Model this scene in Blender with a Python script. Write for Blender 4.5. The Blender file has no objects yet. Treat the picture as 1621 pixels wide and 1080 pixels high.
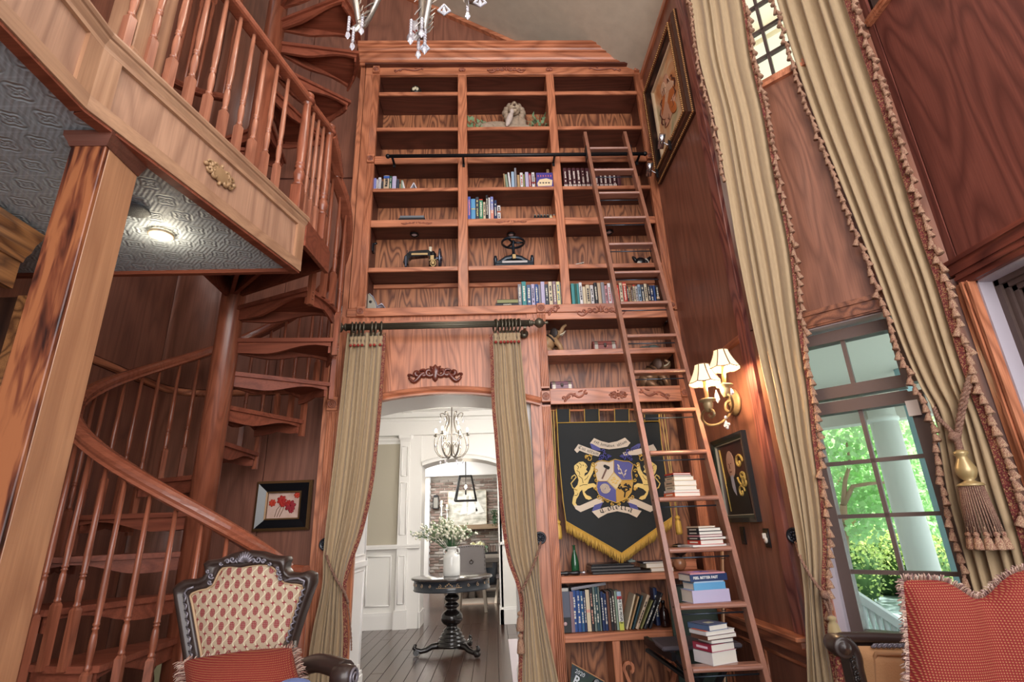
import bpy, bmesh, math, random
from mathutils import Vector, Matrix
random.seed(7)
scene = bpy.context.scene
COL = scene.collection
pi = math.pi
sin, cos, rad = math.sin, math.cos, math.radians

# ------------------------------------------------------------------ camera, world, lights, exposure
FPX = 836.2756
RIGHT = None
def _rot():
    p, r, y = .338736995, -.0373566943, .0415282148
    B = Matrix(((1,0,0),(0,0,-1),(0,1,0)))
    Y = Matrix(((cos(y),-sin(y),0),(sin(y),cos(y),0),(0,0,1)))
    P = Matrix(((1,0,0),(0,cos(p),sin(p)),(0,-sin(p),cos(p))))
    R = Matrix(((cos(r),-sin(r),0),(sin(r),cos(r),0),(0,0,1)))
    return R @ P @ B @ Y
CM = _rot()
EYE = Vector((0,0,1.3))
cam_data = bpy.data.cameras.new('camera')
cam = bpy.data.objects.new('camera', cam_data); COL.objects.link(cam)
cam_data.sensor_width = 36; cam_data.lens = FPX*36/1621
cam_data.clip_start = .05; cam_data.clip_end = 300
r0, r1, r2 = CM[0], CM[1], CM[2]
m = Matrix.Identity(4)
for i in range(3):
    m[i][0] = r0[i]; m[i][1] = -r1[i]; m[i][2] = -r2[i]; m[i][3] = EYE[i]
cam.matrix_world = m
scene.camera = cam
scene.view_settings.view_transform = 'Standard'
scene.view_settings.look = 'None'
scene.view_settings.gamma = 1
scene.view_settings.use_curve_mapping = False
scene.view_settings.exposure = 0.3

world = bpy.data.worlds.new('world'); scene.world = world
world.use_nodes = True
wn = world.node_tree
bg = wn.nodes['Background']
sky = wn.nodes.new('ShaderNodeTexSky'); sky.sky_type = 'NISHITA'
sky.sun_disc = False; sky.sun_elevation = rad(50); sky.sun_rotation = rad(70)
sky.air_density = 1.0; sky.dust_density = 2.5
mixw = wn.nodes.new('ShaderNodeMixRGB'); mixw.inputs[0].default_value = .75
mixw.inputs[2].default_value = (2.6, 2.55, 2.65, 1)
wn.links.new(sky.outputs[0], mixw.inputs[1])
wn.links.new(mixw.outputs[0], bg.inputs['Color'])
bg.inputs['Strength'].default_value = .30

def lamp(name, kind, loc, energy, color=(1,1,1), size=.1, rot=None, sizey=None, spot=None):
    d = bpy.data.lights.new(name, kind); d.energy = energy; d.color = color
    if kind == 'AREA':
        d.size = size
        if sizey: d.shape = 'RECTANGLE'; d.size_y = sizey
    elif kind == 'SUN': d.angle = size
    else: d.shadow_soft_size = size
    if kind == 'SPOT': d.spot_size = spot or rad(120); d.spot_blend = .8
    o = bpy.data.objects.new(name, d); COL.objects.link(o); o.location = loc
    if rot: o.rotation_euler = rot
    return o
def aim(o, target):
    o.rotation_euler = (Vector(target)-o.location).to_track_quat('-Z','Y').to_euler()
sun = lamp('sun', 'SUN', (10,4,12), 13.0, (1,.96,.88), rad(2)); aim(sun, (3,3,0) ); sun.rotation_euler = (Vector((-.12,.62,-1.0))).to_track_quat('-Z','Y').to_euler()
# tall windows of the room behind the photographer
a = lamp('window_light_rear', 'AREA', (.4,-3.2,3.2), 270, (1,.95,.9), 4.5, sizey=4.5); aim(a, (-.3,4.5,2.6))
a = lamp('window_light_side', 'AREA', (2.3,-1.2,3.4), 110, (.86,.88,1.0), 2.0, sizey=4.5); aim(a, (-1.6,3.6,2.6))
# daylight inside the hall and dining room beyond the doorway
a = lamp('hall_daylight', 'AREA', (1.4,6.6,2.6), 48, (1,.98,.95), 1.2, sizey=1.6); aim(a, (-1.4,7.4,1.2))
a = lamp('dining_daylight', 'AREA', (-1.6,11.8,2.8), 120, (1,.99,.97), 2.2, sizey=2.2); aim(a, (-.6,12.6,0))

# ------------------------------------------------------------------ pixel to world helpers (calibrated camera)
def ray(x, y):
    return CM.transposed() @ Vector(((x-810.5)/FPX, (y-540)/FPX, 1))
def PY(x, y, Y): d = ray(x,y); return EYE + d*(Y/d.y)
def PX(x, y, X): d = ray(x,y); return EYE + d*(X/d.x)
def PZ(x, y, Z): d = ray(x,y); return EYE + d*((Z-1.3)/d.z)
def PF(x, y, off=0):                      # the 45 degree bay wall, off = distance behind its face
    d = ray(x,y); n = Vector((1,1,0)); t = (5.05+off*1.41421356)/n.dot(d); return EYE + d*t
def PP(x, y, O, n):
    d = ray(x,y); n = Vector(n); return EYE + d*((n.dot(Vector(O)-EYE))/n.dot(d))

# ------------------------------------------------------------------ materials
def lin(h):
    h = h.lstrip('#'); o = []
    for i in (0,2,4):
        c = int(h[i:i+2],16)/255
        o.append(c/12.92 if c <= .04045 else ((c+.055)/1.055)**2.4)
    return (o[0],o[1],o[2],1)
MATS = {}
def base_mat(name):
    m = bpy.data.materials.new(name); m.use_nodes = True
    nt = m.node_tree; b = nt.nodes['Principled BSDF']
    return m, nt, b
def plain(name, h, rough=.5, metal=0, coat=0, var=.0, bump=0, bscale=60, emit=None, es=1, sheen=0, spec=.5, trans=0, ior=1.45):
    if name in MATS: return MATS[name]
    m, nt, b = base_mat(name)
    b.inputs['Base Color'].default_value = lin(h); b.inputs['Roughness'].default_value = rough
    b.inputs['Metallic'].default_value = metal; b.inputs['Coat Weight'].default_value = coat
    b.inputs['Specular IOR Level'].default_value = spec; b.inputs['IOR'].default_value = ior
    if trans: b.inputs['Transmission Weight'].default_value = trans
    if sheen: b.inputs['Sheen Weight'].default_value = sheen
    if emit: b.inputs['Emission Color'].default_value = lin(emit); b.inputs['Emission Strength'].default_value = es
    if var or bump:
        tc = nt.nodes.new('ShaderNodeTexCoord')
        n = nt.nodes.new('ShaderNodeTexNoise'); n.inputs['Scale'].default_value = bscale; n.inputs['Detail'].default_value = 4
        nt.links.new(tc.outputs['Object'], n.inputs['Vector'])
        if var:
            mx = nt.nodes.new('ShaderNodeMixRGB'); mx.blend_type = 'MULTIPLY'; mx.inputs[0].default_value = 1
            r = nt.nodes.new('ShaderNodeMapRange'); r.inputs[3].default_value = 1-var; r.inputs[4].default_value = 1+var
            nt.links.new(n.outputs[0], r.inputs[0]); nt.links.new(r.outputs[0], mx.inputs[2])
            mx.inputs[1].default_value = lin(h); nt.links.new(mx.outputs[0], b.inputs['Base Color'])
        if bump:
            bp = nt.nodes.new('ShaderNodeBump'); bp.inputs['Strength'].default_value = bump; bp.inputs['Distance'].default_value = .01
            nt.links.new(n.outputs[0], bp.inputs['Height']); nt.links.new(bp.outputs[0], b.inputs['Normal'])
    MATS[name] = m; return m
def wood(name, light, dark, axis='z', rough=.35, rings=9, scale=1.0, coat=.15, pores=.35, tone=.25, bands=.8, along=.16):
    """oak: contour lines of a stretched noise make the cathedral figure, a finer noise the pores"""
    if name in MATS: return MATS[name]
    m, nt, b = base_mat(name); N = nt.nodes; L = nt.links
    tc = N.new('ShaderNodeTexCoord'); oi = N.new('ShaderNodeObjectInfo')
    mul = N.new('ShaderNodeVectorMath'); mul.operation = 'MULTIPLY_ADD'
    cb = N.new('ShaderNodeCombineXYZ')
    for i in range(3): L.new(oi.outputs['Random'], cb.inputs[i])
    mul.inputs[1].default_value = (13,7,17); L.new(cb.outputs[0], mul.inputs[0]); L.new(tc.outputs['Object'], mul.inputs[2])
    def mapping(a, c):
        mp = N.new('ShaderNodeMapping'); s = [c,c,c]; s['xyz'.index(axis)] = a
        mp.inputs['Scale'].default_value = s; L.new(mul.outputs[0], mp.inputs['Vector']); return mp
    m1 = mapping(along*4*scale, 4*scale)
    n1 = N.new('ShaderNodeTexNoise'); n1.inputs['Scale'].default_value = 1; n1.inputs['Detail'].default_value = 1.5; n1.inputs['Roughness'].default_value = .4
    n1.inputs['Distortion'].default_value = .3
    L.new(m1.outputs[0], n1.inputs['Vector'])
    k = N.new('ShaderNodeMath'); k.operation = 'MULTIPLY'; k.inputs[1].default_value = rings*2.2; L.new(n1.outputs[0], k.inputs[0])
    fr = N.new('ShaderNodeMath'); fr.operation = 'PINGPONG'; fr.inputs[1].default_value = 1; L.new(k.outputs[0], fr.inputs[0])
    rp = N.new('ShaderNodeValToRGB'); rp.color_ramp.elements[0].position = .0; rp.color_ramp.elements[1].position = .75
    rp.color_ramp.elements[0].color = (1-bands,)*3+(1,); rp.color_ramp.elements[1].color = (1,1,1,1)
    L.new(fr.outputs[0], rp.inputs[0])
    m2 = mapping(3*scale, 110*scale)
    n2 = N.new('ShaderNodeTexNoise'); n2.inputs['Scale'].default_value = 1; n2.inputs['Detail'].default_value = 2; L.new(m2.outputs[0], n2.inputs['Vector'])
    r2 = N.new('ShaderNodeMapRange'); r2.inputs[1].default_value = .3; r2.inputs[2].default_value = .65; r2.inputs[3].default_value = 1-pores; r2.inputs[4].default_value = 1
    L.new(n2.outputs[0], r2.inputs[0])
    m3 = mapping(.5*scale, 5*scale)
    n3 = N.new('ShaderNodeTexNoise'); n3.inputs['Scale'].default_value = 1; L.new(m3.outputs[0], n3.inputs['Vector'])
    r3 = N.new('ShaderNodeMapRange'); r3.inputs[1].default_value = .3; r3.inputs[2].default_value = .7; r3.inputs[3].default_value = 1-tone; r3.inputs[4].default_value = 1
    L.new(n3.outputs[0], r3.inputs[0])
    a = N.new('ShaderNodeMath'); a.operation = 'MULTIPLY'; L.new(rp.outputs[0], a.inputs[0]); L.new(r2.outputs[0], a.inputs[1])
    a2 = N.new('ShaderNodeMath'); a2.operation = 'MULTIPLY'; L.new(a.outputs[0], a2.inputs[0]); L.new(r3.outputs[0], a2.inputs[1])
    mx = N.new('ShaderNodeMixRGB'); mx.inputs[1].default_value = lin(dark); mx.inputs[2].default_value = lin(light)
    L.new(a2.outputs[0], mx.inputs[0]); L.new(mx.outputs[0], b.inputs['Base Color'])
    b.inputs['Roughness'].default_value = rough; b.inputs['Coat Weight'].default_value = coat; b.inputs['Coat Roughness'].default_value = .25
    bp = N.new('ShaderNodeBump'); bp.inputs['Strength'].default_value = .15; bp.inputs['Distance'].default_value = .003
    L.new(a.outputs[0], bp.inputs['Height']); L.new(bp.outputs[0], b.inputs['Normal'])
    MATS[name] = m; return m
def patterned(name, fn, rough=.8, sheen=0):
    if name in MATS: return MATS[name]
    m, nt, b = base_mat(name); b.inputs['Roughness'].default_value = rough
    if sheen: b.inputs['Sheen Weight'].default_value = sheen
    fn(nt, b); MATS[name] = m; return m

OAK = ('#D88C66', '#763A24')          # bookcase red oak
W = dict(
 oakz = wood('red_oak_vertical', OAK[0], OAK[1], 'z', bands=.55, scale=1.6), oakx = wood('red_oak_horizontal', OAK[0], OAK[1], 'x', bands=.55, scale=1.4),
 oaky = wood('red_oak_deep', OAK[0], OAK[1], 'y'),
 back = wood('oak_back_panel', '#BE7C54', '#54291A', 'z', rings=9, scale=2.0, bands=.9, rough=.5),
 under = wood('oak_shelf_shaded', '#6A382A', '#38190F', 'x', rough=.5, bands=.5),  # darker oak copy: shade under and inside the shelves put into the colour
 panel = wood('wall_panelling', '#9A6450', '#5C382C', 'z', rings=6, scale=1.1, bands=.45, rough=.42),
 panel2 = wood('bay_panelling', '#935447', '#5C302A', 'z', rings=9, scale=1.0, bands=.7, rough=.38),
 stair = wood('mahogany_stair', '#94523D', '#57291D', 'x', rough=.45, bands=.45, coat=.0),
 stairz = wood('mahogany_turned', '#A45F45', '#5E2F20', 'z', rough=.3, bands=.5, coat=.2, scale=1.8),
 tanx = wood('tan_oak_horizontal', '#B98E6E', '#87604A', 'y', rings=8, bands=.5, rough=.45),
 tanz = wood('tan_oak_vertical', '#BA8D6C', '#84593F', 'z', rings=7, bands=.55, rough=.45),
 dkz = wood('dark_flecked_oak', '#9A5A36', '#35130C', 'z', rings=5, bands=.95, scale=1.6, rough=.35),
 tiger = wood('striped_oak', '#B27A4C', '#4A2818', 'y', rings=10, bands=.8, scale=1.4, rough=.4),
 railw = wood('handrail_wood', '#9E5A42', '#6C3828', 'x', rough=.22, bands=.3, coat=.5, tone=.15),
 ladder = wood('ladder_oak', '#A4705A', '#6E4434', 'z', rings=6, bands=.4, rough=.32, scale=2),
 ladderx = wood('ladder_oak_rung', '#AE7C68', '#764A3C', 'x', rings=6, bands=.4, rough=.28, scale=2),
 floorw = wood('dark_walnut_floor', '#52382C', '#2C1C16', 'y', rings=5, bands=.35, rough=.22, coat=.15, scale=1.5),
)
W['stair'].node_tree.nodes['Principled BSDF'].inputs['Specular IOR Level'].default_value = .22
white = plain('white_paint', '#EFECE8', .45)
whiteg = plain('white_ceiling_paint', '#E9E5E0', .6)
black = plain('black_iron', '#1B1B1E', .4, .3)
blackpaint = plain('black_lacquer', '#17161A', .3, coat=.3)

# ------------------------------------------------------------------ mesh builder
class MB:
    def __init__(s): s.v = []; s.f = []; s.sm = []
    def add(s, vs, fs, smooth=False):
        n = len(s.v); s.v += [Vector(p) for p in vs]
        for f in fs: s.f.append([n+i for i in f]); s.sm.append(smooth)
        return s
    def box(s, x0,x1,y0,y1,z0,z1):
        return s.add([(x0,y0,z0),(x1,y0,z0),(x1,y1,z0),(x0,y1,z0),(x0,y0,z1),(x1,y0,z1),(x1,y1,z1),(x0,y1,z1)],
            [(0,3,2,1),(4,5,6,7),(0,1,5,4),(1,2,6,5),(2,3,7,6),(3,0,4,7)])
    def bbox(s, x0,x1,y0,y1,z0,z1, b=.004):
        """box with chamfered vertical and horizontal edges"""
        vs = []; 
        for z, k in ((z0,b),(z0+b,0),(z1-b,0),(z1,b)):
            for x, y in ((x0+k,y0+k+ (b if k==0 else 0)),(x0+k+(b if k==0 else 0),y0+k),(x1-k-(b if k==0 else 0),y0+k),(x1-k,y0+k+(b if k==0 else 0)),
                         (x1-k,y1-k-(b if k==0 else 0)),(x1-k-(b if k==0 else 0),y1-k),(x0+k+(b if k==0 else 0),y1-k),(x0+k,y1-k-(b if k==0 else 0))):
                vs.append((x,y,z))
        fs = [tuple(range(7,-1,-1)), tuple(range(24,32))]
        for r in range(3):
            for i in range(8):
                j = (i+1)%8; fs.append((r*8+i, r*8+j, r*8+8+j, r*8+8+i))
        return s.add(vs, fs)
    def obox(s, c, hx, hy, hz):            # oriented box: centre and three half-axis vectors
        c = Vector(c); hx = Vector(hx); hy = Vector(hy); hz = Vector(hz); vs = []
        for k in (-1,1):
            for a, b in ((-1,-1),(1,-1),(1,1),(-1,1)): vs.append(c+hx*a+hy*b+hz*k)
        return s.add(vs, [(0,3,2,1),(4,5,6,7),(0,1,5,4),(1,2,6,5),(2,3,7,6),(3,0,4,7)])
    def beam(s, a, b, w, t, up=(0,0,1)):   # bar from a to b, w across, t along 'up'
        a = Vector(a); b = Vector(b); d = (b-a); u = Vector(up); x = d.cross(u).normalized(); y = x.cross(d).normalized()
        return s.obox((a+b)/2, d/2, x*(w/2), y*(t/2))
    def poly(s, pts, depth):               # pts: list of 3D points (planar), extruded by vector depth
        n = len(pts); d = Vector(depth); P = [Vector(p) for p in pts]; vs = P+[p+d for p in P]
        fs = [tuple(range(n)), tuple(range(2*n-1,n-1,-1))]+[(i,(i+1)%n+0,(i+1)%n+n,i+n)[::-1] for i in range(n)]
        return s.add(vs, fs)
    def tube(s, path, r, n=8, cap=True, closed=False, smooth=True):
        P = [Vector(p) for p in path]; m = len(P)
        R = r if isinstance(r,(list,tuple)) else [r]*m
        t0 = (P[1]-P[0]).normalized(); up = Vector((0,0,1)) if abs(t0.z) < .9 else Vector((1,0,0))
        x = t0.cross(up).normalized(); vs = []; 
        for i in range(m):
            if closed: t = (P[(i+1)%m]-P[i-1])
            else: t = P[min(i+1,m-1)]-P[max(i-1,0)]
            if t.length < 1e-9: t = t0
            t.normalize(); x = (x - t*x.dot(t))
            if x.length < 1e-6: x = t.orthogonal()
            x.normalize(); y = t.cross(x)
            for k in range(n):
                a = 2*pi*k/n; vs.append(P[i]+(x*cos(a)+y*sin(a))*R[i])
        fs = []
        for i in range(m if closed else m-1):
            for k in range(n):
                j = (k+1)%n; i2 = (i+1)%m; fs.append((i*n+k, i*n+j, i2*n+j, i2*n+k))
        s.add(vs, fs, smooth)
        if cap and not closed:
            q = len(s.v)-len(vs); s.f += [[q+k for k in range(n)][::-1], [q+(m-1)*n+k for k in range(n)]]; s.sm += [False,False]
        return s
    def sweep(s, path, prof, ups=None, closed=False, smooth=False, cap=True):
        """profile (u,v) swept along path; u = side (t x up), v = up"""
        P = [Vector(p) for p in path]; m = len(P); n = len(prof); vs = []
        for i in range(m):
            t = (P[(i+1)%m]-P[i-1]) if closed else P[min(i+1,m-1)]-P[max(i-1,0)]
            t.normalize(); up = Vector(ups[i]) if ups else Vector((0,0,1))
            x = t.cross(up).normalized(); y = x.cross(t).normalized()
            for (u,v) in prof: vs.append(P[i]+x*u+y*v)
        fs = []
        for i in range(m if closed else m-1):
            for k in range(n):
                j = (k+1)%n; i2 = (i+1)%m; fs.append((i*n+k, i*n+j, i2*n+j, i2*n+k))
        s.add(vs, fs, smooth)
        if cap and not closed:
            q = len(s.v)-len(vs); s.f += [[q+k for k in range(n)][::-1], [q+(m-1)*n+k for k in range(n)]]; s.sm += [False,False]
        return s
    def lathe(s, prof, c=(0,0,0), n=16, axis=None, smooth=True, sx=1, sy=1):
        """prof: list of (r,z)"""
        c = Vector(c); vs = []
        A = Vector(axis).normalized() if axis else Vector((0,0,1))
        X = A.orthogonal().normalized() if axis else Vector((1,0,0)); Y = A.cross(X)
        for r, z in prof:
            for k in range(n):
                a = 2*pi*k/n; vs.append(c+X*(r*cos(a)*sx)+Y*(r*sin(a)*sy)+A*z)
        m = len(prof); fs = []
        for i in range(m-1):
            for k in range(n):
                j = (k+1)%n; fs.append((i*n+k, i*n+j, i*n+n+j, i*n+n+k))
        s.add(vs, fs, smooth); q = len(s.v)-len(vs)
        s.f += [[q+k for k in range(n)][::-1], [q+(m-1)*n+k for k in range(n)]]; s.sm += [False,False]
        return s
    def ball(s, c, r, n=12, m=8, ry=None, rz=None, M=None, bump=0):
        ry = ry or r; rz = rz or r; c = Vector(c); vs = []; fs = []
        for i in range(m+1):
            th = pi*i/m
            for k in range(n):
                a = 2*pi*k/n; q = 1+(random.uniform(-bump,bump) if bump else 0)
                p = Vector((r*sin(th)*cos(a)*q, ry*sin(th)*sin(a)*q, rz*cos(th)*q))
                if M: p = M @ p
                vs.append(c+p)
        for i in range(m):
            for k in range(n):
                j = (k+1)%n; fs.append((i*n+k, i*n+n+k, i*n+n+j, i*n+j))
        return s.add(vs, fs, True)
    def grid(s, fn, nu, nv, smooth=True):
        vs = [fn(i/nu, j/nv) for j in range(nv+1) for i in range(nu+1)]
        fs = [(j*(nu+1)+i, j*(nu+1)+i+1, (j+1)*(nu+1)+i+1, (j+1)*(nu+1)+i) for j in range(nv) for i in range(nu)]
        return s.add(vs, fs, smooth)
    def torus(s, c, R, r, axis=(0,0,1), n=20, k=8, flat=1):
        c = Vector(c); A = Vector(axis).normalized(); X = A.orthogonal().normalized(); Y = A.cross(X)
        return s.tube([c+X*R*cos(2*pi*i/n)+Y*R*sin(2*pi*i/n) for i in range(n)], r, k, closed=True)
    def xf(s, M):
        s.v = [M @ p for p in s.v]; return s
    def join(s, o, M=None):
        n = len(s.v); s.v += [(M @ p) if M else p.copy() for p in o.v]
        s.f += [[n+i for i in f] for f in o.f]; s.sm += o.sm; return s
def frame(O, U, V, N=None):               # local x -> U, y -> V, z -> N
    U = Vector(U).normalized(); V = Vector(V).normalized(); N = Vector(N).normalized() if N else U.cross(V)
    m = Matrix.Identity(4)
    for i in range(3): m[i][0] = U[i]; m[i][1] = V[i]; m[i][2] = N[i]; m[i][3] = O[i]
    return m
def wloc(o):
    l = Vector(o.location)
    while o.parent: o = o.parent; l += Vector(o.location)
    return l
def mk(name, mb, mat, parent=None, label=None, cat=None, group=None, kind=None, local=False, solid=0, bevel=0):
    me = bpy.data.meshes.new(name)
    off = Vector((0,0,0)); loc = Vector((0,0,0))
    if not local:
        if parent: off = wloc(parent)
        else:
            xs = [p.x for p in mb.v]; ys = [p.y for p in mb.v]; zs = [p.z for p in mb.v]
            off = Vector(((min(xs)+max(xs))/2, (min(ys)+max(ys))/2, min(zs))); loc = off
    me.from_pydata([tuple(p-off) for p in mb.v], [], mb.f)
    me.polygons.foreach_set('use_smooth', mb.sm)
    me.materials.append(mat); me.update()
    o = bpy.data.objects.new(name, me); COL.objects.link(o); o.location = loc
    if parent: o.parent = parent
    if label: o['label'] = label
    if cat: o['category'] = cat
    if group: o['group'] = group
    if kind: o['kind'] = kind
    if solid:
        md = o.modifiers.new('solid','SOLIDIFY'); md.thickness = solid; md.offset = 0
    if bevel:
        md = o.modifiers.new('bevel','BEVEL'); md.width = bevel; md.segments = 2; md.limit_method = 'ANGLE'
    return o
def thing(name, label, cat, loc=(0,0,0), rotz=0, group=None, rot=None):
    o = bpy.data.objects.new(name, None); COL.objects.link(o); o.empty_display_size = .1
    o.location = loc; o.rotation_euler = rot or (0,0,rotz); o['label'] = label; o['category'] = cat
    if group: o['group'] = group
    return o
def struct(name, mb=None, mat=None, parent=None):
    if mb is None:
        o = bpy.data.objects.new(name, None); COL.objects.link(o)
    else: o = mk(name, mb, mat, parent, local=True)
    if not parent: o['kind'] = 'structure'
    return o
def inst(name, src, parent=None, loc=(0,0,0), rot=(0,0,0), scale=(1,1,1)):     # shares mesh data with src
    o = bpy.data.objects.new(name, src.data if hasattr(src,'data') else src); COL.objects.link(o)
    if parent: o.parent = parent; loc = Vector(loc)-wloc(parent)
    o.location = loc; o.rotation_euler = rot; o.scale = scale
    return o
def copy_tree(o, loc, rotz=None, label=None):
    r = o.copy(); COL.objects.link(r); r.location = loc
    if rotz is not None: r.rotation_euler = (0,0,rotz)
    if label: r['label'] = label
    def rec(a, b):
        for ch in a.children:
            c = ch.copy(); COL.objects.link(c); c.parent = b; rec(ch, c)
    rec(o, r); return r
def text_mb(txt, size=1, align='CENTER', ext=.0, bold=0, sx=1):
    cu = bpy.data.curves.new('t','FONT'); cu.body = txt; cu.size = size; cu.align_x = align; cu.align_y = 'CENTER'
    cu.extrude = ext; cu.offset = bold; cu.resolution_u = 2
    ob = bpy.data.objects.new('t', cu); COL.objects.link(ob)
    dg = bpy.context.evaluated_depsgraph_get(); dg.update()
    me = bpy.data.meshes.new_from_object(ob.evaluated_get(dg))
    mb = MB(); mb.add([(v.co.x*sx, v.co.y, v.co.z) for v in me.vertices], [tuple(p.vertices) for p in me.polygons])
    bpy.data.objects.remove(ob); bpy.data.curves.remove(cu); bpy.data.meshes.remove(me)
    return mb
def scroll2d(c, r, turns, start, flip=1, n=22, end=.12):
    return [(c[0]+flip*r*(1-(1-end)*i/n)*cos(start+turns*2*pi*i/n), c[1]+r*(1-(1-end)*i/n)*sin(start+turns*2*pi*i/n)) for i in range(n+1)]

# ================================================================== SETTING: floors
def planks(parent, x0, x1, y0, y1, w, ln, z, mat, seed=1):
    rnd = random.Random(seed); protos = []
    for k in range(6):
        L = ln*(.7+.12*k); mb = MB().bbox(0, w-.004, 0, L-.003, -.018, 0, .0015); protos.append((L, mb))
    ob = []
    for L, mb in protos: ob.append((L, mk('plank', mb, mat, parent, local=True)))
    used = set(); x = x0
    while x < x1:
        y = y0-rnd.random()*ln
        while y < y1:
            k = rnd.randrange(6); L, src = ob[k]
            if y+L > y0:
                if k not in used: o = src; used.add(k)
                else: o = inst('plank', src, parent)
                o.location = (x, max(y, y0-.3), z+rnd.uniform(-.0012, 0))
            y += L
        x += w
    for k in range(6):
        if k not in used: bpy.data.objects.remove(ob[k][1])
fl = struct('floor', MB().box(-2.92,3.0,-1.5,8.6,-.12,-.02), plain('subfloor','#3A2A22',.6))
planks(fl, -2.0, 1.7, 4.6, 8.5, .125, 1.9, 0, W['floorw'], 3)
mk('boards', MB().box(-2.9,2.9,-1.4,4.28,-.02,0), W['floorw'], fl, local=True)
fl2 = struct('floor_hall', MB().box(-4,4,8.6,14.2,-.12,-.0), wood('dining_floor','#5A4033','#36241C','y',rings=5,bands=.35,rough=.24,coat=.15,scale=1.5))
fl2.name = 'floor'

# ================================================================== SETTING: walls around the stair and behind the bookcase
Yb = 4.82
wb = struct('wall_back', MB().box(-2.92,-1.40,Yb,Yb+.1,0,8.2).box(-1.40,1.80,Yb+.02,Yb+.1,5.6,8.2), plain('wall_core','#5a3026',.8))
def vpanel(x0,x1,z0,z1,y=Yb,t=.014,m='panel'):
    mk('panel', MB().bbox(x0,x1,y-t,y,z0,z1,.003), W[m], wb, local=True)
xs = [-2.60,-2.02,-1.43]
for i in range(2): vpanel(xs[i]+.003, xs[i+1]-.003, .0, 2.52)
for i in range(2): vpanel(xs[i]+.003, xs[i+1]-.003, 2.59, 4.88)
for i in range(2): vpanel(xs[i]+.003, xs[i+1]-.003, 4.90, 8.1)
for x0, x1 in ((-1.43,-.62),(-.615,.2),(.205,1.02),(1.09,1.75)): vpanel(x0, x1, 6.1, 8.1, Yb+.02)
mk('rail_moulding', MB().sweep([(-2.6,Yb-.014,2.555),(-1.42,Yb-.014,2.555)], [(0,-.03),(.02,-.02),(.028,.0),(.02,.02),(0,.03)]), W['oakx'], wb, local=True)
# rounded corner and left wall
wl = struct('wall_left', MB().box(-3.0,-2.90,-1.5,4.5,0,8.2), MATS['wall_core'])
def lpanel(y0,y1,z0,z1): mk('panel', MB().bbox(-2.90,-2.886,y0,y1,z0,z1,.003), W['panel'], wl, local=True)
for y0, y1 in ((2.7,3.55),(3.553,4.5)):
    lpanel(y0,y1,0,2.52); lpanel(y0,y1,2.59,4.88); lpanel(y0,y1,4.9,8.1)
def arc(k): a = pi - k*pi/2; return (-2.586+.30*cos(a), 4.506+.30*sin(a))
for z0, z1 in ((0,2.52),(2.59,4.88),(4.9,8.1)):
    mb = MB(); n = 8
    P = [arc(i/n) for i in range(n+1)]
    mb.add([(x,y,z) for z in (z0,z1) for x,y in P], [(i,i+1,n+2+i,n+1+i) for i in range(n)], True)
    mk('curved_panel', mb, W['panel'], wb, local=True, solid=.01)
mk('rail_moulding', MB().sweep([(-2.886,2.7,2.555)]+[(-2.886,4.5,2.555)]+[(*arc(i/8),2.555) for i in range(1,8)]+[(-2.586,4.806,2.555)], [(0,-.03),(.02,-.02),(.028,.0),(.02,.02),(0,.03)]), W['oaky'], wl, local=True)

mb = MB(); P = [(-2.586+.31*cos(pi-k*pi/16), 4.506+.31*sin(pi-k*pi/16)) for k in range(9)]
mb.add([(x,y,z) for z in (0,8.2) for x,y in P]+[(x-.12,y+.12,z) for z in (0,8.2) for x,y in P], [(i,i+1,10+i,9+i) for i in range(8)]+[(18+i,19+i,28+i,27+i) for i in range(8)])
mk('corner_core', mb, MATS['wall_core'], wb, local=True)

# right wall panel (X = 1.75), wainscot and corner board
wr = struct('wall_right', MB().box(1.752,1.86,3.3,4.9,0,6.4), MATS['wall_core'])
for y0,y1 in ((3.42,3.745),(3.748,4.12),(4.123,4.5)):
    mk('panel', MB().box(1.738,1.752,y0,y1,.66,6.35), W['panel'], wr, local=True)
mk('corner_board', MB().bbox(1.722,1.756,3.30,3.42,.66,6.3,.004), wood('corner_board_oak','#A8685A','#57282A','z',rings=12,bands=.9,scale=1.3), wr, local=True)
mk('rail_moulding', MB().sweep([(1.738,3.42,2.49),(1.738,3.80,2.49)], [(0,-.03),(-.014,-.02),(-.02,.0),(-.014,.02),(0,.03)]), W['oaky'], wr, local=True)
mk('chair_rail', MB().bbox(1.655,1.752,3.28,4.5,.635,.662,.006).box(1.69,1.752,3.3,4.5,.60,.635).box(1.70,1.752,3.28,4.5,.565,.60), W['oaky'], wr, local=True)
mk('wainscot_panel', MB().box(1.735,1.752,3.3,4.5,0,.565), W['panel'], wr, local=True)
for y0,y1 in ((3.36,3.86),(3.95,4.45)):
    mb = MB(); z0, z1 = .12,.50
    for a,b in (((1.735,y0,z0),(1.735,y1,z0)),((1.735,y1,z0),(1.735,y1,z1)),((1.735,y1,z1),(1.735,y0,z1)),((1.735,y0,z1),(1.735,y0,z0))):
        mb.tube([a,b], .012, 6)
    mk('panel_moulding', mb, W['oaky'], wr, local=True)

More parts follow.
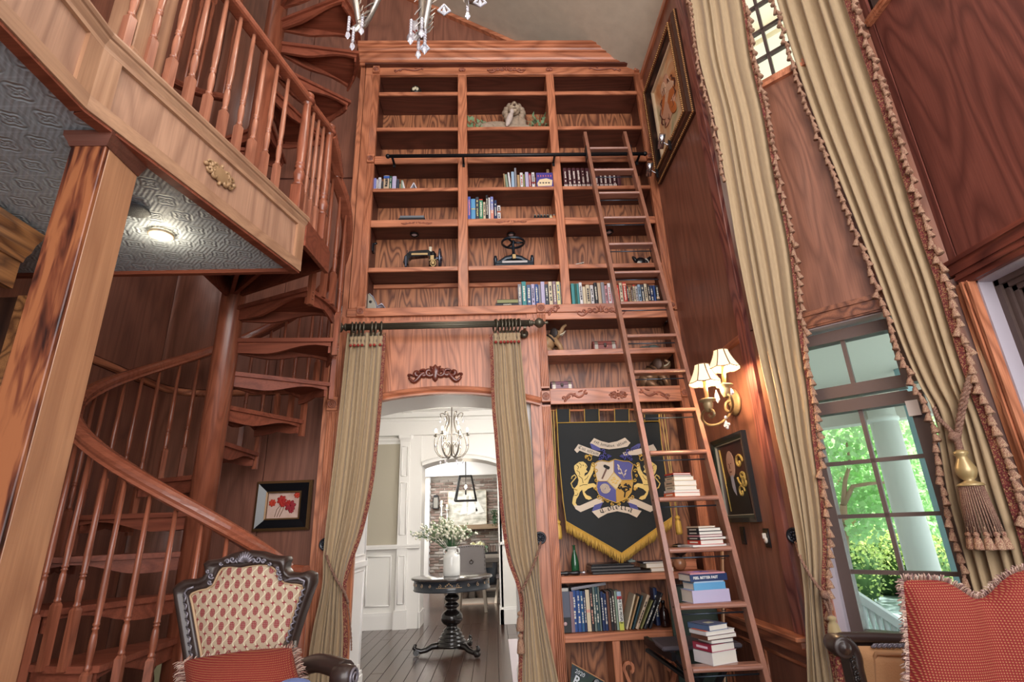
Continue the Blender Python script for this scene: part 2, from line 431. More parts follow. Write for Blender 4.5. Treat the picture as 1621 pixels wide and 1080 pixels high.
# ceiling: sloping plaster over the bookcase, flat over the bay
CEIL = plain('plaster_ceiling','#C6BAA8',.9, var=.14, bump=.35, bscale=9)
struct('ceiling', MB().poly([(1.80,-6,5.97),(1.80,4.9,5.97),(-3.0,4.9,8.81),(-3.0,-6,8.81)], (0,0,.05))
       .poly([(1.74,-6,6.0),(1.74,3.5,6.0),(3.0,3.5,6.5),(3.0,-6,6.5)], (0,0,.05)), CEIL)
mk('gable_moulding', MB().beam((1.72,Yb-.01,5.985),(-1.3,Yb-.01,7.77),.05,.07,(0,1,0)), W['oakx'], wb, local=True)
mk('gable_moulding', MB().box(.98,1.04,Yb-.02,Yb+.02,6.2,6.42), W['oakz'], wb, local=True)
mk('ceiling_moulding', MB().box(1.715,1.752,3.3,4.5,5.92,5.99), W['oaky'], wr, local=True)

# ================================================================== SETTING: doorway wall, casings and arch
DX0, DX1 = -1.07, .30                    # clear opening
acx, aR, aZ = -.43, 2.9, 2.425           # arch centre line, radius, apex
def az(x, r=aR, top=aZ): return top - (r - math.sqrt(r*r-(x-acx)**2))
wd = struct('wall_front', MB().box(-1.44,-1.42,4.54,4.8,0,3.2), MATS['wall_core'])
wd.name = 'wall_door'
# header panel with the arched lower edge
mb = MB(); n = 24; xa, xb = -1.20, .42
P = [(xa,4.525,3.16),(xb,4.525,3.16)] + [(xb-(xb-xa)*i/n, 4.525, az(xb-(xb-xa)*i/n)+.05) for i in range(n+1)]
mk('header_panel', MB().poly(P, (0,.03,0)), W['oakz'], wd, local=True)
mb = MB().sweep([(xa+(xb-xa)*i/n, 4.51, az(xa+(xb-xa)*i/n)+.03) for i in range(n+1)],
      [(-.02,-.045),(.035,-.045),(.035,-.03),(.025,-.022),(.04,-.008),(.028,.004),(.034,.018),(.012,.03),(-.02,.03)], ups=[(0,0,1)]*(n+1))
mk('arch_moulding', mb, W['oakx'], wd, local=True)
mk('side_board', MB().box(-1.30,-1.12,4.515,4.56,0,3.16), W['oakz'], wd, local=True)
mk('side_board', MB().box(.33,.425,4.515,4.56,0,3.16), W['oakz'], wd, local=True)
mk('frame_strip', MB().box(-1.20,.40,4.505,4.53,3.085,3.11).box(-1.13,-1.09,4.505,4.53,2.2,3.09), W['oakx'], wd, local=True)
# white jambs and arched soffit through the thickness of the wall
def jamb(x0, x1, face):
    j = mk('jamb', MB().box(x0,x1,4.57,5.06,0,2.42), white, wd, local=True)
    xf = x1 if face > 0 else x0; a, b = (xf, xf+.008*face)
    for z0,z1 in ((.28,1.0),(1.12,2.2)):
        mb = MB()
        for q in (((a,4.63,z0),(a,5.0,z0)),((a,5.0,z0),(a,5.0,z1)),((a,5.0,z1),(a,4.63,z1)),((a,4.63,z1),(a,4.63,z0))): mb.tube(q, .009, 6)
        mk('panel_moulding', mb, white, j, local=True)
    mk('baseboard', MB().box(min(a,a+.02*face),max(a,a+.02*face),4.57,5.08,0,.2).box(min(a,a+.012*face),max(a,a+.012*face),4.57,5.08,.2,.23), white, j, local=True)
    mk('chair_rail', MB().box(min(a,a+.02*face),max(a,a+.02*face),4.57,5.06,1.03,1.07), white, j, local=True)
jamb(-1.24,-1.15,1); jamb(.17,.36,-1)
mb = MB()
P = [(-1.16,4.56,3.0)]+[(-1.16+1.54*i/n, 4.56, az(-1.16+1.54*i/n)-.006) for i in range(n+1)]+[(.38,4.56,3.0)]
mk('arch_soffit', MB().poly(P[::-1], (0,.50,0)), white, wd, local=True)
mk('wall_core', MB().box(-1.42,-1.20,4.575,5.055,0,3.3).box(.36,1.9,4.90,5.06,0,3.3).box(-1.42,1.9,4.9,5.06,3.0,3.3).box(-4,-1.42,4.95,5.06,0,3.3), white, wd, local=True)
mk('wall_core', MB().box(1.75,1.86,4.85,5.06,0,3.3), white, wd, local=True)

# ================================================================== bookcases
FLUTE = []
def pilaster_mb(x0, x1, z0, z1, y=4.5, t=.02):
    mb = MB().box(x0,x1,y-t*.4,y+.04,z0,z1); w = x1-x0; k = 5
    for i in range(k):
        a = x0+w*(i+.18)/k; b = x0+w*(i+.82)/k
        mb.tube([((a+b)/2,y-t*.4,z0+.015),((a+b)/2,y-t*.4,z1-.015)], (b-a)/2, 6)
    return mb
def rosette(parent, x, z, w, y=4.5):
    o = mk('rosette', MB().bbox(x-w/2,x+w/2,y-.03,y+.03,z-w*.62,z+w*.62,.004), W['oakx'], parent)
    mb = MB()
    for R, r in ((w*.36,.006),(w*.2,.005)): mb.torus((x,y-.03,z), R, r, (0,1,0), 18, 6)
    mb.ball((x,y-.03,z), .009, 8, 6)
    mk('turned_ring', mb, wood('rosette_oak','#A5644E','#552A20','z',bands=.3), o)
def carve(parent, curves, leaves, M, mat, name='carving', rr=.006):
    mb = MB()
    for c in curves:
        n = len(c); mb.tube([Vector((p[0],p[1],rr*.6)) for p in c], [rr*(.55+.9*sin(pi*(i+.5)/n)) for i in range(n)], 6)
    for (x,y,a,l,w) in leaves:
        mb.ball((x,y,rr*.4), l, 8, 6, ry=w, rz=rr*1.5, M=Matrix.Rotation(a,3,'Z'))
    mb.xf(M); return mk(name, mb, mat, parent)
def s_scroll(L, h, flip=1):
    c = [(x*flip,y) for x,y in ([( -L/2+L*i/16, h*(sin(pi*i/8)*.35+(i/16-.5)*.9)) for i in range(17)])]
    a = [(p[0]*flip,p[1]) for p in scroll2d((-L/2,-h*.25), h*.28, .9, -pi/2, 1, 14)]
    b = [(p[0]*flip,p[1]) for p in scroll2d((L/2,h*.25), h*.2, .8, pi/2, 1, 12)]
    lv = [(flip*(-L*.3),-h*.18,.6*flip,h*.28,h*.1),(flip*(-L*.05),h*.05,.8*flip,h*.26,h*.09),(flip*L*.25,h*.38,.3*flip,h*.25,h*.08)]
    return [c,a,b], lv
def medallion(wd_, h):
    cs = []; lv = [(0,0,pi/2,h*.22,h*.12)]
    for f in (1,-1):
        for g in (1,-1):
            cs.append([(p[0],p[1]*g) for p in scroll2d((f*wd_*.17,h*.2), h*.22, 1.2, pi, f, 16)])
            cs.append([(p[0],p[1]*g) for p in scroll2d((f*wd_*.34,h*.12), h*.16, 1.1, 0, f, 14)])
        lv += [(f*wd_*.46,0,0,wd_*.07,h*.1),(f*wd_*.1,0,0,wd_*.05,h*.08)]
    lv += [(0,h*.4,pi/2,h*.1,h*.07),(0,-h*.4,pi/2,h*.1,h*.07)]
    return cs, lv
def swag(L, h):
    cs = []; lv = [(0,h*.15,pi/2,h*.4,h*.16)]
    for f in (1,-1):
        cs.append(scroll2d((f*L*.11,h*.05), h*.34, 1.3, pi*.6, f, 20)); cs.append(scroll2d((f*L*.22,-h*.02), h*.26, 1.2, pi*.2, f, 18))
        cs.append([(f*(L*.12+L*.36*i/12), -h*.25+h*.25*sin(pi*i/6)) for i in range(13)])
        cs.append(scroll2d((f*L*.33,0), h*.2, 1.1, pi, f, 14))
        for k in range(4): lv.append((f*(L*.28+L*.06*k),-h*.12+h*.04*(k%2),f*(.5-.2*k),L*.035,h*.08))
        lv.append((f*L*.06,h*.28,f*.9,h*.22,h*.08)); lv.append((f*L*.48,-h*.1,0,L*.03,h*.1))
    return cs, lv
CARV = wood('carved_oak','#B06A52','#5A2C20','x',bands=.3,rough=.4)
bc = thing('bookcase','tall built-in red oak bookcase of three bays above the arched doorway','bookcase',(.2,4.66,3.16))
# columns, shelves, back
XL, XR = -1.145, 1.655
mk('back_panel', MB().box(-1.2,1.72,4.79,4.81,3.16,6.15), W['back'], bc)
mk('stile', MB().bbox(-1.30,-1.215,4.5,4.56,3.24,5.998), W['oakz'], bc)
mk('side_panel', MB().box(-1.36,-1.31,4.52,4.82,3.16,6.2), W['oakz'], bc)
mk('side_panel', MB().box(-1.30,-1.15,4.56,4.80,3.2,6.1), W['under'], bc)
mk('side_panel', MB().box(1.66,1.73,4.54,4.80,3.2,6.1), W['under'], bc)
mk('stile', MB().bbox(1.712,1.75,4.5,4.56,3.16,5.998), W['oakz'], bc)
for x0,x1 in ((-.298,-.203),(.668,.753)):
    mk('divider', MB().bbox(x0,x1,4.5,4.79,3.236,6.0), W['oakz'], bc)
for x0,x1 in ((-1.218,-1.146),(1.656,1.714)):
    mk('pilaster', pilaster_mb(x0,x1,3.24,4.83), W['oakz'], bc); mk('pilaster', pilaster_mb(x0,x1,4.93,6.0), W['oakz'], bc)
    for z in (3.197,4.88,6.055): rosette(bc, (x0+x1)/2, z, x1-x0)
for (x0,x1) in ((XL,-.298),(-.203,.668),(.753,XR)):
    for z0,z1 in ((5.712,5.756),(5.243,5.284),(4.496,4.533),(3.605,3.651)):
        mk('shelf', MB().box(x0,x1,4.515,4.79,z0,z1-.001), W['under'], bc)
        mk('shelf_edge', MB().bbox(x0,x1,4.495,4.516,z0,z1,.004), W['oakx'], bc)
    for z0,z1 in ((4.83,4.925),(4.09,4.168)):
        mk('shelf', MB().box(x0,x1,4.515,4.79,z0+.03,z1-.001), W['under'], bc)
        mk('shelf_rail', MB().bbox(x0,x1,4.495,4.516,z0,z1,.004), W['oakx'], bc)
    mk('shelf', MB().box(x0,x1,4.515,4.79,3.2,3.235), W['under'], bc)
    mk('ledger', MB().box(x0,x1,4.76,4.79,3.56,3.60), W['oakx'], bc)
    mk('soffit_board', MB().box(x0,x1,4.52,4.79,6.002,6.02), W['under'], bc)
mk('bottom_rail', MB().bbox(-1.31,1.70,4.492,4.516,3.155,3.236), W['oakx'], bc)
mk('frieze', MB().bbox(-1.30,1.75,4.5,4.54,6.0,6.13), W['oakx'], bc)
prof = [(0,0),(-.022,0),(-.022,.022),(-.036,.028),(-.036,.05),(-.03,.056),(-.045,.075),(-.066,.092),(-.07,.115),(-.088,.118),(-.088,.136),(-.10,.15),(-.118,.158),(-.118,.18),(-.138,.186),(-.138,.215),(0,.215)]
mk('crown_moulding', MB().sweep([(-1.36,4.8,6.12),(-1.36,4.5,6.12),(1.74,4.5,6.12)], [(-p[0]*-1,p[1]) if False else (-p[0],p[1]) for p in prof][::-1]), W['oakx'], bc)
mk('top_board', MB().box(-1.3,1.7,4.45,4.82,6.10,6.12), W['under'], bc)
def carv(kind, x, z, L, h, y=4.494, par=None, rr=.006, name='carving', flip=1):
    c, l = kind(L,h,flip) if kind is s_scroll else kind(L,h)
    return carve(par or bc, c, l, frame((x,y,z),(1,0,0),(0,0,1),(0,-1,0)), CARV, name, rr)
carv(s_scroll,-.83,6.06,.30,.06); carv(s_scroll,1.33,6.06,.34,.06,flip=-1); carv(swag,.235,6.06,.42,.08)
carv(medallion,-.25,6.06,.07,.05); carv(medallion,.71,6.06,.07,.05)
carv(swag,-.70,4.128,.3,.03,rr=.003); carv(swag,.225,4.128,.3,.03,rr=.003)
carv(s_scroll,.58,3.18,.1,.10); carv(swag,1.02,3.165,.46,.10)
# small round puck lights under the fourth rail
for x,y in ((656,371),(809,371),(964,367)):
    p = PZ(x,y,4.118); t = thing('shelf_light','round black-rimmed puck light under the shelf above the %s' % {656:'sewing machine',809:'iron book press',964:'open book behind the ladder'}[x],'light',(p.x,p.y,4.119),group='puck lights in the bookcase')
    mk('rim', MB().torus(p-Vector((0,0,.005)),.036,.010,(0,0,1),22,8), black, t)
    mk('lens', MB().lathe([(.030,-.006),(.02,-.009),(.001,-.010)],p,16), plain('puck_lens','#E8E0EC',.3), t)

# lower right bookcase
lb = thing('bookcase','built-in red oak shelves to the right of the doorway, behind the ladder','bookcase',(1.1,4.66,0))
mk('back_panel', MB().box(.46,1.75,4.79,4.81,0,3.15), W['back'], lb)
mk('side_panel', MB().box(.43,.50,4.56,4.79,0,3.09), W['under'], lb)
mk('side_panel', MB().box(1.685,1.74,4.56,4.79,0,3.09), W['under'], lb)
mk('pilaster', pilaster_mb(.425,.50,2.44,3.152), W['oakz'], lb); mk('pilaster', pilaster_mb(.425,.50,0,2.29), W['oakz'], lb)
mk('pilaster', pilaster_mb(1.655,1.715,0,3.09), W['oakz'], lb); mk('stile', MB().box(1.70,1.75,4.5,4.56,0,3.15), W['oakz'], lb)
rosette(lb,.4625,2.362,.08); rosette(bc,.4625,3.197,.075); rosette(lb,1.685,2.362,.06)
mk('top_rail', MB().bbox(.50,1.70,4.494,4.516,3.085,3.152), W['oakx'], lb)
mk('stile', MB().box(.395,.43,4.505,4.56,0,3.15), W['oakz'], lb)
x0, x1 = .50, 1.66
for z0,z1 in ((2.735,2.79),(.872,.922),(.462,.52)):
    mk('shelf', MB().box(x0,x1,4.515,4.79,z0+.01,z1-.001), W['oakx'], lb)
    mk('shelf_edge', MB().bbox(x0,x1,4.49,4.516,z0,z1,.004), W['oakx'], lb)
mk('shelf', MB().box(x0,x1,4.515,4.79,2.40,2.431), W['under'], lb)
mk('shelf_rail', MB().bbox(x0,x1,4.492,4.516,2.292,2.432), W['oakx'], lb)
mk('shelf', MB().box(x0,x1,4.515,4.79,3.09,3.12), W['under'], lb)
carv(s_scroll,.72,2.365,.2,.1,par=lb,rr=.007); carv(medallion,1.10,2.362,.16,.09,par=lb,rr=.006); carv(s_scroll,1.42,2.362,.24,.1,par=lb,rr=.007,flip=-1)
mk('divider', MB().bbox(.86,.92,4.5,4.79,0,.462), W['oakz'], lb)
mk('divider', MB().bbox(1.36,1.42,4.5,4.79,0,.462), W['oakz'], lb)
# curled wooden brackets of the lower cubby
for f, cx in ((1,.92),(-1,1.36)):
    z0 = .28; path = [(cx+f*.012,0),(cx+f*.012,.1)]
    mb = MB(); R = .035
    pts = [(cx+f*.16,-.02),(cx+f*.11,.08),(cx+f*.05,.18),(cx+f*.02,.26)]+[(cx+f*(.02+R-R*cos(t)), .27+R*sin(t)) for t in [k*pi*1.35/8 for k in range(9)]]
    mb.sweep([(p[0],4.56,p[1]) for p in pts], [(-.012,-.02),(.012,-.02),(.012,.02),(-.012,.02)], ups=[(0,1,0)]*len(pts))
    mk('curled_bracket', mb, W['oakz'], lb)
# carving above the doorway
cs, lv = swag(.48,.15)
hc = carve(None, cs, lv+[(0,0,pi/2,.082,.034),(0,.01,pi/2,.065,.042)], frame((PY(689,591,4.52)),(1,0,0),(0,0,1),(0,-1,0)), wood('dark_carving','#7E3E30','#3E1A14','x',bands=.3,rough=.25,coat=.5), 'carved_ornament', .014)
hc['label'] = 'dark carved scrollwork ornament on the oak header above the doorway'; hc['category'] = 'ornament'
hc.parent = None
# lower left pilaster beside the doorway
lp = struct('trim_1')
mk('pilaster', pilaster_mb(-1.415,-1.325,0,2.29), W['oakz'], lp, local=True); mk('pilaster', pilaster_mb(-1.415,-1.325,2.40,3.16), W['oakz'], lp, local=True)
rosette(lp,-1.37,2.345,.09)
mk('casing_board', MB().box(-1.33,-1.28,4.505,4.56,0,3.16).box(-1.46,-1.41,4.52,4.82,0,3.2), W['oakz'], lp, local=True)

# ================================================================== SETTING: bay with two windows
S2 = math.sqrt(.5)
def bay(t, o, z):                         # t along the 45 degree wall (left to right), o = outwards
    X = (5.05+t/S2)/2; Y = 5.05-X
    return Vector((X+o*S2, Y+o*S2, z))
def baybox(mb, t0,t1,o0,o1,z0,z1):
    return mb.add([bay(t0,o0,z0),bay(t1,o0,z0),bay(t1,o1,z0),bay(t0,o1,z0),bay(t0,o0,z1),bay(t1,o0,z1),bay(t1,o1,z1),bay(t0,o1,z1)],
        [(0,3,2,1),(4,5,6,7),(0,1,5,4),(1,2,6,5),(2,3,7,6),(3,0,4,7)])
T0, T1 = -1.096, .007
wT0, wT1 = -.955, -.235                   # window rough opening
wy = struct('wall_bay', baybox(baybox(baybox(baybox(MB(),T0,wT0,.014,.2,0,6.5),wT1,T1+.15,.014,.2,0,6.5),wT0,wT1,.014,.2,2.42,4.33),wT0,wT1,.014,.2,0,.62), MATS['wall_core'])
for t0,t1,z0,z1 in ((wT0,wT1,2.50,4.30),(T0,wT0,0,2.49),(T0,wT0,2.5,6.4),(wT1,T1,0,2.49),(wT1,T1,2.5,6.4),(wT0,wT1,0,.60)):
    mk('panel', baybox(MB(),t0+.002,t1-.002,0,.014,z0,z1), wood('bay_panel_wood','#9C6750','#5E3A2C','z',rings=9,scale=1.2,bands=.55), wy, local=True)
mk('head_casing', baybox(baybox(baybox(MB(),wT0-.05,wT1+.05,-.02,.02,2.42,2.50),wT0-.05,wT1+.05,-.03,.02,2.485,2.515),wT0-.05,wT1+.05,-.012,.02,2.41,2.43), wood('casing_oak','#A0664A','#4A281E','x',rings=10,bands=.8,scale=1.5), wy, local=True)
mk('side_casing', baybox(baybox(MB(),wT1-.01,wT1+.06,-.015,.02,.62,2.42),wT0-.06,wT0+.01,-.015,.02,.62,2.42), W['oakz'], wy, local=True)
mk('sill_casing', baybox(baybox(MB(),wT0-.05,wT1+.05,-.03,.02,4.28,4.31),wT0-.05,wT1+.05,-.015,.02,4.30,4.35), W['oakz'], wy, local=True)
LAV = plain('painted_reveal','#B9AFB8',.5)
mk('reveal', baybox(baybox(baybox(MB(),wT0,wT0+.05,.016,.19,.62,2.42),wT1-.03,wT1,.016,.19,.62,2.42),wT0,wT1,.016,.19,2.405,2.42), LAV, wy, local=True)
DKF = plain('bronze_window_frame','#5B4A45',.45, var=.06)
GL = plain('window_glass','#EEF6F6',.0,trans=1,spec=.3,ior=1.02)
def bay_window(name, t0,t1,z0,z1, cols, rows, zr=None, transom=None):
    w = struct(name)
    f = mk('window_frame', baybox(baybox(baybox(baybox(MB(),t0-.075,t0,.075,.16,z0-.05,z1+.06),t1,t1+.075,.075,.16,z0-.05,z1+.06),t0-.01,t1+.01,.075,.16,z1,z1+.07),t0-.01,t1+.01,.075,.16,z0-.07,z0), DKF, w, local=True)
    mb = MB()
    for i in range(1,cols): baybox(mb,t0+(t1-t0)*i/cols-.011,t0+(t1-t0)*i/cols+.011,.095,.13,z0,z1)
    for z in (zr or [z0+(z1-z0)*i/rows for i in range(1,rows)]): baybox(mb,t0,t1,.095,.13,z-.011,z+.011)
    mk('muntins', mb, DKF, f, local=True)
    mk('pane', baybox(MB(),t0,t1,.108,.114,z0,z1), GL, f, local=True)
    return w
gt0, gt1 = -.842, -.362
w1 = bay_window('window_1', gt0, gt1, .70, 1.88, 2, 4, [.995,1.29,1.588])
bay_window('window_2', gt0, gt1, 2.04, 2.315, 2, 1, [])
bay_window('window_3', gt0-.02, gt1+.02, 4.39, 5.65, 2, 5, [4.645,4.90,5.15,5.4])
mk('sash_sensor', baybox(MB(),gt1-.012,gt1+.045,.045,.08,1.80,1.885), plain('sensor_white','#DCD2CE',.4), w1, local=True)
# right-hand bay wall (X = 2.53)
ws = struct('wall_side', MB().box(2.544,2.75,1.0+1.49,2.62,0,6.6).box(2.544,2.75,-1.5,2.46,2.44,4.31).box(2.544,2.75,-1.5,1.45,0,2.44), MATS['wall_core'])
mk('panel', MB().box(2.53,2.545,.5,2.47,2.585,4.30), W['panel2'], ws, local=True)
mk('panel', MB().box(2.526,2.545,2.478,2.56,2.585,6.5), W['panel2'], ws, local=True)
mk('head_casing', MB().box(2.50,2.545,.5,2.52,2.50,2.585).box(2.485,2.545,.5,2.52,2.555,2.58).box(2.51,2.545,.5,2.50,2.43,2.50).box(2.495,2.545,.5,2.5,2.46,2.48), wood('head_casing_oak','#8E4B3C','#47201E','y',rings=10,bands=.8,scale=1.4), ws, local=True)
mk('side_casing', MB().box(2.505,2.545,2.445,2.52,0,2.44).box(2.49,2.545,2.46,2.475,0,2.44).box(2.498,2.545,2.435,2.45,0,2.43), W['oakz'], ws, local=True)
mk('sill_casing', MB().box(2.50,2.55,.5,2.50,4.30,4.36).box(2.49,2.55,.5,2.5,4.325,4.34), W['oakz'], ws, local=True)
mk('reveal', MB().box(2.545,2.64,2.425,2.445,0,2.43).box(2.545,2.64,1.45,2.44,2.42,2.44), LAV, ws, local=True)
w4 = struct('window_4')
mb = MB()
for k,(a,x) in enumerate(((0,2.622),(.025,2.64),(.05,2.655),(.08,2.67))): mb.box(x,2.75,2.425-a-.03,2.425-a,.5,2.42-a).box(x,2.75,1.5,2.42-a,2.42-a-.03,2.42-a)
mb.box(2.685,2.75,2.24,2.32,.5,2.33).box(2.685,2.75,1.5,2.32,2.25,2.33).box(2.66,2.75,1.5,2.34,1.86,1.98)
f = mk('window_frame', mb, DKF, w4, local=True)
mk('pane', MB().box(2.70,2.706,1.5,2.25,.5,2.26), GL, f, local=True)
w5 = struct('window_5'); f = mk('window_frame', MB().box(2.545,2.6,2.30,2.46,4.36,6.2).box(2.545,2.6,.5,2.46,4.36,4.40), DKF, w5, local=True)
mk('pane', MB().box(2.57,2.576,.5,2.3,4.4,6.2), GL, f, local=True)

# ================================================================== balcony, post, spiral stair
ZS, ZD = 2.777, 3.146
A = Vector((-1.1255,2.857,0)); K = Vector((-1.442,1.56,0))
pj = PZ(0,30,ZS); J = K + (Vector((pj.x,pj.y,0))-K).normalized()*1.9
bal = struct('floor_gallery'); bal.name = 'floor_gallery'
pap_name = 'embossed_paper'
def emboss(nt, b):
    N = nt.nodes; L = nt.links
    tc = N.new('ShaderNodeTexCoord'); mp = N.new('ShaderNodeMapping'); mp.inputs['Scale'].default_value = (1,1,0)
    L.new(tc.outputs['Object'], mp.inputs[0])
    sx = N.new('ShaderNodeSeparateXYZ'); L.new(mp.outputs[0], sx.inputs[0])
    def M(op,a,bv=None,c=None):
        n = N.new('ShaderNodeMath'); n.operation = op
        for i,v in enumerate((a,bv,c)):
            if v is None: continue
            if isinstance(v,(int,float)): n.inputs[i].default_value = v
            else: L.new(v, n.inputs[i])
        return n.outputs[0]
    s = .13
    u = M('MULTIPLY', sx.outputs[0], 1/s); v = M('MULTIPLY', sx.outputs[1], 1/s)
    fu = M('SUBTRACT', M('FRACT', u), .5); fv = M('SUBTRACT', M('FRACT', v), .5)
    r = M('SQRT', M('ADD', M('MULTIPLY',fu,fu), M('MULTIPLY',fv,fv)))
    th = M('ARCTAN2', fv, fu)
    petals = M('SINE', M('ADD', M('MULTIPLY', r, 34), M('MULTIPLY', M('SINE', M('MULTIPLY', th, 4)), 1.6)))
    au = M('ABSOLUTE', fu); av = M('ABSOLUTE', fv)
    lines = M('SINE', M('MULTIPLY', M('ADD', u, v), 31.416))
    far = M('GREATER_THAN', r, .40)
    edge = M('GREATER_THAN', M('MAXIMUM', au, av), .47)
    h = M('ADD', M('MULTIPLY', petals, M('SUBTRACT', 1, far)), M('MULTIPLY', lines, M('MULTIPLY', far, .4)))
    h = M('ADD', h, M('MULTIPLY', edge, 1.2))
    ns = N.new('ShaderNodeTexNoise'); ns.inputs['Scale'].default_value = 30; L.new(tc.outputs['Object'], ns.inputs['Vector'])
    h = M('ADD', h, M('MULTIPLY', ns.outputs[0], 1.6))
    rp = N.new('ShaderNodeValToRGB'); rp.color_ramp.elements[0].color = lin('#8E959C'); rp.color_ramp.elements[1].color = lin('#BAC1CA')
    L.new(M('MULTIPLY_ADD', h, .3, .35), rp.inputs[0]); L.new(rp.outputs[0], b.inputs['Base Color'])
    bp = N.new('ShaderNodeBump'); bp.inputs['Strength'].default_value = .6; bp.inputs['Distance'].default_value = .003
    L.new(h, bp.inputs['Height']); L.new(bp.outputs[0], b.inputs['Normal'])
PAPER = patterned('embossed_ceiling_paper', emboss, .6)
poly = [A, K, J, Vector((-2.9,J.y,0)), Vector((-2.9,2.857,0))]
mk('soffit', MB().poly([Vector((p.x-.02,p.y-.02,ZS+.012)) for p in poly][::-1], (0,0,.02)), PAPER, bal, local=True)
mk('deck', MB().poly([Vector((p.x,p.y,ZD-.035)) for p in poly][::-1], (0,0,.035)), W['tanx'], bal, local=True)
mk('rear_trim', MB().box(-2.9,A.x-.01,2.835,2.865,ZS-.01,ZD-.035), W['stair'], bal, local=True)
def segbox(mb, P, Q, u0, u1, n0, n1, z0, z1):
    d = (Q-P).normalized(); nrm = Vector((d.y,-d.x,0))
    if nrm.x < 0: nrm = -nrm
    f = lambda u,n,z: P+d*u+nrm*n+Vector((0,0,z))
    return mb.add([f(u0,n0,z0),f(u1,n0,z0),f(u1,n1,z0),f(u0,n1,z0),f(u0,n0,z1),f(u1,n0,z1),f(u1,n1,z1),f(u0,n1,z1)],
        [(0,3,2,1),(4,5,6,7),(0,1,5,4),(1,2,6,5),(2,3,7,6),(3,0,4,7)])
for P, Q in ((A,K),(K,J)):
    L = (Q-P).length
    fa = mk('fascia_panel', segbox(MB(),P,Q,.0,L,-.03,-.012,ZS,ZD-.04), wood('tan_oak_face','#BE9276','#8A6450','z',rings=9,bands=.6,rough=.45,scale=1.1), bal, local=True)
    mk('fascia_rail', segbox(MB(),P,Q,-.0,L,-.03,.004,ZS,ZS+.062), W['tanx'], bal, local=True)
    mk('fascia_rail', segbox(MB(),P,Q,-.0,L,-.03,.004,ZD-.085,ZD-.035), W['tanx'], bal, local=True)
    for u0,u1 in ((0,.07),(L-.08,L)):
        mk('fascia_stile', segbox(MB(),P,Q,u0,u1,-.03,.0035,ZS+.062,ZD-.085), W['tanz'], bal, local=True)
    mk('lower_lip', segbox(MB(),P,Q,0,L,-.05,-.004,ZS-.012,ZS+.004), W['stair'], bal, local=True)
    d = (Q-P).normalized(); nrm = Vector((d.y,-d.x,0)); nrm = nrm if nrm.x > 0 else -nrm
    path = [P-d*.0+Vector((0,0,ZD)), Q+Vector((0,0,ZD))]
    sgn = 1 if d.cross(Vector((0,0,1))).dot(nrm) > 0 else -1
    mk('nosing', MB().sweep(path, [(sgn*u,v) for u,v in ((-.05,-.036),(.012,-.036),(.024,-.03),(.03,-.018),(.026,-.005),(.014,.0),(-.05,.0))]), W['tanx'], bal, local=True)
    mk('cove', MB().sweep(path, [(sgn*u,v) for u,v in ((0,-.075),(.006,-.06),(.016,-.045),(.018,-.036),(0,-.036))]), W['tanx'], bal, local=True)
d = (K-A).normalized(); nrm = Vector((-d.y,d.x,0)); nrm = nrm if nrm.x > 0 else -nrm
pm = PP(350,277,A,nrm)
cs, lv = medallion(.20,.12)
carve(bal, cs, lv+[(0,0,0,.08,.045)], frame(pm+nrm*-.006, -d, (0,0,1), nrm), plain('gilt_onlay','#A5825E',.4,.15), 'carved_medallion', .007)
# recessed lamp and round speaker in the soffit
p = PZ(255,372,ZS); t = thing('recessed_light','lit round recessed light in the grey embossed balcony underside','light',(p.x,p.y,ZS))
mk('trim_ring', MB().torus((p.x,p.y,ZS),.052,.008,(0,0,1),24,8), plain('trim_beige','#C9B49A',.4), t)
mk('lens', MB().lathe([(.047,-.001),(.03,-.004),(.001,-.005)],(p.x,p.y,ZS),20), plain('lamp_lens','#fff2d0',.4,emit='#fff0c8',es=9), t)
lamp('recessed_lamp','POINT',(p.x,p.y,ZS-.06),2.2,(1,.88,.65),.04)
p = PZ(210,332,ZS); t = thing('ceiling_speaker','round grey flush speaker beside the recessed light under the balcony','speaker',(p.x,p.y,ZS))
mk('grille', MB().lathe([(.072,-.001),(.065,-.007),(.001,-.008)],(p.x,p.y,ZS+.002),24), plain('grille_grey','#55565A',.6,bump=.4,bscale=300), t)
def flecks(nt,b):
    N=nt.nodes;L=nt.links;tc=N.new('ShaderNodeTexCoord');mp=N.new('ShaderNodeMapping');mp.inputs['Scale'].default_value=(26,26,3.2);L.new(tc.outputs['Object'],mp.inputs[0])
    n=N.new('ShaderNodeTexNoise');n.inputs['Scale'].default_value=1;n.inputs['Detail'].default_value=3;n.inputs['Distortion'].default_value=.6;L.new(mp.outputs[0],n.inputs['Vector'])
    r=N.new('ShaderNodeValToRGB');e=r.color_ramp.elements;e[0].position=.42;e[0].color=lin('#955A38');e[1].position=.62;e[1].color=lin('#2A0F0A');x=e.new(.52);x.color=lin('#6A3622')
    L.new(n.outputs[0],r.inputs[0]);L.new(r.outputs[0],b.inputs['Base Color'])
FLECK = patterned('post_front_oak', flecks, .35)
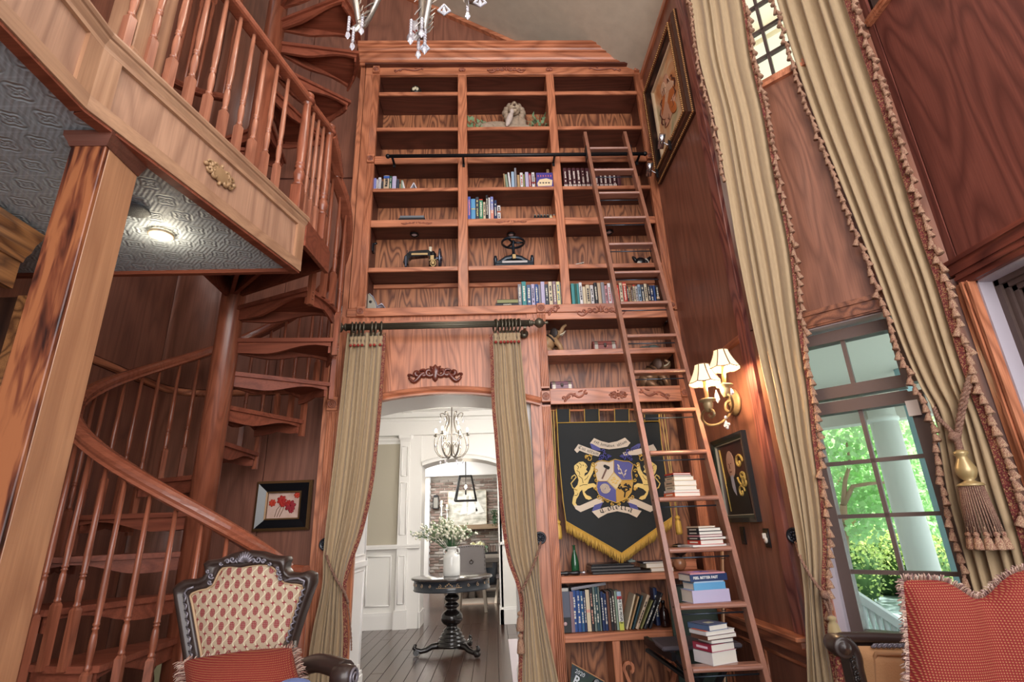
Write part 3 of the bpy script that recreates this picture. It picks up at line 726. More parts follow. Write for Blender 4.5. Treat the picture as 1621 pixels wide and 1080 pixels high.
# square oak post under the balcony
px0,px1,py0,py1 = -1.572,-1.442,1.686,1.872
t = thing('support_post','large square oak post with a moulded cap holding up the balcony','post',((px0+px1)/2,(py0+py1)/2,0))
mk('shaft_face', MB().bbox(px0,px1,py0,py0+.02,0,ZS-.04,.003), FLECK, t, 'post face of dark strongly flecked oak')
mk('shaft_face', MB().bbox(px1-.02,px1,py0+.018,py1,0,ZS-.04,.003), wood('post_side_oak','#C08C66','#8C5C42','z',rings=6,bands=.5,scale=1.2), t, 'post face of paler plain oak')
mk('shaft_core', MB().box(px0,px1-.02,py0+.02,py1,0,ZS-.05), W['tanz'], t)
mk('cap_moulding', MB().sweep([(px0,py1,ZS-.06),(px0,py0,ZS-.06),(px1,py0,ZS-.06),(px1,py1,ZS-.06)],[(0,0),(.005,0),(.014,.018),(.03,.04),(.032,.06),(0,.06)]), wood('cap_oak','#6E4033','#3A1C16','x',bands=.4), t)
# the same post carries on above the balcony floor
t = thing('upper_post','square oak post rising behind the balcony balusters','post',((px0+px1)/2,(py0+py1)/2,ZD))
mk('shaft', MB().bbox(px0+.0,px1,py0,py1,ZD,6.6,.004), W['tanz'], t)
mk('base_trim', MB().sweep([(px0,py1,ZD),(px0,py0,ZD),(px1,py0,ZD),(px1,py1,ZD)],[(0,0),(.018,0),(.018,.05),(.008,.07),(0,.07)]), W['tanz'], t)
# built-in shelves on the left, mostly behind the post
q = PZ(0,342,ZS-.0); cxf = q.x; 
t = thing('bookcase','dark empty built-in shelves with striped oak crown behind the big square post','bookcase',(cxf-.2,1.3,0))
mk('crown_moulding', MB().sweep([(cxf,-.2,ZS-.16),(cxf,2.4,ZS-.16)],[(0,0),(.012,0),(.02,.03),(.04,.05),(.05,.09),(.075,.12),(.08,.15),(0,.15)]), W['tiger'], t)
mk('frieze', MB().box(cxf-.04,cxf,-.2,2.4,ZS-.30,ZS-.155), W['tiger'], t)
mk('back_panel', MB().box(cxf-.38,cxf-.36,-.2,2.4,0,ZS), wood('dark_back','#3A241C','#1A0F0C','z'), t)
q2 = PX(50,440,cxf)
mk('stile', MB().box(cxf-.04,cxf,q2.y,q2.y+.06,0,ZS-.3), W['tiger'], t)
q3 = PX(10,514,cxf)
for z in (q3.z, q3.z-.40, q3.z-.8, .5): mk('shelf', MB().box(cxf-.36,cxf-.01,-.2,2.36,z-.03,z), W['tiger'], t)
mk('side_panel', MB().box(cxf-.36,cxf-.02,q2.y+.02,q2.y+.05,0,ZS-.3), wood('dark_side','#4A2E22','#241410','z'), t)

# ---- balusters
def baluster_mb(H, sq=.030, base=.27):
    h = sq/2; mb = MB().box(-h,h,-h,h,0,base); k = h*.62
    mb.add([(-h,-h,base),(h,-h,base),(h,h,base),(-h,h,base),(-k,-k,base+.014),(k,-k,base+.014),(k,k,base+.014),(-k,k,base+.014)],
           [(0,1,5,4),(1,2,6,5),(2,3,7,6),(3,0,4,7),(4,5,6,7)])
    b = base+.01; q = h/.015
    prof = [(.009,b),(.013,b+.006),(.014,b+.014),(.011,b+.02),(.011,b+.028),(.0135,b+.06),(.0145,b+.09),(.0125,b+.125),(.009,b+.14),(.013,b+.144),(.013,b+.149),(.0085,b+.153),(.0135,b+.158),(.0135,b+.164),(.011,b+.17),(.0145,b+.25),(.0125,b+.36),(.009,H)]
    return mb.lathe([(r*q,z) for r,z in prof], n=10)
BAL = MB(); BALM = bpy.data.meshes.new('baluster')
def mesh_of(mb, mat, nm):
    me = bpy.data.meshes.new(nm); me.from_pydata([tuple(p) for p in mb.v],[],mb.f); me.polygons.foreach_set('use_smooth', mb.sm); me.materials.append(mat); return me
GALW = wood('gallery_turned','#BC7C60','#764232','z',rough=.3,bands=.45,coat=.2,scale=1.8)
bal_m = mesh_of(baluster_mb(.88,.034,.20), GALW, 'baluster_gallery')
bal_s = mesh_of(baluster_mb(1.0,.036,.27), W['stairz'], 'baluster_stair')
def newel_mb(H):
    mb = MB().bbox(-.034,.034,-.034,.034,0,.20,.004); b = .20
    prof = [(.028,b),(.036,b+.012),(.028,b+.026),(.024,b+.03),(.026,b+.04),(.034,b+.07),(.036,b+.09),(.026,b+.12),(.022,b+.128),(.032,b+.136),(.032,b+.146),(.024,b+.152),(.03,b+.16),(.031,b+.17),(.027,b+.18),(.033,b+.30),(.030,b+.45),(.024,H-.10),(.022,H-.09),(.031,H-.083),(.031,H-.073),(.023,H-.066),(.033,H-.058),(.036,H-.045),(.03,H-.03),(.037,H-.022),(.037,H-.008),(.02,H)]
    return mb.lathe(prof, n=18)
RAILP = [(-.032,-.022),(-.022,-.028),(.022,-.028),(.032,-.022),(.027,-.012),(.031,-.002),(.032,.010),(.026,.022),(.012,.029),(-.012,.029),(-.026,.022),(-.032,.010),(-.031,-.002),(-.027,-.012)]
rl = thing('balcony_railing','turned oak railing along the front edge of the balcony','railing',(A.x,A.y,ZD))
ZR = 4.055
inn = -.045
def inpt(P, n0): return P + n0*inn
n1 = nrm
e1 = A + n1*inn - Vector((0,0,0)) + d*.05
kk = K + n1*inn
dd = (J-K).normalized(); n2 = Vector((-dd.y,dd.x,0)); n2 = n2 if n2.x > 0 else -n2
mk('handrail', MB().sweep([e1+Vector((0,0,ZR-.03)), kk+Vector((0,0,ZR-.03)), J+n2*inn+Vector((0,0,ZR-.03))], [(u*1.15,v*1.1) for u,v in RAILP], smooth=False), W['railw'], rl)
N2 = Vector((-1.135,3.145,0))
for nm,P in (('newel',e1),('newel',N2)):
    mk(nm, newel_mb(.93 if P is e1 else .96).xf(Matrix.Translation((P.x,P.y,ZD))), W['stairz'], rl)
    mk('cap', MB().lathe([(.03,0),(.045,.008),(.047,.02),(.042,.034),(.028,.044),(.012,.05),(.002,.052)],(P.x,P.y,ZR-.055 if P is e1 else ZR-.03),18), W['stair'], rl)
mk('handrail', MB().sweep([e1+Vector((.0,.03,ZR-.03)), N2+Vector((0,-.03,ZR-.005))], RAILP), W['railw'], rl)
pxs = [(278.6,147),(310,175),(340,201),(370,227),(392,249),(416,269),(436,287),(458,304)]
base = [(PZ(x,y,ZD)-Vector((0,0,ZD))) for x,y in pxs]
us = [(b-A).dot(d) for b in base]
step = (max(us)-min(us))/7
u = min(us); us = []
Lk = (kk-e1).length
while u < Lk-.02: us.append(u); u += step
for i,u in enumerate(us):
    P = A + n1*inn + d*u
    o = inst('baluster', bal_m, rl, (P.x,P.y,ZD), (0,0,math.atan2(d.y,d.x)), (1,1,.995))
for k in range(1,9):
    P = kk + dd*(.06+step*k*1.0)
    if k in (3,4) and False: continue
    inst('baluster', bal_m, rl, (P.x,P.y,ZD), (0,0,math.atan2(dd.y,dd.x)), (1,1,.995))
for f in (.27,.5,.73):
    P = e1.lerp(N2, f); inst('baluster', bal_m, rl, (P.x,P.y,ZD), (0,0,0), (1,1,1.0))

# ---- spiral stair
SC = Vector((-1.9202,3.6835,0)); RR = .77; RT = .757; RISE = .2394; ST = 29.5
st = thing('spiral_staircase','mahogany spiral staircase winding round a thick round pole under and past the balcony','staircase',(SC.x,SC.y,0))
mk('centre_pole', MB().lathe([(.083,0),(.083,7.2)],(SC.x,SC.y,0),28), W['stairz'], st)
def cp(r, a, z): return Vector((SC.x+r*cos(rad(a)), SC.y+r*sin(rad(a)), z))
def apron(mb, a, z, R, flip):
    """board under a radial edge with an ogee lower edge"""
    n = 12; P = []
    for i in range(n+1):
        r = .07+(R-.07)*i/n; u = i/n
        P.append((r, -.040-.065*(.5+.5*cos(pi*min(1,max(0,(u-.28)/.5))))-.012*sin(pi*u)-.022*max(0,(u-.85)/.15)))
    pts = [cp(.07,a,z-.03)]+[cp(r,a,z+h) for r,h in P]+[cp(R,a,z-.03)]
    tdir = Vector((-sin(rad(a)),cos(rad(a)),0))*(.024*flip)
    return mb.poly(pts, tdir)
def tread(a0, z, parent, span=35, R=RT):
    n = 8; pts = [cp(.075,a0-14,z)] + [cp(R, a0+span*i/n, z) for i in range(n+1)] + [cp(.075,a0+span+14,z)]
    t = mk('tread', MB().poly(pts[::-1], (0,0,-.03)), W['stair'], parent)
    mk('apron', apron(MB(),a0+1.5,z,R-.02,1), W['stair'], t); mk('apron', apron(MB(),a0+span-1.5,z,R-.02,-1), W['stair'], t)
    mb = MB(); mb.add([cp(R-.03,a0+2+(span-4)*i/6,z-.03) for i in range(7)]+[cp(R-.03,a0+2+(span-4)*i/6,z-.03-.05-.03*abs(cos(pi*i/6))) for i in range(7)],
        [(i,i+1,8+i,7+i) for i in range(6)])
    o = mk('end_board', mb, W['stair'], t, solid=.016)
    return t
for i in range(12):
    tread(-28+ST*i, 2.905-RISE*i, st)
for i in range(13):
    tread(-28-ST*(i+2), 2.905+RISE*(i+2), st)
# landing wedge joining stair and balcony
Lp = cp(.94,-28.8,ZD)
pts = [cp(.075,-20,ZD), Lp, Vector((A.x,A.y,ZD)), Vector((SC.x+.05,2.866,ZD)), cp(.075,-130,ZD)]
ld = mk('landing', MB().poly(pts, (0,0,-.035)), W['stair'], st)
mb = MB()
for P,Q,h in ((cp(.08,-28,0),Vector((Lp.x,Lp.y,0)),.12),(Vector((Lp.x,Lp.y,0)),Vector((A.x,A.y,0)),.16),(cp(.08,-60,0),Vector((A.x-.05,A.y+.03,0)),.12),(cp(.08,-95,0),Vector((SC.x+.02,2.87,0)),.14),(cp(.08,-75,0),Vector((SC.x+.45,2.87,0)),.12)):
    mb.beam(P+Vector((0,0,ZD-.035-h/2)), Q+Vector((0,0,ZD-.035-h/2)), .026, h)
mk('landing_frame', mb, W['stair'], ld)
zr = lambda a: .9275-.456*rad(a)
H = [cp(RR, -22-i*6, zr(-22-i*6)) for i in range(61)]
H += [Vector((-1.15+.0,3.45,3.93)), Vector((-1.137,3.30,3.985)), N2+Vector((0,.02,ZR-.02))]
H = [H[0]+Vector((.10,-.03,-.01))]+H
mk('handrail', MB().sweep(H, [(u*1.38,v*1.38) for u,v in RAILP], smooth=False), W['railw'], st)
mk('newel', newel_mb(1.07).xf(Matrix.Translation((H[0].x,H[0].y,0))), W['stairz'], st)
def tread_z(a, lo=0):
    i = math.floor((a+28)/ST)          # a negative; tread k covers -28+ST*k .. for angle modulo full descent
    return i
k = 0; a = -386.0
while a < -24:
    # which tread: angle measured down from the top tread (uphill edge -28-360 = -388)
    i = int((a+388)//ST); z = 2.905-RISE*i
    if z < 0: z = 0
    zt = zr(a)-.03
    low = z-.02 if (k % 3) else z-.13
    low = max(low, 0.0)
    o = inst('baluster', bal_s, st, cp(RR-.012 if k%3 else RR, a, low), (0,0,rad(a)), (1,1,zt-low))
    k += 1; a += ST/3
# small wooden plugs on the blocks that run past the treads
plug = mesh_of(MB().lathe([(.006,0),(.006,.004),(.003,.007),(.001,.008)],axis=(1,0,0),n=8), W['stairz'], 'plug')
k = 0; a = -386.0
while a < -24:
    if k % 3 == 0:
        i = int((a+388)//ST); z = max(2.905-RISE*i,.1)
        for j in range(3):
            inst('plug', plug, st, cp(RR+.018, a, max(z-.09+j*.025,.05)), (0,0,rad(a)))
    k += 1; a += ST/3
# upper flight: rail start seen behind the balcony post and outer posts by the bookcase
H = [cp(RR, -528-i*5, zr(-528-i*5)-.17) for i in range(11)]
mk('upper_handrail', MB().sweep(H, [(u*1.2,v*1.2) for u,v in RAILP]), W['stair'], st)
for a in (-536,-546,-556,-566,-575):
    i = (-28-a)//ST; z = 2.905+RISE*i
    inst('baluster', bal_s, st, cp(RR, a, z-.25), (0,0,rad(a)), (1,1,zr(a)-.19-z+.25))
for a in (-612,-622,-640,-650,-660,-672,-682,-692,-702,-712):
    i = math.ceil((-28-a)/ST); z = 2.905+RISE*i
    inst('baluster', bal_s, st, cp(RR-.02, a, z-.30), (0,0,rad(a)), (1,1,1.1))
# a guitar stands behind the lower treads
g = thing('guitar','acoustic guitar standing behind the lower spiral stair treads','guitar',(-2.33,4.35,0),rot=(rad(-6),rad(4),0))
prof = [(0,-.24),(.13,-.23),(.19,-.16),(.2,-.08),(.17,-.0),(.125,.06),(.13,.12),(.15,.17),(.13,.23),(.07,.265),(0,.27)]
out = [(x,0,z+.25) for x,z in prof]+[(-x,0,z+.25) for x,z in prof[-2:0:-1]]
mk('body', MB().poly(out,(0,.09,0)), plain('guitar_top','#B9B48C',.3,coat=.4), g, local=True)
mk('sound_hole', MB().lathe([(.045,0),(.044,.003),(.001,.004)],(0,-.001,.33),20,axis=(0,-1,0)), blackpaint, g, local=True)
mk('neck', MB().box(-.022,.022,-.012,.01,.5,.93), plain('fretboard','#77777E',.4), g, local=True)
mb = MB()
for k in range(14): mb.box(-.022,.022,-.014,-.011,.52+.03*k,.5225+.03*k)
mk('frets', mb, plain('fret_metal','#C9CAD4',.3,.8), g, local=True)
mk('headstock', MB().poly([(-.022,0,.93),(-.034,0,.97),(-.034,0,1.09),(.034,0,1.09),(.034,0,.97),(.022,0,.93)],(0,.015,0)), plain('headstock_red','#6E2A1E',.3), g, local=True)
for s_ in (-1,1):
    for k in range(3): mk('tuning_peg', MB().ball((s_*.045,0,.985+.035*k),.009,8,6), plain('peg_chrome','#C8CBD6',.2,.9), g, local=True)

# ================================================================== curtains
def fabric(nt, b):
    N = nt.nodes; L = nt.links; tc = N.new('ShaderNodeTexCoord')
    mp = N.new('ShaderNodeMapping'); mp.inputs['Scale'].default_value = (60,60,6); L.new(tc.outputs['Object'], mp.inputs[0])
    n = N.new('ShaderNodeTexNoise'); n.inputs['Scale'].default_value = 3; n.inputs['Detail'].default_value = 5; L.new(mp.outputs[0], n.inputs['Vector'])
    n2 = N.new('ShaderNodeTexNoise'); n2.inputs['Scale'].default_value = 260; L.new(tc.outputs['Object'], n2.inputs['Vector'])
    mx = N.new('ShaderNodeMixRGB'); mx.inputs[1].default_value = lin('#9C8364'); mx.inputs[2].default_value = lin('#B89E79'); L.new(n.outputs[0], mx.inputs[0])
    L.new(mx.outputs[0], b.inputs['Base Color'])
    bp = N.new('ShaderNodeBump'); bp.inputs['Strength'].default_value = .25; bp.inputs['Distance'].default_value = .002; L.new(n2.outputs[0], bp.inputs['Height']); L.new(bp.outputs[0], b.inputs['Normal'])
CURT = patterned('linen_velvet', fabric, .75, sheen=.35)
def speckle(c1, c2, c3, sc=220):
    def fn(nt, b):
        N = nt.nodes; L = nt.links; tc = N.new('ShaderNodeTexCoord')
        v = N.new('ShaderNodeTexVoronoi'); v.inputs['Scale'].default_value = sc; L.new(tc.outputs['Object'], v.inputs['Vector'])
        rp = N.new('ShaderNodeValToRGB'); rp.color_ramp.interpolation = 'CONSTANT'
        e = rp.color_ramp.elements; e[0].color = lin(c1); e[1].position = .45; e[1].color = lin(c2)
        x = e.new(.75); x.color = lin(c3)
        sp = N.new('ShaderNodeSeparateXYZ'); L.new(v.outputs['Color'], sp.inputs[0]); L.new(sp.outputs[0], rp.inputs[0]); L.new(rp.outputs[0], b.inputs['Base Color'])
        bp = N.new('ShaderNodeBump'); bp.inputs['Strength'].default_value = .6; bp.inputs['Distance'].default_value = .004; L.new(v.outputs['Distance'], bp.inputs['Height']); L.new(bp.outputs[0], b.inputs['Normal'])
    return fn
BRAID = patterned('red_braid', speckle('#6B2A2A','#8A4038','#A98058'), .8)
ROPE = patterned('twisted_rope', speckle('#8E6858','#A88870','#6E4038',500), .7)
TASS = patterned('tassel_thread', speckle('#A9826A','#8C5B4C','#C2A07E',420), .8)
def catm(P, t):
    n = len(P)-1; x = t*n; i = min(int(x), n-1); f = x-i
    p0,p1,p2,p3 = P[max(i-1,0)],P[i],P[i+1],P[min(i+2,n)]
    return .5*((2*p1)+(p2-p0)*f+(2*p0-5*p1+4*p2-p3)*f*f+(3*p1-p0-3*p2+p3)*f**3)
def curtain_panel(rows, plane, nrm, folds, amp, parent, seed=1, nv=70, ampf=None):
    L = [plane(r[0],r[1]) for r in rows]; R = [plane(r[2],r[3]) for r in rows]
    # key rows by cumulative length so folds stay even
    rnd = random.Random(seed); ph = [rnd.uniform(-.25,.25) for _ in range(folds+2)]; am = [rnd.uniform(.7,1.2) for _ in range(folds+2)]
    nrm = Vector(nrm).normalized(); nu = folds*12
    def fn(u, v):
        a = catm(L, v); b = catm(R, v); x = (u+.035*sin(2*pi*u*1.5+seed)+.02*sin(2*pi*u*3.3+seed*2+v))*folds; x = min(max(x,0),folds-1e-4); i = int(min(x, folds-1)); f = x-i
        w = cos(2*pi*(x+ph[i]*(sin(pi*f))**2*.5)); w = w*.8+.2*cos(4*pi*x+ph[i]*9)*sin(pi*f)
        k = amp*(am[i]*(1-f)+am[i+1]*f)*(ampf(v) if ampf else 1)
        drift = .012*sin(3.1*v*pi+i*1.7)*sin(pi*u)
        return a.lerp(b, u) + nrm*(w*k) + (b-a).normalized()*(drift*.5)
    mb = MB().grid(fn, nu, nv)
    o = mk('fabric', mb, CURT, parent, solid=.004)
    return L, R, fn
def edge_band(fn, side, parent, w, nrm, out=1):
    pts = [fn(side, j/60) for j in range(61)]; nrm = Vector(nrm).normalized()
    o = mk('braid_trim', MB().sweep(pts, [(-w/2,-.006),(w/2,-.006),(w/2,.006),(-w/2,.006)], ups=[nrm]*61), BRAID, parent)
    return pts
tas_mb = MB().lathe([(.004,0),(.010,-.006),(.010,-.014),(.006,-.018),(.011,-.024),(.015,-.045),(.018,-.058),(.017,-.062),(.003,-.060)][::-1], n=8)
tas_mb.tube([(0,0,0),(0,0,.018)],.002,5)
tas_m = mesh_of(tas_mb, TASS, 'tassel_small')
def tassels(pts, parent, pitch, off, sc=1.0, seed=3):
    rnd = random.Random(seed); acc = 0; last = pts[0]
    for p in pts[1:]:
        seg = (p-last).length; k = 0
        while acc+seg >= pitch:
            f = (pitch-acc)/seg; q = last.lerp(p, f); last = q; seg = (p-last).length; acc = 0
            inst('tassel', tas_m, parent, q+off, (rnd.uniform(-.25,.25),rnd.uniform(-.35,.1),rnd.uniform(0,6)), (sc*rnd.uniform(.9,1.1),)*2+(sc*rnd.uniform(.9,1.1),))
        acc += seg; last = p
Yc = 4.36; nY = (0,-1,0)
lc = thing('curtain','tan velvet curtain tied back at the left side of the doorway','curtain',(-1.05,Yc,0),group='doorway curtains')
rowsL = [(551,528,608,527),(547,560,607,560),(541,620,603,622),(534,690,597,692),(525,765,588,768),(517,835,573,838),(513,880,557,885),(512,918,547,920),(507,950,546,950),(496,1000,548,1005),(484,1080,546,1075),(477,1150,544,1150)]
L,R,fnL = curtain_panel(rowsL, lambda x,y: PY(x,y,Yc), nY, 7, .026, lc, 2, 80)
pts = edge_band(fnL, 1, lc, .028, nY)
rc = thing('curtain','tan velvet curtain tied back at the right side of the doorway','curtain',(.15,Yc,0),group='doorway curtains')
rowsR = [(777,532,823,529),(779,570,826,566),(781,640,833,640),(786,700,840,700),(791,765,845,770),(797,830,849,835),(806,885,853,885),(820,925,855,925),(826,960,860,960),(825,1005,868,1005),(823,1080,884,1080),(821,1150,898,1150)]
L,R,fnR = curtain_panel(rowsR, lambda x,y: PY(x,y,Yc), nY, 7, .026, rc, 5, 80)
edge_band(fnR, 0, rc, .028, nY)
# rod with rings, header pleats
BRZ = plain('antique_bronze','#6B6455',.38,.7,var=.15)
ra, rb_ = PY(549,518.5,4.33), PY(836,511.5,4.33)
zr_ = (ra.z+rb_.z)/2
rod = thing('curtain_rod','fluted bronze curtain rod with turned finials above the doorway','curtain rod',((ra.x+rb_.x)/2,4.33,zr_))
mb = MB(); n = 20
mb.lathe([(.026,0),(.026,rb_.x-ra.x)],(ra.x,4.33,zr_),8,axis=(1,0,0))
for k in range(14):
    a = 2*pi*k/14; mb.tube([(ra.x,4.33+.026*cos(a),zr_+.026*sin(a)),(rb_.x,4.33+.026*cos(a),zr_+.026*sin(a))],.0045,5)
mk('pole', mb, BRZ, rod)
fin = [(.026,0),(.036,.008),(.036,.016),(.024,.022),(.03,.034),(.02,.044),(.014,.05),(.026,.062),(.044,.085),(.046,.10),(.036,.125),(.016,.14),(.010,.15),(.016,.162),(.014,.174),(.003,.18)]
mk('finial', MB().lathe(fin,(rb_.x,4.33,zr_),18,axis=(1,0,0)), BRZ, rod)
mk('finial', MB().lathe([(r,z*.55) for r,z in fin],(ra.x,4.33,zr_),18,axis=(-1,0,0)), BRZ, rod)
for x in (ra.x+.05, rb_.x-.03):
    mk('bracket', MB().box(x-.012,x+.012,4.33,4.50,zr_-.045,zr_-.03).lathe([(.04,0),(.04,.012),(.01,.02)],(x,4.50,zr_-.04),14,axis=(0,-1,0)), BRZ, rod)
knot_m = mesh_of(MB().ball((0,0,0),.013,8,6), plain('red_knot','#9A3228',.6), 'knot')
ring_src = None
PLEAT = MB().grid(lambda u,v: Vector((.019*cos(2*pi*u)*(1-.45*sin(pi*min(1,v*1.0))**6 if v<.9 else .6), .018*sin(2*pi*u)*(.75 if v>.8 else 1), -.085*v)), 12, 8)
pleat_m = mesh_of(PLEAT, CURT, 'pleat')
def rings(xs, y, ytop, parent, grp):
    for k,x in enumerate(xs):
        p = PY(x, ytop, 4.33); tilt = .0
        r = thing('curtain_ring','bronze ring round the rod, %s of those carrying the %s' % (('first','second','third','fourth','fifth','sixth','seventh')[k]+' from the left', grp),'ring',(p.x,4.33,zr_-.020),group='curtain rings on the doorway rod')
        mk('hoop', MB().torus((p.x,4.33,zr_-.018),.056,.0085,(1,.35,0),20,6), BRZ, r)
        mk('eyelet', MB().torus((p.x,4.33,zr_-.076),.010,.003,(0,1,0),10,5), BRZ, r)
        inst('header_pleat', pleat_m, parent, (p.x, Yc-.012, zr_-.085))
        inst('red_knot', knot_m, parent, (p.x, Yc-.032, zr_-.170))
rings((557,563,569,575,588,594,603), 0, 518, lc, 'left doorway curtain')
rings((784,792,797.5,803,808,813.5,820), 0, 512, rc, 'right doorway curtain')
# tiebacks of the doorway curtains
def rosette_knob(name, label, c, axis, r=.045, grp=None):
    t = thing(name, label, 'curtain holdback', c, group=grp); A_ = Vector(axis).normalized(); c = Vector(c)
    mk('disc', MB().lathe([(r*.6,-.02),(r,-.012),(r*1.05,0),(r,.010),(r*.9,.016),(r*.8,.010),(r*.2,.012),(.001,.016)], c, 24, axis=A_), blackpaint, t)
    mb = MB(); X = A_.orthogonal().normalized(); Y = A_.cross(X)
    for k in range(8):
        a = 2*pi*k/8; q = c+A_*.014+(X*cos(a)+Y*sin(a))*r*.45; mb.ball(q, r*.2, 6, 5, ry=r*.2, rz=r*.2)
    mb.torus(c+A_*.014, r*.8, .003, A_, 24, 5); mb.ball(c+A_*.016, r*.2, 8, 6)
    mk('relief', mb, plain('black_relief','#3C3F4A',.25,.5), t); return t
def rope(t, pts, r, name='rope'):
    mb = MB(); P = [Vector(p) for p in pts]; M_ = len(P)
    fine = []
    for i in range(40): fine.append(catm(P, i/39))
    for ph in (0, pi):
        path = []
        for i,p in enumerate(fine):
            tt = (fine[min(i+1,39)]-fine[max(i-1,0)]).normalized(); x = tt.orthogonal().normalized(); y = tt.cross(x)
            a = ph+i*1.1; path.append(p+(x*cos(a)+y*sin(a))*r*.5)
        mb.tube(path, r*.62, 6)
    return mk(name, mb, ROPE, t)
k1 = PY(515,862,4.44); rosette_knob('curtain_holdback','black round holdback with floral relief left of the doorway, under the flower painting',k1,(0,-1,0),.047,)
t = thing('tieback','twisted rope tieback round the left doorway curtain','tieback',PY(530,925,4.3))
rope(t, [k1+Vector((.01,-.04,-.03)), PY(520,890,4.31), PY(531,915,4.30), PY(545,938,4.31), PY(551,955,4.33)], .010)
rope(t, [PY(549,945,4.33), PY(553,975,4.34), PY(556,1010,4.34), PY(556,1030,4.34)], .006)
k2 = PY(855,852,4.44); rosette_knob('curtain_holdback','black round holdback with floral relief right of the doorway, beside the black banner',k2,(0,-1,0),.047)
t = thing('tieback','twisted rope tieback with hanging tassels round the right doorway curtain','tieback',PY(840,900,4.3))
rope(t, [k2+Vector((-.0,-.04,-.03)), PY(850,880,4.31), PY(840,905,4.30), PY(830,927,4.31), PY(824,938,4.33)], .010)
rope(t, [PY(826,935,4.31), PY(829,955,4.31), PY(825,985,4.31), PY(824,1010,4.31)], .006)
for (x,y) in ((824,1010),(823,975)):
    p = PY(x,y,4.30); mk('tassel', MB().lathe([(.006,.03),(.018,.02),(.018,.005),(.009,-.004),(.022,-.02),(.03,-.09),(.028,-.1),(.003,-.1)][::-1],p,12), TASS, t)

# bay curtains
nB = (-S2,-S2,0)
c1 = thing('curtain','tall tan velvet curtain with tassel fringe left of the bay window, beside the sconce','curtain',(1.75,3.1,0))
rows = [(1070,-110,1156,-110),(1094,0,1178,0),(1108,93,1192,93),(1131,185,1212,180),(1150,287,1230,280),(1168,394,1253,390),(1187,490,1265,490),(1202,560,1274,560),(1217,625,1284,625),(1231,694,1291,694),(1243,747,1298,747),(1253,800,1304,800),(1264,862,1308,862),(1274,935,1306,930),(1277,1000,1312,1000),(1280,1080,1326,1080),(1284,1190,1345,1190)]
_,_,f1 = curtain_panel(rows, lambda x,y: PF(x,y,-.13), nB, 5, .026, c1, 9, 110)
pts = edge_band(f1, 1, c1, .02, nB); tassels(pts[4:], c1, .052, Vector(nB)*.01+Vector((.012,-.012,-.004)))
ptl = [f1(0, j/60) for j in range(0,16)]; tassels(ptl, c1, .055, Vector(nB)*.01+Vector((-.01,.01,0)), .9)
n2c = Vector((-.92,-.38,0)); O2 = Vector((2.33,2.55,0))
c2 = thing('curtain','tall tan velvet curtain with red braid in the corner right of the bay window','curtain',(2.33,2.55,0))
rows = [(1200,-110,1306,-110),(1233,0,1344,0),(1261,93,1376,93),(1293,185,1407,185),(1330,278,1437,278),(1363,361,1462,361),(1395,444,1491,444),(1430,540,1520,540),(1458,605,1541,605),(1484,655,1558,650),(1494,714,1578,705),(1507,790,1602,780),(1525,855,1624,850),(1545,930,1646,930),(1570,1010,1668,1010),(1590,1090,1690,1090),(1610,1190,1715,1190)]
_,_,f2 = curtain_panel(rows, lambda x,y: PP(x,y,O2,n2c), n2c, 5, .030, c2, 12, 110)
pts = edge_band(f2, 1, c2, .034, n2c); tassels(pts[3:], c2, .050, n2c*.01+Vector((.01,-.024,-.004)), 1.05)
pts = [f2(0, j/60) for j in range(61)]; tassels(pts[3:52], c2, .052, n2c*.01+Vector((-.008,.016,-.004)), 1.0, 5)
# tieback of the left bay curtain
kb = PF(1258,848,-.02); rosette_knob('curtain_holdback','black round holdback half hidden by the left bay curtain, right of the light switch',kb,nB,.045)
t = thing('tieback','rope tieback with knotted tassel round the left bay curtain','tieback',PF(1300,930,-.2))
rope(t, [kb+Vector((0,0,-.03)), PF(1268,885,-.16), PF(1285,915,-.19), PF(1304,940,-.19)], .009)
for dx in (-.012,.012): rope(t, [PF(1305,940,-.2)+Vector((dx,-dx,0)), PF(1312,962,-.2)+Vector((dx*.4,-dx*.4,0)), PF(1316,980,-.2)], .007)
p = PF(1306,942,-.21); mk('knot', MB().ball(p,.022,10,8), ROPE, t)
p = PF(1318,985,-.2); mk('tassel', MB().lathe([(.010,.03),(.02,.022),(.022,.012),(.014,.004),(.024,-.01),(.034,-.05),(.044,-.12),(.04,-.13),(.003,-.13)][::-1],p,16), plain('gold_tassel','#A99368',.6,sheen=.4), t)
# tieback with the large key tassel
t = thing('tieback','long rope tieback with a large gold-headed key tassel on the right bay curtain','tieback',PP(1525,690,O2,n2c)+n2c*.06)
pp = lambda x,y,o=.05: PP(x,y,O2,n2c)+n2c*o
rope(t, [pp(1543,585,.02), pp(1537,620), pp(1529,655), pp(1524,690)], .013); rope(t, [pp(1547,588,.02), pp(1541,622), pp(1533,658), pp(1527,692)], .011)
rope(t, [pp(1478,640,.0), pp(1494,662), pp(1510,678), pp(1522,692)], .011)
mk('knot', MB().ball(pp(1521,692,.055),.026,12,8,bump=.1), ROPE, t)
rope(t, [pp(1523,694), pp(1527,705), pp(1529,716)], .016)
p = pp(1531,716,.06)
mk('tassel_head', MB().lathe([(.012,.01),(.03,.0),(.032,-.01),(.022,-.02),(.024,-.035),(.042,-.075),(.044,-.095),(.034,-.12),(.02,-.135),(.03,-.142),(.05,-.15),(.056,-.16),(.03,-.165)][::-1],p,24), plain('gold_urn','#B59B6C',.35,.35,coat=.3), t)
mb = MB(); c = p+Vector((0,0,-.16)); rnd = random.Random(4)
for k in range(34):
    a = 2*pi*k/34; r0_,r1_ = .045,.066; mb.tube([c+Vector((r0_*cos(a),r0_*sin(a),0)), c+Vector((r1_*cos(a),r1_*sin(a),-.2-rnd.random()*.03))], .0042, 5)
mk('skirt', mb, ROPE, t)
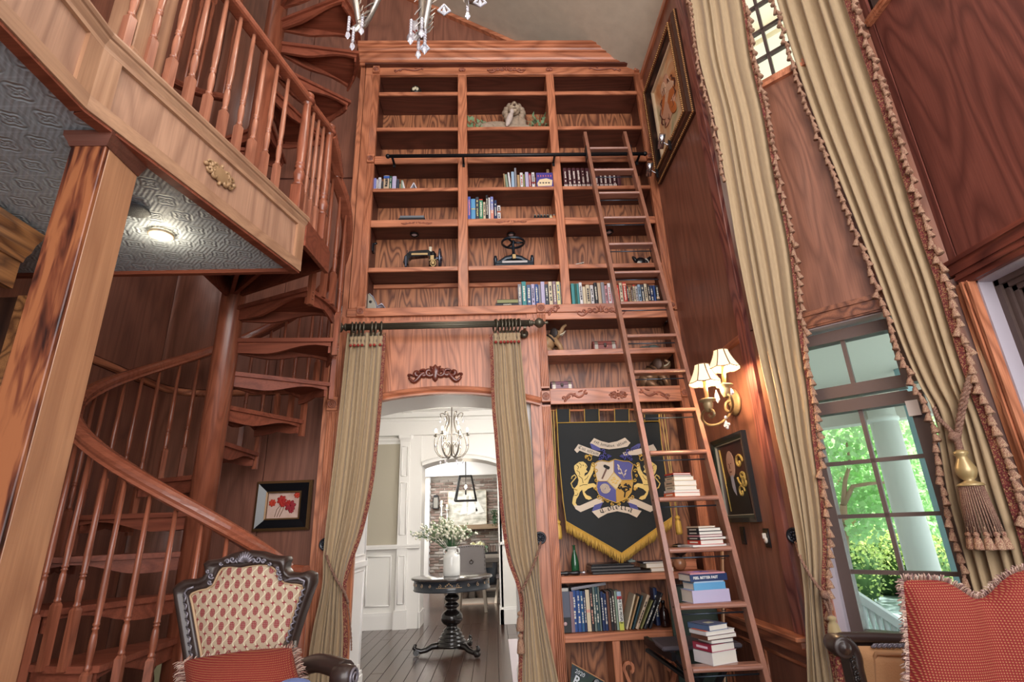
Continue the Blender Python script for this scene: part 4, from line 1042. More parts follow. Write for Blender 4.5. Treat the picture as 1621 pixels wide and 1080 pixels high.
for k in range(11):
    a = 2*pi*k/11; q = c+Vector((.066*cos(a),.066*sin(a),-.205)); inst('tassel_drop', tas_m, t, q, (0,0,a), (1.25,)*3)

# ================================================================== hall and dining room beyond the doorway
hy = 8.45
hw = struct('wall_hall', MB().box(-4,-1.15,hy,hy+.12,0,3.35).box(.06,3.0,hy,hy+.12,0,3.35).box(-1.2,.1,hy,hy+.12,2.75,3.35), plain('white_wall','#E9E6E0',.5))
mk('painted_panel', MB().box(-3.2,-1.47,hy-.006,hy,1.12,2.64), plain('greige_wall','#B5AD9B',.6), hw, local=True)
def bar(mb,x0,x1,y,z0,z1,t): return mb.box(x0,x1,y-t,y,z0,z1)
mb = MB(); bar(mb,-3.2,-1.125,hy,1.06,1.09,.066); bar(mb,-3.2,-1.125,hy,1.09,1.115,.075); mk('chair_rail', mb, white, hw, local=True)
mb = MB(); bar(mb,-3.2,-1.135,hy,0,.185,.036); bar(mb,-3.2,-1.135,hy,.185,.215,.033); mk('baseboard', mb, white, hw, local=True)
mb = MB(); bar(mb,.04,1.5,hy,0,.19,.03); bar(mb,.04,1.5,hy,.19,.22,.018); bar(mb,.06,1.5,hy,1.06,1.1,.03); mk('baseboard', mb, white, hw, local=True)
for x0,x1,z0,z1 in ((-1.90,-1.55,.30,.96),(-2.3,-2.0,.30,.96),(-2.7,-2.4,.3,.96),(.30,.7,.3,.96)):
    mb = MB()
    for q in (((x0,hy-.004,z0),(x1,hy-.004,z0)),((x1,hy-.004,z0),(x1,hy-.004,z1)),((x1,hy-.004,z1),(x0,hy-.004,z1)),((x0,hy-.004,z1),(x0,hy-.004,z0))): mb.tube(q,.011,6)
    mk('panel_moulding', mb, white, hw, local=True)
# pilaster and casing of the second arch
mb = MB(); bar(mb,-1.46,-1.31,hy,0,2.70,.06); bar(mb,-1.48,-1.29,hy,0,.24,.085); bar(mb,-1.31,-1.13,hy,0,2.72,.03)
mk('pilaster', mb, white, hw, local=True)
mb = MB()
for z0,z1 in ((.32,.96),(1.25,2.0),(2.1,2.55)):
    for q in (((-1.43,hy-.062,z0),(-1.34,hy-.062,z0)),((-1.34,hy-.062,z0),(-1.34,hy-.062,z1)),((-1.34,hy-.062,z1),(-1.43,hy-.062,z1)),((-1.43,hy-.062,z1),(-1.43,hy-.062,z0))): mb.tube(q,.008,6)
mk('panel_moulding', mb, white, hw, local=True)
mb = MB().sweep([(-1.46,hy,2.62),(-1.46,hy-.06,2.62),(-1.31,hy-.06,2.62),(-1.31,hy,2.62)],[(0,0),(.01,.0),(.02,.03),(.05,.06),(.06,.10),(0,.10)])
mk('capital', mb, white, hw, local=True)
mb = MB().sweep([(-3.2,hy,2.60),(-1.47,hy,2.60)],[(0,0),(.01,.0),(.02,.03),(.05,.06),(.06,.08),(0,.08)]); bar(mb,-3.2,3,hy,2.72,2.76,.10); bar(mb,-3.2,3,hy,2.76,3.0,.04); bar(mb,-3.2,3,hy,2.95,2.99,.06); bar(mb,-3.2,3,hy,3.0,3.08,.12); bar(mb,-3.2,3,hy,3.08,3.13,.17)
mk('entablature', mb, white, hw, local=True)
bx0,bx1 = -1.12,.04; bc_ = (bx0+bx1)/2; BR = 1.75; bt = 2.345
baz = lambda x: bt-(BR-math.sqrt(BR*BR-(x-bc_)**2))
P = [(-1.2,hy+.002,2.78)]+[(bx0-.06+(bx1-bx0+.12)*i/16,hy+.002,baz(bx0-.06+(bx1-bx0+.12)*i/16)) for i in range(17)]+[(.12,hy+.002,2.78)]
mk('arch_head', MB().poly(P[::-1],(0,.42,0)), white, hw, local=True)
mb = MB().sweep([(bx0+(bx1-bx0)*i/16,hy-.03,baz(bx0+(bx1-bx0)*i/16)+.03) for i in range(17)],[(-.03,-.03),(.02,-.03),(.02,.01),(.03,.03),(0,.04),(-.03,.04)],ups=[(0,0,1)]*17)
mk('arch_casing', mb, white, hw, local=True)
mk('arch_jamb', MB().box(-1.16,bx0,hy+.0,hy+.42,0,2.3).box(-1.165,bx0+.012,hy-.03,hy+.44,0,.2), white, hw, local=True)
mk('arch_jamb', MB().box(bx1,bx1+.05,hy+.0,hy+.42,0,2.3).box(bx1-.012,bx1+.05,hy-.03,hy+.44,0,.2), white, hw, local=True)
# left and right hall walls (white wainscot returns)
struct('wall_hall_side', MB().box(-3.2,-3.1,5.06,8.5,0,3.35).box(2.2,2.3,5.06,8.5,0,3.35), MATS['white_wall']).name = 'wall_hall'
hc_ = struct('ceiling_hall', MB().box(-3.2,2.3,5.0,8.6,3.22,3.3), whiteg); hc_.name = 'ceiling'
for y in (5.7,6.5,7.3,8.1): mk('coffer_beam', MB().box(-3.2,2.3,y-.07,y+.07,3.06,3.22).box(-3.2,2.3,y-.10,y+.10,3.17,3.22), white, hc_, local=True)
for x in (-2.3,-1.35,-.45,.45,1.4): mk('coffer_beam', MB().box(x-.07,x+.07,5.0,8.5,3.066,3.219).box(x-.10,x+.10,5,8.5,3.176,3.219), white, hc_, local=True)
# dining room shell
dw = struct('wall_dining', MB().box(-1.62,-1.55,13.0,13.1,0,3.3).box(-4,-1.6,12.9,13.0,0,3.3).box(.75,3,12.9,13,0,3.3), MATS['greige_wall'])
mk('door_casing', MB().box(-1.62,-1.52,12.85,12.95,0,2.5), white, dw, local=True)
mk('chair_rail', MB().box(-3,-1.6,12.86,12.9,1.0,1.06).box(-3,-1.6,12.88,12.9,0,1.0), white, dw, local=True)
mk('crown', MB().box(-4,3,12.7,13.0,2.48,2.56).box(-4,3,12.75,13.0,2.56,3.3), white, dw, local=True)
struct('wall_dining_side', MB().box(-4.1,-4,8.5,13,0,3.3).box(3,3.1,8.5,13,0,3.3), MATS['white_wall']).name = 'wall_dining'
c_ = struct('ceiling_dining', MB().box(-4,3,8.9,13,3.05,3.2), whiteg); c_.name = 'ceiling'
for y in (9.6,10.6,11.6): mk('coffer_beam', MB().box(-4,3,y-.09,y+.09,2.85,3.05), white, c_, local=True)
for x in (-1.6,-.6,.4): mk('coffer_beam', MB().box(x-.09,x+.09,8.9,13,2.857,3.049), white, c_, local=True)
# brick fireplace wall, every brick that can be seen
bw = struct('wall_brick', MB().box(-1.52,.85,13.02,13.3,-.05,2.5), plain('mortar','#D6D0C6',.9,var=.1))
rnd = random.Random(11)
bk = [plain('brick_%s'%n_, h, .9, var=.15, bscale=40) for n_,h in (('brown','#8A766C'),('grey','#9C948C'),('rose','#A08A80'),('umber','#7A6960'),('pale','#B8AEA6'))]
bm = [mesh_of(MB().bbox(-.095,.095,-.02,.02,-.024,.024,.003), m_, 'brick') for m_ in bk]
bh = [mesh_of(MB().bbox(-.044,.044,-.02,.02,-.024,.024,.003), m_, 'brick') for m_ in bk]
row = 0; z = .30; nb = 0; rest = MB()
while z < 2.42:
    x = -1.50 + (0 if row%2 else -.105)
    while x < .62:
        cx_ = x+.095
        op = (-.75 < cx_ < .02 and z < .78)
        sold = (-.88 < cx_ < .15 and .78 <= z < .93)
        pic = (-.98 < cx_ < -.22 and 1.42 < z < 2.1)
        if not op and not sold:
            if pic or cx_ > .30: rest.bbox(cx_-.095,cx_+.095,12.985,13.025,z-.024,z+.024,.003)
            elif nb < 298:
                inst('brick', rnd.choice(bm), bw, (cx_, 13.005+rnd.uniform(-.004,.004), z)); nb += 1
        x += .21
    z += .0635; row += 1
for i in range(17):
    inst('brick', rnd.choice(bm), bw, (-.85+.058*i, 13.0, .855), (0,pi/2,0), (.75,1,1))
mk('brickwork', rest, bk[0], bw, kind='stuff')
fb = thing('fireplace','black framed firebox with glass doors in the brick wall, behind the dining table','fireplace',(-.36,12.9,.0))
mk('surround', MB().box(-.75,.02,12.96,13.06,.1,.78), blackpaint, fb)
mk('glass_door', MB().box(-.68,-.38,12.94,12.96,.15,.6), plain('dark_glass','#22282E',.15), fb); mk('glass_door', MB().box(-.36,-.06,12.94,12.96,.15,.6), MATS['dark_glass'], fb)
mk('hood_bar', MB().box(-.70,-.03,12.93,12.96,.62,.66), plain('steel_grey','#4A4F55',.3,.6), fb)
ml = thing('mantel_shelf','thick rustic wooden mantel shelf on the brick wall','shelf',(-.55,12.95,1.36))
q = PY(697,834,12.85); q2_ = PY(795,826,12.85)
mk('beam', MB().bbox(q.x,q2_.x,12.78,12.99,1.28,1.385,.008), wood('mantel_wood','#9C8468','#6B543E','x',rings=5,bands=.4), ml)
def cz(x,y,Y=12.86): return PY(x,y,Y)
for (x,yb,yt,lab,xx) in ((699,827,794,'tall white candle holder at the left end of the mantel',0),(708,827,800,'short white candle holder beside the canvas on the mantel',0)):
    p = cz(x,827); zt = cz(x,yt).z; h = zt-1.385
    t = thing('candle_holder',lab,'candle holder',(p.x,12.86,1.385))
    mk('stand', MB().lathe([(.045,0),(.045,.02),(.018,.05),(.03,.09),(.014,.14),(.02,h*.5),(.013,h*.7),(.03,h-.12),(.04,h-.10),(.04,h-.09)],(p.x,12.86,1.385),12), white, t)
    mk('candle', MB().lathe([(.03,h-.09),(.03,h+.02),(.004,h+.02)],(p.x,12.86,1.385),12), plain('candle_wax','#F2E9D2',.5), t)
p0 = cz(709,826); p1 = cz(769,776)
cv = thing('canvas_painting','large pale canvas of sailing boats leaning above the mantel','painting',((p0.x+p1.x)/2,12.93,1.385))
def sail(nt,b):
    N=nt.nodes;L=nt.links;tc=N.new('ShaderNodeTexCoord');mp=N.new('ShaderNodeMapping');mp.inputs['Scale'].default_value=(4,1,9);L.new(tc.outputs['Object'],mp.inputs[0])
    n=N.new('ShaderNodeTexNoise');n.inputs['Scale'].default_value=1.4;n.inputs['Detail'].default_value=5;L.new(mp.outputs[0],n.inputs['Vector'])
    r=N.new('ShaderNodeValToRGB');r.color_ramp.elements[0].position=.35;r.color_ramp.elements[0].color=lin('#A9A797');r.color_ramp.elements[1].position=.6;r.color_ramp.elements[1].color=lin('#E6E3D8')
    L.new(n.outputs[0],r.inputs[0]);L.new(r.outputs[0],b.inputs['Base Color'])
mk('canvas', MB().box(p0.x,p1.x,12.93,12.97,1.387,p1.z), patterned('seascape',sail,.8), cv)
mk('frame', MB().box(p0.x-.012,p0.x,12.925,12.975,1.387,p1.z).box(p1.x,p1.x+.012,12.925,12.975,1.387,p1.z).box(p0.x,p1.x,12.925,12.975,p1.z,p1.z+.012), plain('slim_frame','#B8A98C',.5), cv)
w_ = p1.x-p0.x; h_ = p1.z-1.387
for k,(a,b_,c_2) in enumerate((((.50,.28),(.56,.95),(.78,.40)),((.30,.30),(.47,.88),(.49,.33)),((.72,.3),(.74,.8),(.95,.36)))):
    P = [(p0.x+w_*u,12.928,1.387+h_*v) for u,v in (a,b_,c_2)]; mk('painted_sail', MB().poly(P,(0,.003,0)), plain('sail_white','#F1EFE8',.8), cv)
t = thing('hanging_plant','green trailing plant at the right end of the mantel','plant',(cz(782,812).x,12.8,1.385))
mb = MB(); rnd = random.Random(3); c = cz(783,815,12.8)
for k in range(420):
    a = rnd.random()*6.28; r = rnd.random()*.10; z = rnd.uniform(-.26,.10); r *= (1 if z > -.05 else .7)
    q = Vector((c.x+r*cos(a),12.8+r*sin(a)*.7,c.z+.02+z)); d_ = Vector((rnd.uniform(-1,1),rnd.uniform(-1,1),rnd.uniform(-1.4,.2))).normalized()*.03; s_ = d_.orthogonal().normalized()*.008
    mb.add([q,q+d_*.5+s_,q+d_,q+d_*.5-s_],[(0,1,2,3)])
mk('leaves', mb, plain('plant_green','#3F6B45',.6,var=.4,bscale=30), t)
t = thing('wall_lantern','small black wall lantern on the brick, left of the candle holders','lantern',(cz(690,795).x,12.93,1.75))
c = cz(690,796,12.93)
mk('frame', MB().box(c.x-.05,c.x+.05,12.88,12.98,c.z+.12,c.z+.17).box(c.x-.07,c.x-.055,12.87,12.885,c.z-.13,c.z+.12).box(c.x+.055,c.x+.07,12.87,12.885,c.z-.13,c.z+.12).box(c.x-.07,c.x+.07,12.87,12.98,c.z-.14,c.z-.12), black, t)
mk('glass', MB().box(c.x-.05,c.x+.05,12.89,12.96,c.z-.12,c.z+.12), plain('lantern_glass','#8C8880',.2), t)
# dining table, chairs, lantern pendant
TBW = wood('grey_washed_wood','#8F877E','#655B52','x',rings=5,bands=.35,rough=.4)
dt = thing('dining_table','grey-washed trestle dining table in the far room','table',(-.35,11.3,0))
q0 = PY(684,905,10.8); q1_ = PY(785,905,10.8)
mk('tabletop', MB().bbox(-1.06,.12,10.55,12.1,.70,.78,.006), TBW, dt)
for y in (10.85,11.8): mk('trestle', MB().box(-.98,.05,y-.07,y+.07,.0,.09).box(-.52,-.42,y-.05,y+.05,.09,.6).box(-.85,-.08,y-.06,y+.06,.6,.70).lathe([(.07,.09),(.1,.2),(.06,.3),(.1,.42),(.06,.6)],(-.62,y,0),12).lathe([(.07,.09),(.1,.2),(.06,.3),(.1,.42),(.06,.6)],(-.30,y,0),12), TBW, dt)
CHF = plain('chair_grey_fabric','#AAA5A6',.8,var=.08,bscale=200); CHL = plain('chair_pale_wood','#B5A99A',.45)
def dchair(x, y, rz, lab, nail=True):
    t = thing('dining_chair',lab,'chair',(x,y,0),rz,group='upholstered chairs round the dining table')
    def fn(u,v):
        w = .225*(1+.10*(1-v)); ang = (u-.5)*1.1
        return Vector((w*sin(ang)/sin(.55), -.24-.09*cos(ang)+.09*(v-.5)*-1*0 -.05*v, .42+.60*v+.02*sin(pi*u)*v))
    mk('backrest', MB().grid(fn,14,8), CHF, t, local=True, solid=.06)
    mk('seat', MB().bbox(-.24,.24,-.22,.26,.40,.49,.02), CHF, t, local=True)
    for sx_ in (-1,1):
        for yy in (-.24,.22): mk('leg', MB().beam((sx_*.19,yy,.42),(sx_*.23,yy*1.25,0),.045,.045,(0,1,0)), CHL, t, local=True)
    mb = MB()
    for k in range(13): p = fn(k/12,.97); mb.ball(p+Vector((0,-.035,0)),.008,5,4)
    for k in range(10):
        for u in (.03,.97): p = fn(u,k/10); mb.ball(p+Vector((0,-.035,0)),.008,5,4)
    mk('nail_trim', mb, plain('nail_bronze','#5B5048',.4,.6), t, local=True)
    p = fn(.5,.62); mk('ring_pull', MB().torus(p+Vector((0,-.045,-.03)),.028,.005,(0,1,.2),14,6).ball(p+Vector((0,-.04,.0)),.012,8,6), MATS['nail_bronze'], t, local=True)
    return t
dchair(-.42,9.95,0,'grey upholstered dining chair with ring pull, its back to the doorway, behind the white jug')
dchair(-1.12,10.3,rad(-75),'grey dining chair at the left of the far table, half behind the white pilaster')
dchair(.28,10.9,rad(80),'grey dining chair at the right of the far table, mostly behind the curtain')
t = thing('flower_bowl','low arrangement of cream roses on the far dining table','flowers',(-.32,10.9,.78)); rnd = random.Random(8)
c = PY(757,868,10.9); mk('bowl', MB().lathe([(.05,.0),(.11,.05),(.12,.09)],(c.x,10.9,.781),14), white, t)
for k in range(16):
    a = rnd.random()*6.28; r = rnd.random()*.16; mk('rose', MB().ball((c.x+r*cos(a),10.9+r*sin(a),.92+rnd.random()*.10),.045,8,6,bump=.25), plain('rose_cream','#E5E2B8',.7), t)
mb = MB()
for k in range(120):
    a = rnd.random()*6.28; r = rnd.random()*.2; q = Vector((c.x+r*cos(a),10.9+r*sin(a),.86+rnd.random()*.12)); d_ = Vector((rnd.uniform(-1,1),rnd.uniform(-1,1),rnd.random())).normalized()*.05; s_ = d_.orthogonal().normalized()*.012
    mb.add([q,q+d_*.5+s_,q+d_,q+d_*.5-s_],[(0,1,2,3)])
mk('leaves', mb, MATS['plant_green'], t)
# lantern pendant
yl = 10.6; c = PY(737,730,yl); cb = PY(737,793,yl); 
t = thing('pendant_lantern','black metal tapered lantern pendant with a lit bulb over the dining table','lamp',(c.x,yl,cb.z))
wt, wb2 = .11, .20; zt = PY(737,754,yl).z; zb = PY(737,793,yl).z; mb = MB()
ct = [Vector((c.x+a*wt,yl+b_*wt,zt)) for a,b_ in ((-1,-1),(1,-1),(1,1),(-1,1))]; cbm = [Vector((c.x+a*wb2,yl+b_*wb2,zb)) for a,b_ in ((-1,-1),(1,-1),(1,1),(-1,1))]
for i in range(4):
    mb.beam(ct[i],cbm[i],.02,.02,(1,1,0)); mb.beam(ct[i],ct[(i+1)%4],.022,.022); mb.beam(cbm[i],cbm[(i+1)%4],.022,.022)
mk('frame', mb, black, t); mk('stem', MB().tube([(c.x,yl,zt),(c.x,yl,3.05)],.01,8), black, t)
mk('top_plate', MB().box(c.x-wt,c.x+wt,yl-wt,yl+wt,zt,zt+.012), black, t)
mb = MB()
for i in range(4): j=(i+1)%4; mb.add([ct[i]*.98+ct[j]*.02,ct[j],cbm[j],cbm[i]],[(0,1,2,3)])
mk('candle', MB().lathe([(.014,-.12),(.014,0)],(c.x,yl,(zt+zb)/2),10).tube([(c.x,yl,zt),(c.x,yl,(zt+zb)/2-.1)],.006,6), black, t)
mk('bulb', MB().ball((c.x,yl,(zt+zb)/2+.03),.022,10,8,rz=.035), plain('bulb_glow','#fff0d0',.4,emit='#ffe6bf',es=40), t)
lamp('lantern_lamp','POINT',(c.x,yl,(zt+zb)/2+.03),12,(1,.85,.65),.05)

# hall centre table
tc_ = Vector((-.52,6.70,0))
ct_ = thing('pedestal_table','round black pedestal table with painted scroll apron in the hall','table',tc_)
BL = plain('black_table_paint','#1C1716',.22,coat=.5,var=.3,bscale=12)
mk('tabletop', MB().lathe([(.44,.765),(.462,.77),(.468,.778),(.462,.79),(.455,.793),(.001,.793)],tc_,48), plain('table_top_dark','#39302D',.15,coat=.6), ct_)
ap = mk('apron', MB().lathe([(.40,.652),(.435,.654),(.44,.662),(.432,.67),(.432,.76),(.44,.766),(.3,.766)],tc_,48), plain('apron_slate','#232A33',.3,coat=.4), ct_)
mb = MB()
for f in (1,-1):
    for a0,r_ in ((.10,.022),(.22,.018),(.34,.022),(.46,.015),(.58,.02)):
        c2_ = scroll2d((f*a0,0),r_,1.3,pi*.5,f,12)
        mb.tube([Vector((tc_.x+.436*sin(p[0]/.43),tc_.y-.436*cos(p[0]/.43),.722+p[1])) for p in c2_],.0028,5)
mb.tube([Vector((tc_.x+.436*sin(u/.43),tc_.y-.436*cos(u/.43),.705)) for u in (-.14,-.07,0,.07,.14)],.003,5)
for k in range(5): mb.ball((tc_.x+.434*sin((k-2)*.04),tc_.y-.434*cos((k-2)*.04),.722+.012*(2-abs(k-2))),.009,6,5)
mk('painted_scrolls', mb, plain('scroll_tan','#B79A7A',.6), ap)
mk('column', MB().lathe([(.14,.07),(.165,.075),(.172,.09),(.165,.105),(.150,.11),(.158,.125),(.150,.14),(.134,.145),(.142,.16),(.134,.175),(.115,.18),(.122,.195),(.112,.21),(.092,.22),(.098,.235),(.085,.25),(.066,.265),(.06,.285),(.095,.30),(.118,.33),(.124,.36),(.118,.39),(.095,.42),(.062,.44),(.055,.455),(.075,.47),(.088,.49),(.075,.505),(.055,.515),(.05,.525),(.075,.54),(.09,.565),(.075,.585),(.052,.60),(.048,.61),(.075,.625),(.082,.64),(.06,.652),(.09,.668)],tc_,28), BL, ct_)
for a in (188,-42,62):
    d_ = Vector((cos(rad(a)),sin(rad(a)),0)); P = []
    for u,z in ((.05,.085),(.14,.09),(.22,.085),(.28,.055),(.34,.045),(.39,.06),(.415,.085),(.405,.105),(.385,.108)): P.append(tc_+d_*u+Vector((0,0,z)))
    mk('foot', MB().tube(P,[.036,.036,.032,.028,.026,.025,.022,.018,.012],10), BL, ct_)
    mk('scroll_end', MB().lathe([(.030,-.024),(.035,0),(.030,.024),(.008,.027)],tc_+d_*.39+Vector((0,0,.036)),16,axis=d_.cross(Vector((0,0,1)))), BL, ct_)
v1 = thing('milk_jug','tall glossy white ceramic jug vase on the pedestal table','vase',(-.52,6.66,.794))
mk('body', MB().lathe([(.088,0),(.095,.01),(.097,.06),(.097,.20),(.092,.225),(.07,.25),(.055,.262),(.055,.30),(.068,.318),(.06,.315),(.05,.26)],(-.52,6.66,.794),28), plain('glazed_white','#EDECE8',.12,coat=.7), v1)
for s_ in (-1,1): mk('lug_handle', MB().tube([(-.52+s_*.05,6.66-.02,1.09),(-.52+s_*.085,6.66-.04,1.085),(-.52+s_*.09,6.66-.045,1.05),(-.52+s_*.075,6.66-.04,1.03)],.009,8), MATS['glazed_white'], v1)
fl_ = thing('flower_spray','loose spray of small white blossoms and green leaves standing in the white jug','flowers',(-.52,6.66,1.1)); rnd = random.Random(21)
st_ = MB(); lf = MB(); bl = MB()
for k in range(70):
    a = rnd.uniform(0,6.28); sp = rnd.random()**.7; tip = Vector((-.56+.40*sp*cos(a)-(.06),6.66+.28*sp*sin(a),1.20+.22*(1-sp*.75)+rnd.uniform(-.05,.05)))
    b0 = Vector((-.52,6.66,1.02)); mid = b0.lerp(tip,.5)+Vector((0,0,.06)); path = [catm([b0,mid,tip],i/8) for i in range(9)]
    st_.tube(path,.0022,4)
    for j in range(9):
        q = catm([b0,mid,tip],.45+.55*rnd.random())+Vector((rnd.uniform(-.03,.03),)*1+(rnd.uniform(-.03,.03),rnd.uniform(-.03,.03)))
        if rnd.random() < .55: bl.ball(q,.014,5,4,bump=.2)
        else:
            d_ = Vector((rnd.uniform(-1,1),rnd.uniform(-1,1),rnd.uniform(-.3,1))).normalized()*.045; s_ = d_.orthogonal().normalized()*.009
            lf.add([q,q+d_*.5+s_,q+d_,q+d_*.5-s_],[(0,1,2,3)])
mk('stems', st_, MATS['plant_green'], fl_); mk('leaves', lf, plain('leaf_sage','#6E8257',.6,var=.3,bscale=20), fl_, kind='stuff'); mk('blossoms', bl, plain('blossom','#F3EFDC',.7), fl_, kind='stuff')
# hall chandelier
yc = 6.7; cc = PY(715,640,yc); sc = .80
hcx = cc.x; zt = PY(715,640,yc).z; zm = PY(715,706,yc).z; zb = PY(715,722,yc).z
ch = thing('chandelier','wrought scroll chandelier with lit candles and crystals in the hall','chandelier',(hcx,yc,zb))
IR = plain('pewter_iron','#6F675E',.35,.7)
mb = MB().tube([(hcx,yc,zt-.0),(hcx,yc,3.2)],.006,6)
mk('chain', mb, IR, ch); mk('stem', MB().tube([(hcx,yc,zb),(hcx,yc,zt-.02)],.008,8).torus((hcx,yc,zt),.03,.005,(0,1,0),14,6), IR, ch)
def px2(x,y): p = PY(x,y,yc); return (p.x-hcx, p.z)
arm = [px2(x,y) for x,y in ((699,662),(697,656),(702,655),(707,662),(706,672),(700,685),(693,700),(692,713),(697,721),(705,724),(711,718),(712,708),(708,701),(703,702),(701,707))]
arm2 = [px2(x,y) for x,y in ((712,722),(704,725),(696,723),(689,713),(688,700),(690,692))]
CRY = plain('crystal','#F4F2FA',.05,coat=.5,spec=1,trans=.6,ior=1.5)
BULB = plain('candle_flame','#fff2dd',.4,emit='#fff0d8',es=14)
for k in range(6):
    a = 2*pi*k/6; d_ = Vector((cos(a),sin(a),0))
    f = lambda q: Vector((hcx,yc,0))+d_*(-q[0])+Vector((0,0,q[1]))
    A1 = [f(p) for p in arm]; am_ = mk('arm', MB().tube([catm(A1,i/40) for i in range(41)],.0065,6), IR, ch)
    A2 = [f(p) for p in arm2]; mb = MB().tube([catm(A2,i/20) for i in range(21)],.006,6); e = A2[-1]
    mb.lathe([(.004,0),(.026,.008),(.03,.014),(.012,.014),(.010,.05),(.001,.05)],e,12); mk('candle_cup', mb, IR, am_)
    mk('bulb', MB().ball(e+Vector((0,0,.075)),.014,8,6,rz=.03), BULB, am_)
    for (q,l) in ((e+Vector((0,0,-.02)),.07),(A1[8],.06),(A1[1],.06)):
        mb = MB()
        for j in range(4): mb.ball(q+Vector((0,0,-.014*j-.01)),.005,6,4)
        mb.lathe([(.001,-.03),(.012,-.008),(.009,.004),(.001,.016)],q+Vector((0,0,-.085)),6,smooth=False); mk('crystal_drop', mb, CRY, am_)
lamp('hall_chandelier_lamp','POINT',(hcx,yc,zm+.1),38,(1,.93,.82),.22)
t = thing('rug','pale rug edge on the hall floor just inside the doorway at the right','rug',(.28,5.9,.0))
mk('weave', MB().bbox(.12,.9,5.0,7.3,.001,.012,.002), plain('rug_lilac','#C9BEC2',.9,bump=.4,bscale=200), t)

# ================================================================== outside the bay
gr = struct('ground', MB().box(2.2,40,2.9,45,-.60,-.5).box(2.9,40,-12,3,-.6,-.5), plain('patio','#9DAFAE',.9,var=.25,bscale=1.5))
pc = struct('porch_ceiling', MB().poly([bay(t_,o_,2.75) for t_,o_ in ((-1.0,.22),(3.5,.22),(3.5,4.8),(-4.2,4.8))],(0,0,.08)).poly([bay(t_,o_,2.35) for t_,o_ in ((-3.6,4.05),(3.5,4.05),(3.5,4.3),(-3.8,4.3))],(0,0,.42)), plain('porch_paint','#DDD6CC',.6)); pc.name = 'ceiling_porch'
ev = struct('eave', MB().poly([bay(t_,o_,6.9) for t_,o_ in ((-1.3,.25),(4,.25),(4,6),(-4.5,6))],(0,0,.1)), plain('eave_cream','#FFF3DA',.7)); ev.name = 'ceiling_eave'
mb = MB()
for o_ in (1.1,1.25,2.1,2.25,3.1): baybox(mb,-2.0,3.5,o_,o_+.07,6.82,6.9)
mk('batten', mb, MATS['eave_cream'], ev, local=True)
co = EYE + ray(1432,790)*5.9
t = thing('porch_column','round white porch column seen through the bay window','column',(co.x,co.y,-.5))
mk('shaft', MB().lathe([(.158,.0),(.155,.4),(.150,1.4),(.138,3.3)],(co.x,co.y,-.5),32), plain('column_white','#F2F2EC',.55), t)
mk('capital', MB().lathe([(.138,2.80),(.16,2.82),(.16,2.85),(.14,2.87)],(co.x,co.y,-.5),32), MATS['column_white'], t)
co2 = EYE + ray(1487,790)*5.2
t = thing('reflection_strip','narrow pale blue corner post right of the porch column','post',(co2.x,co2.y,-.5))
mk('post', MB().box(co2.x-.05,co2.x+.05,co2.y-.05,co2.y+.05,-.5,2.75), plain('strip_blue','#9FC3CC',.6), t)  # added upright, its pale blue imitates a reflection at the window side
ra_ = thing('stair_railing','white sloping baluster railing outside below the window','railing',(3.5,4.6,-.5))
a0 = PF(1352,940,2.2); a1 = PF(1450,1005,2.2); dv = (a1-a0)
mk('top_rail', MB().beam(a0-dv*.8,a1+dv*.8,.09,.06), plain('rail_white','#E7F0EE',.5), ra_); mk('bottom_rail', MB().beam(a0-dv*.8-Vector((0,0,.62)),a1+dv*.8-Vector((0,0,.62)),.07,.05), MATS['rail_white'], ra_)
bm_ = mesh_of(MB().lathe([(.022,0),(.022,.06),(.012,.08),(.026,.16),(.03,.24),(.014,.36),(.011,.42),(.022,.5),(.022,.6)],n=10), MATS['rail_white'], 'outdoor_baluster')
for k in range(-5,16):
    f = k/8; p = a0+dv*f; inst('baluster', bm_, ra_, (p.x,p.y,p.z-.61))
def foliage(mb, c, r, n, size, rnd, flat=1.0):
    for k in range(n):
        while True:
            q = Vector((rnd.uniform(-1,1),rnd.uniform(-1,1),rnd.uniform(-1,1)))
            if q.length <= 1: break
        q = q*(.55+.45*rnd.random())/max(q.length,.35)*min(1,q.length+.3); p = Vector(c)+Vector((q.x*r[0],q.y*r[1],q.z*r[2]))
        d_ = Vector((rnd.uniform(-1,1),rnd.uniform(-1,1),rnd.uniform(-1,.6))).normalized()*size*rnd.uniform(.6,1.2); s_ = d_.cross(Vector((rnd.uniform(-1,1),rnd.uniform(-1,1),rnd.uniform(-1,1)))).normalized()*size*.4
        mb.add([p,p+d_*.45+s_,p+d_,p+d_*.45-s_],[(0,1,2,3)])
def leafmat(name, h, tr='#9CD07A'):
    m, nt, b = base_mat(name); N = nt.nodes; L = nt.links
    b.inputs['Base Color'].default_value = lin(h); b.inputs['Roughness'].default_value = .5
    ge = N.new('ShaderNodeNewGeometry'); mp = N.new('ShaderNodeMapRange'); mp.inputs[3].default_value = .55; mp.inputs[4].default_value = 1.45
    L.new(ge.outputs['Random Per Island'], mp.inputs[0]); mx = N.new('ShaderNodeMixRGB'); mx.blend_type = 'MULTIPLY'; mx.inputs[0].default_value = 1; mx.inputs[1].default_value = lin(h)
    L.new(mp.outputs[0], mx.inputs[2]); L.new(mx.outputs[0], b.inputs['Base Color'])
    t_ = N.new('ShaderNodeBsdfTranslucent'); t_.inputs[0].default_value = lin(tr); ms = N.new('ShaderNodeMixShader'); ms.inputs[0].default_value = .45
    out = N['Material Output']; L.new(b.outputs[0], ms.inputs[1]); L.new(t_.outputs[0], ms.inputs[2]); L.new(ms.outputs[0], out.inputs['Surface'])
    MATS[name] = m; return m
rnd = random.Random(5)
LG = leafmat('leaf_bright','#A2CE90','#CDEBB0'); LH = leafmat('leaf_hedge','#A4BC68','#DCE8A0')
def wp(x,y,s): return EYE + ray(x,y)*s
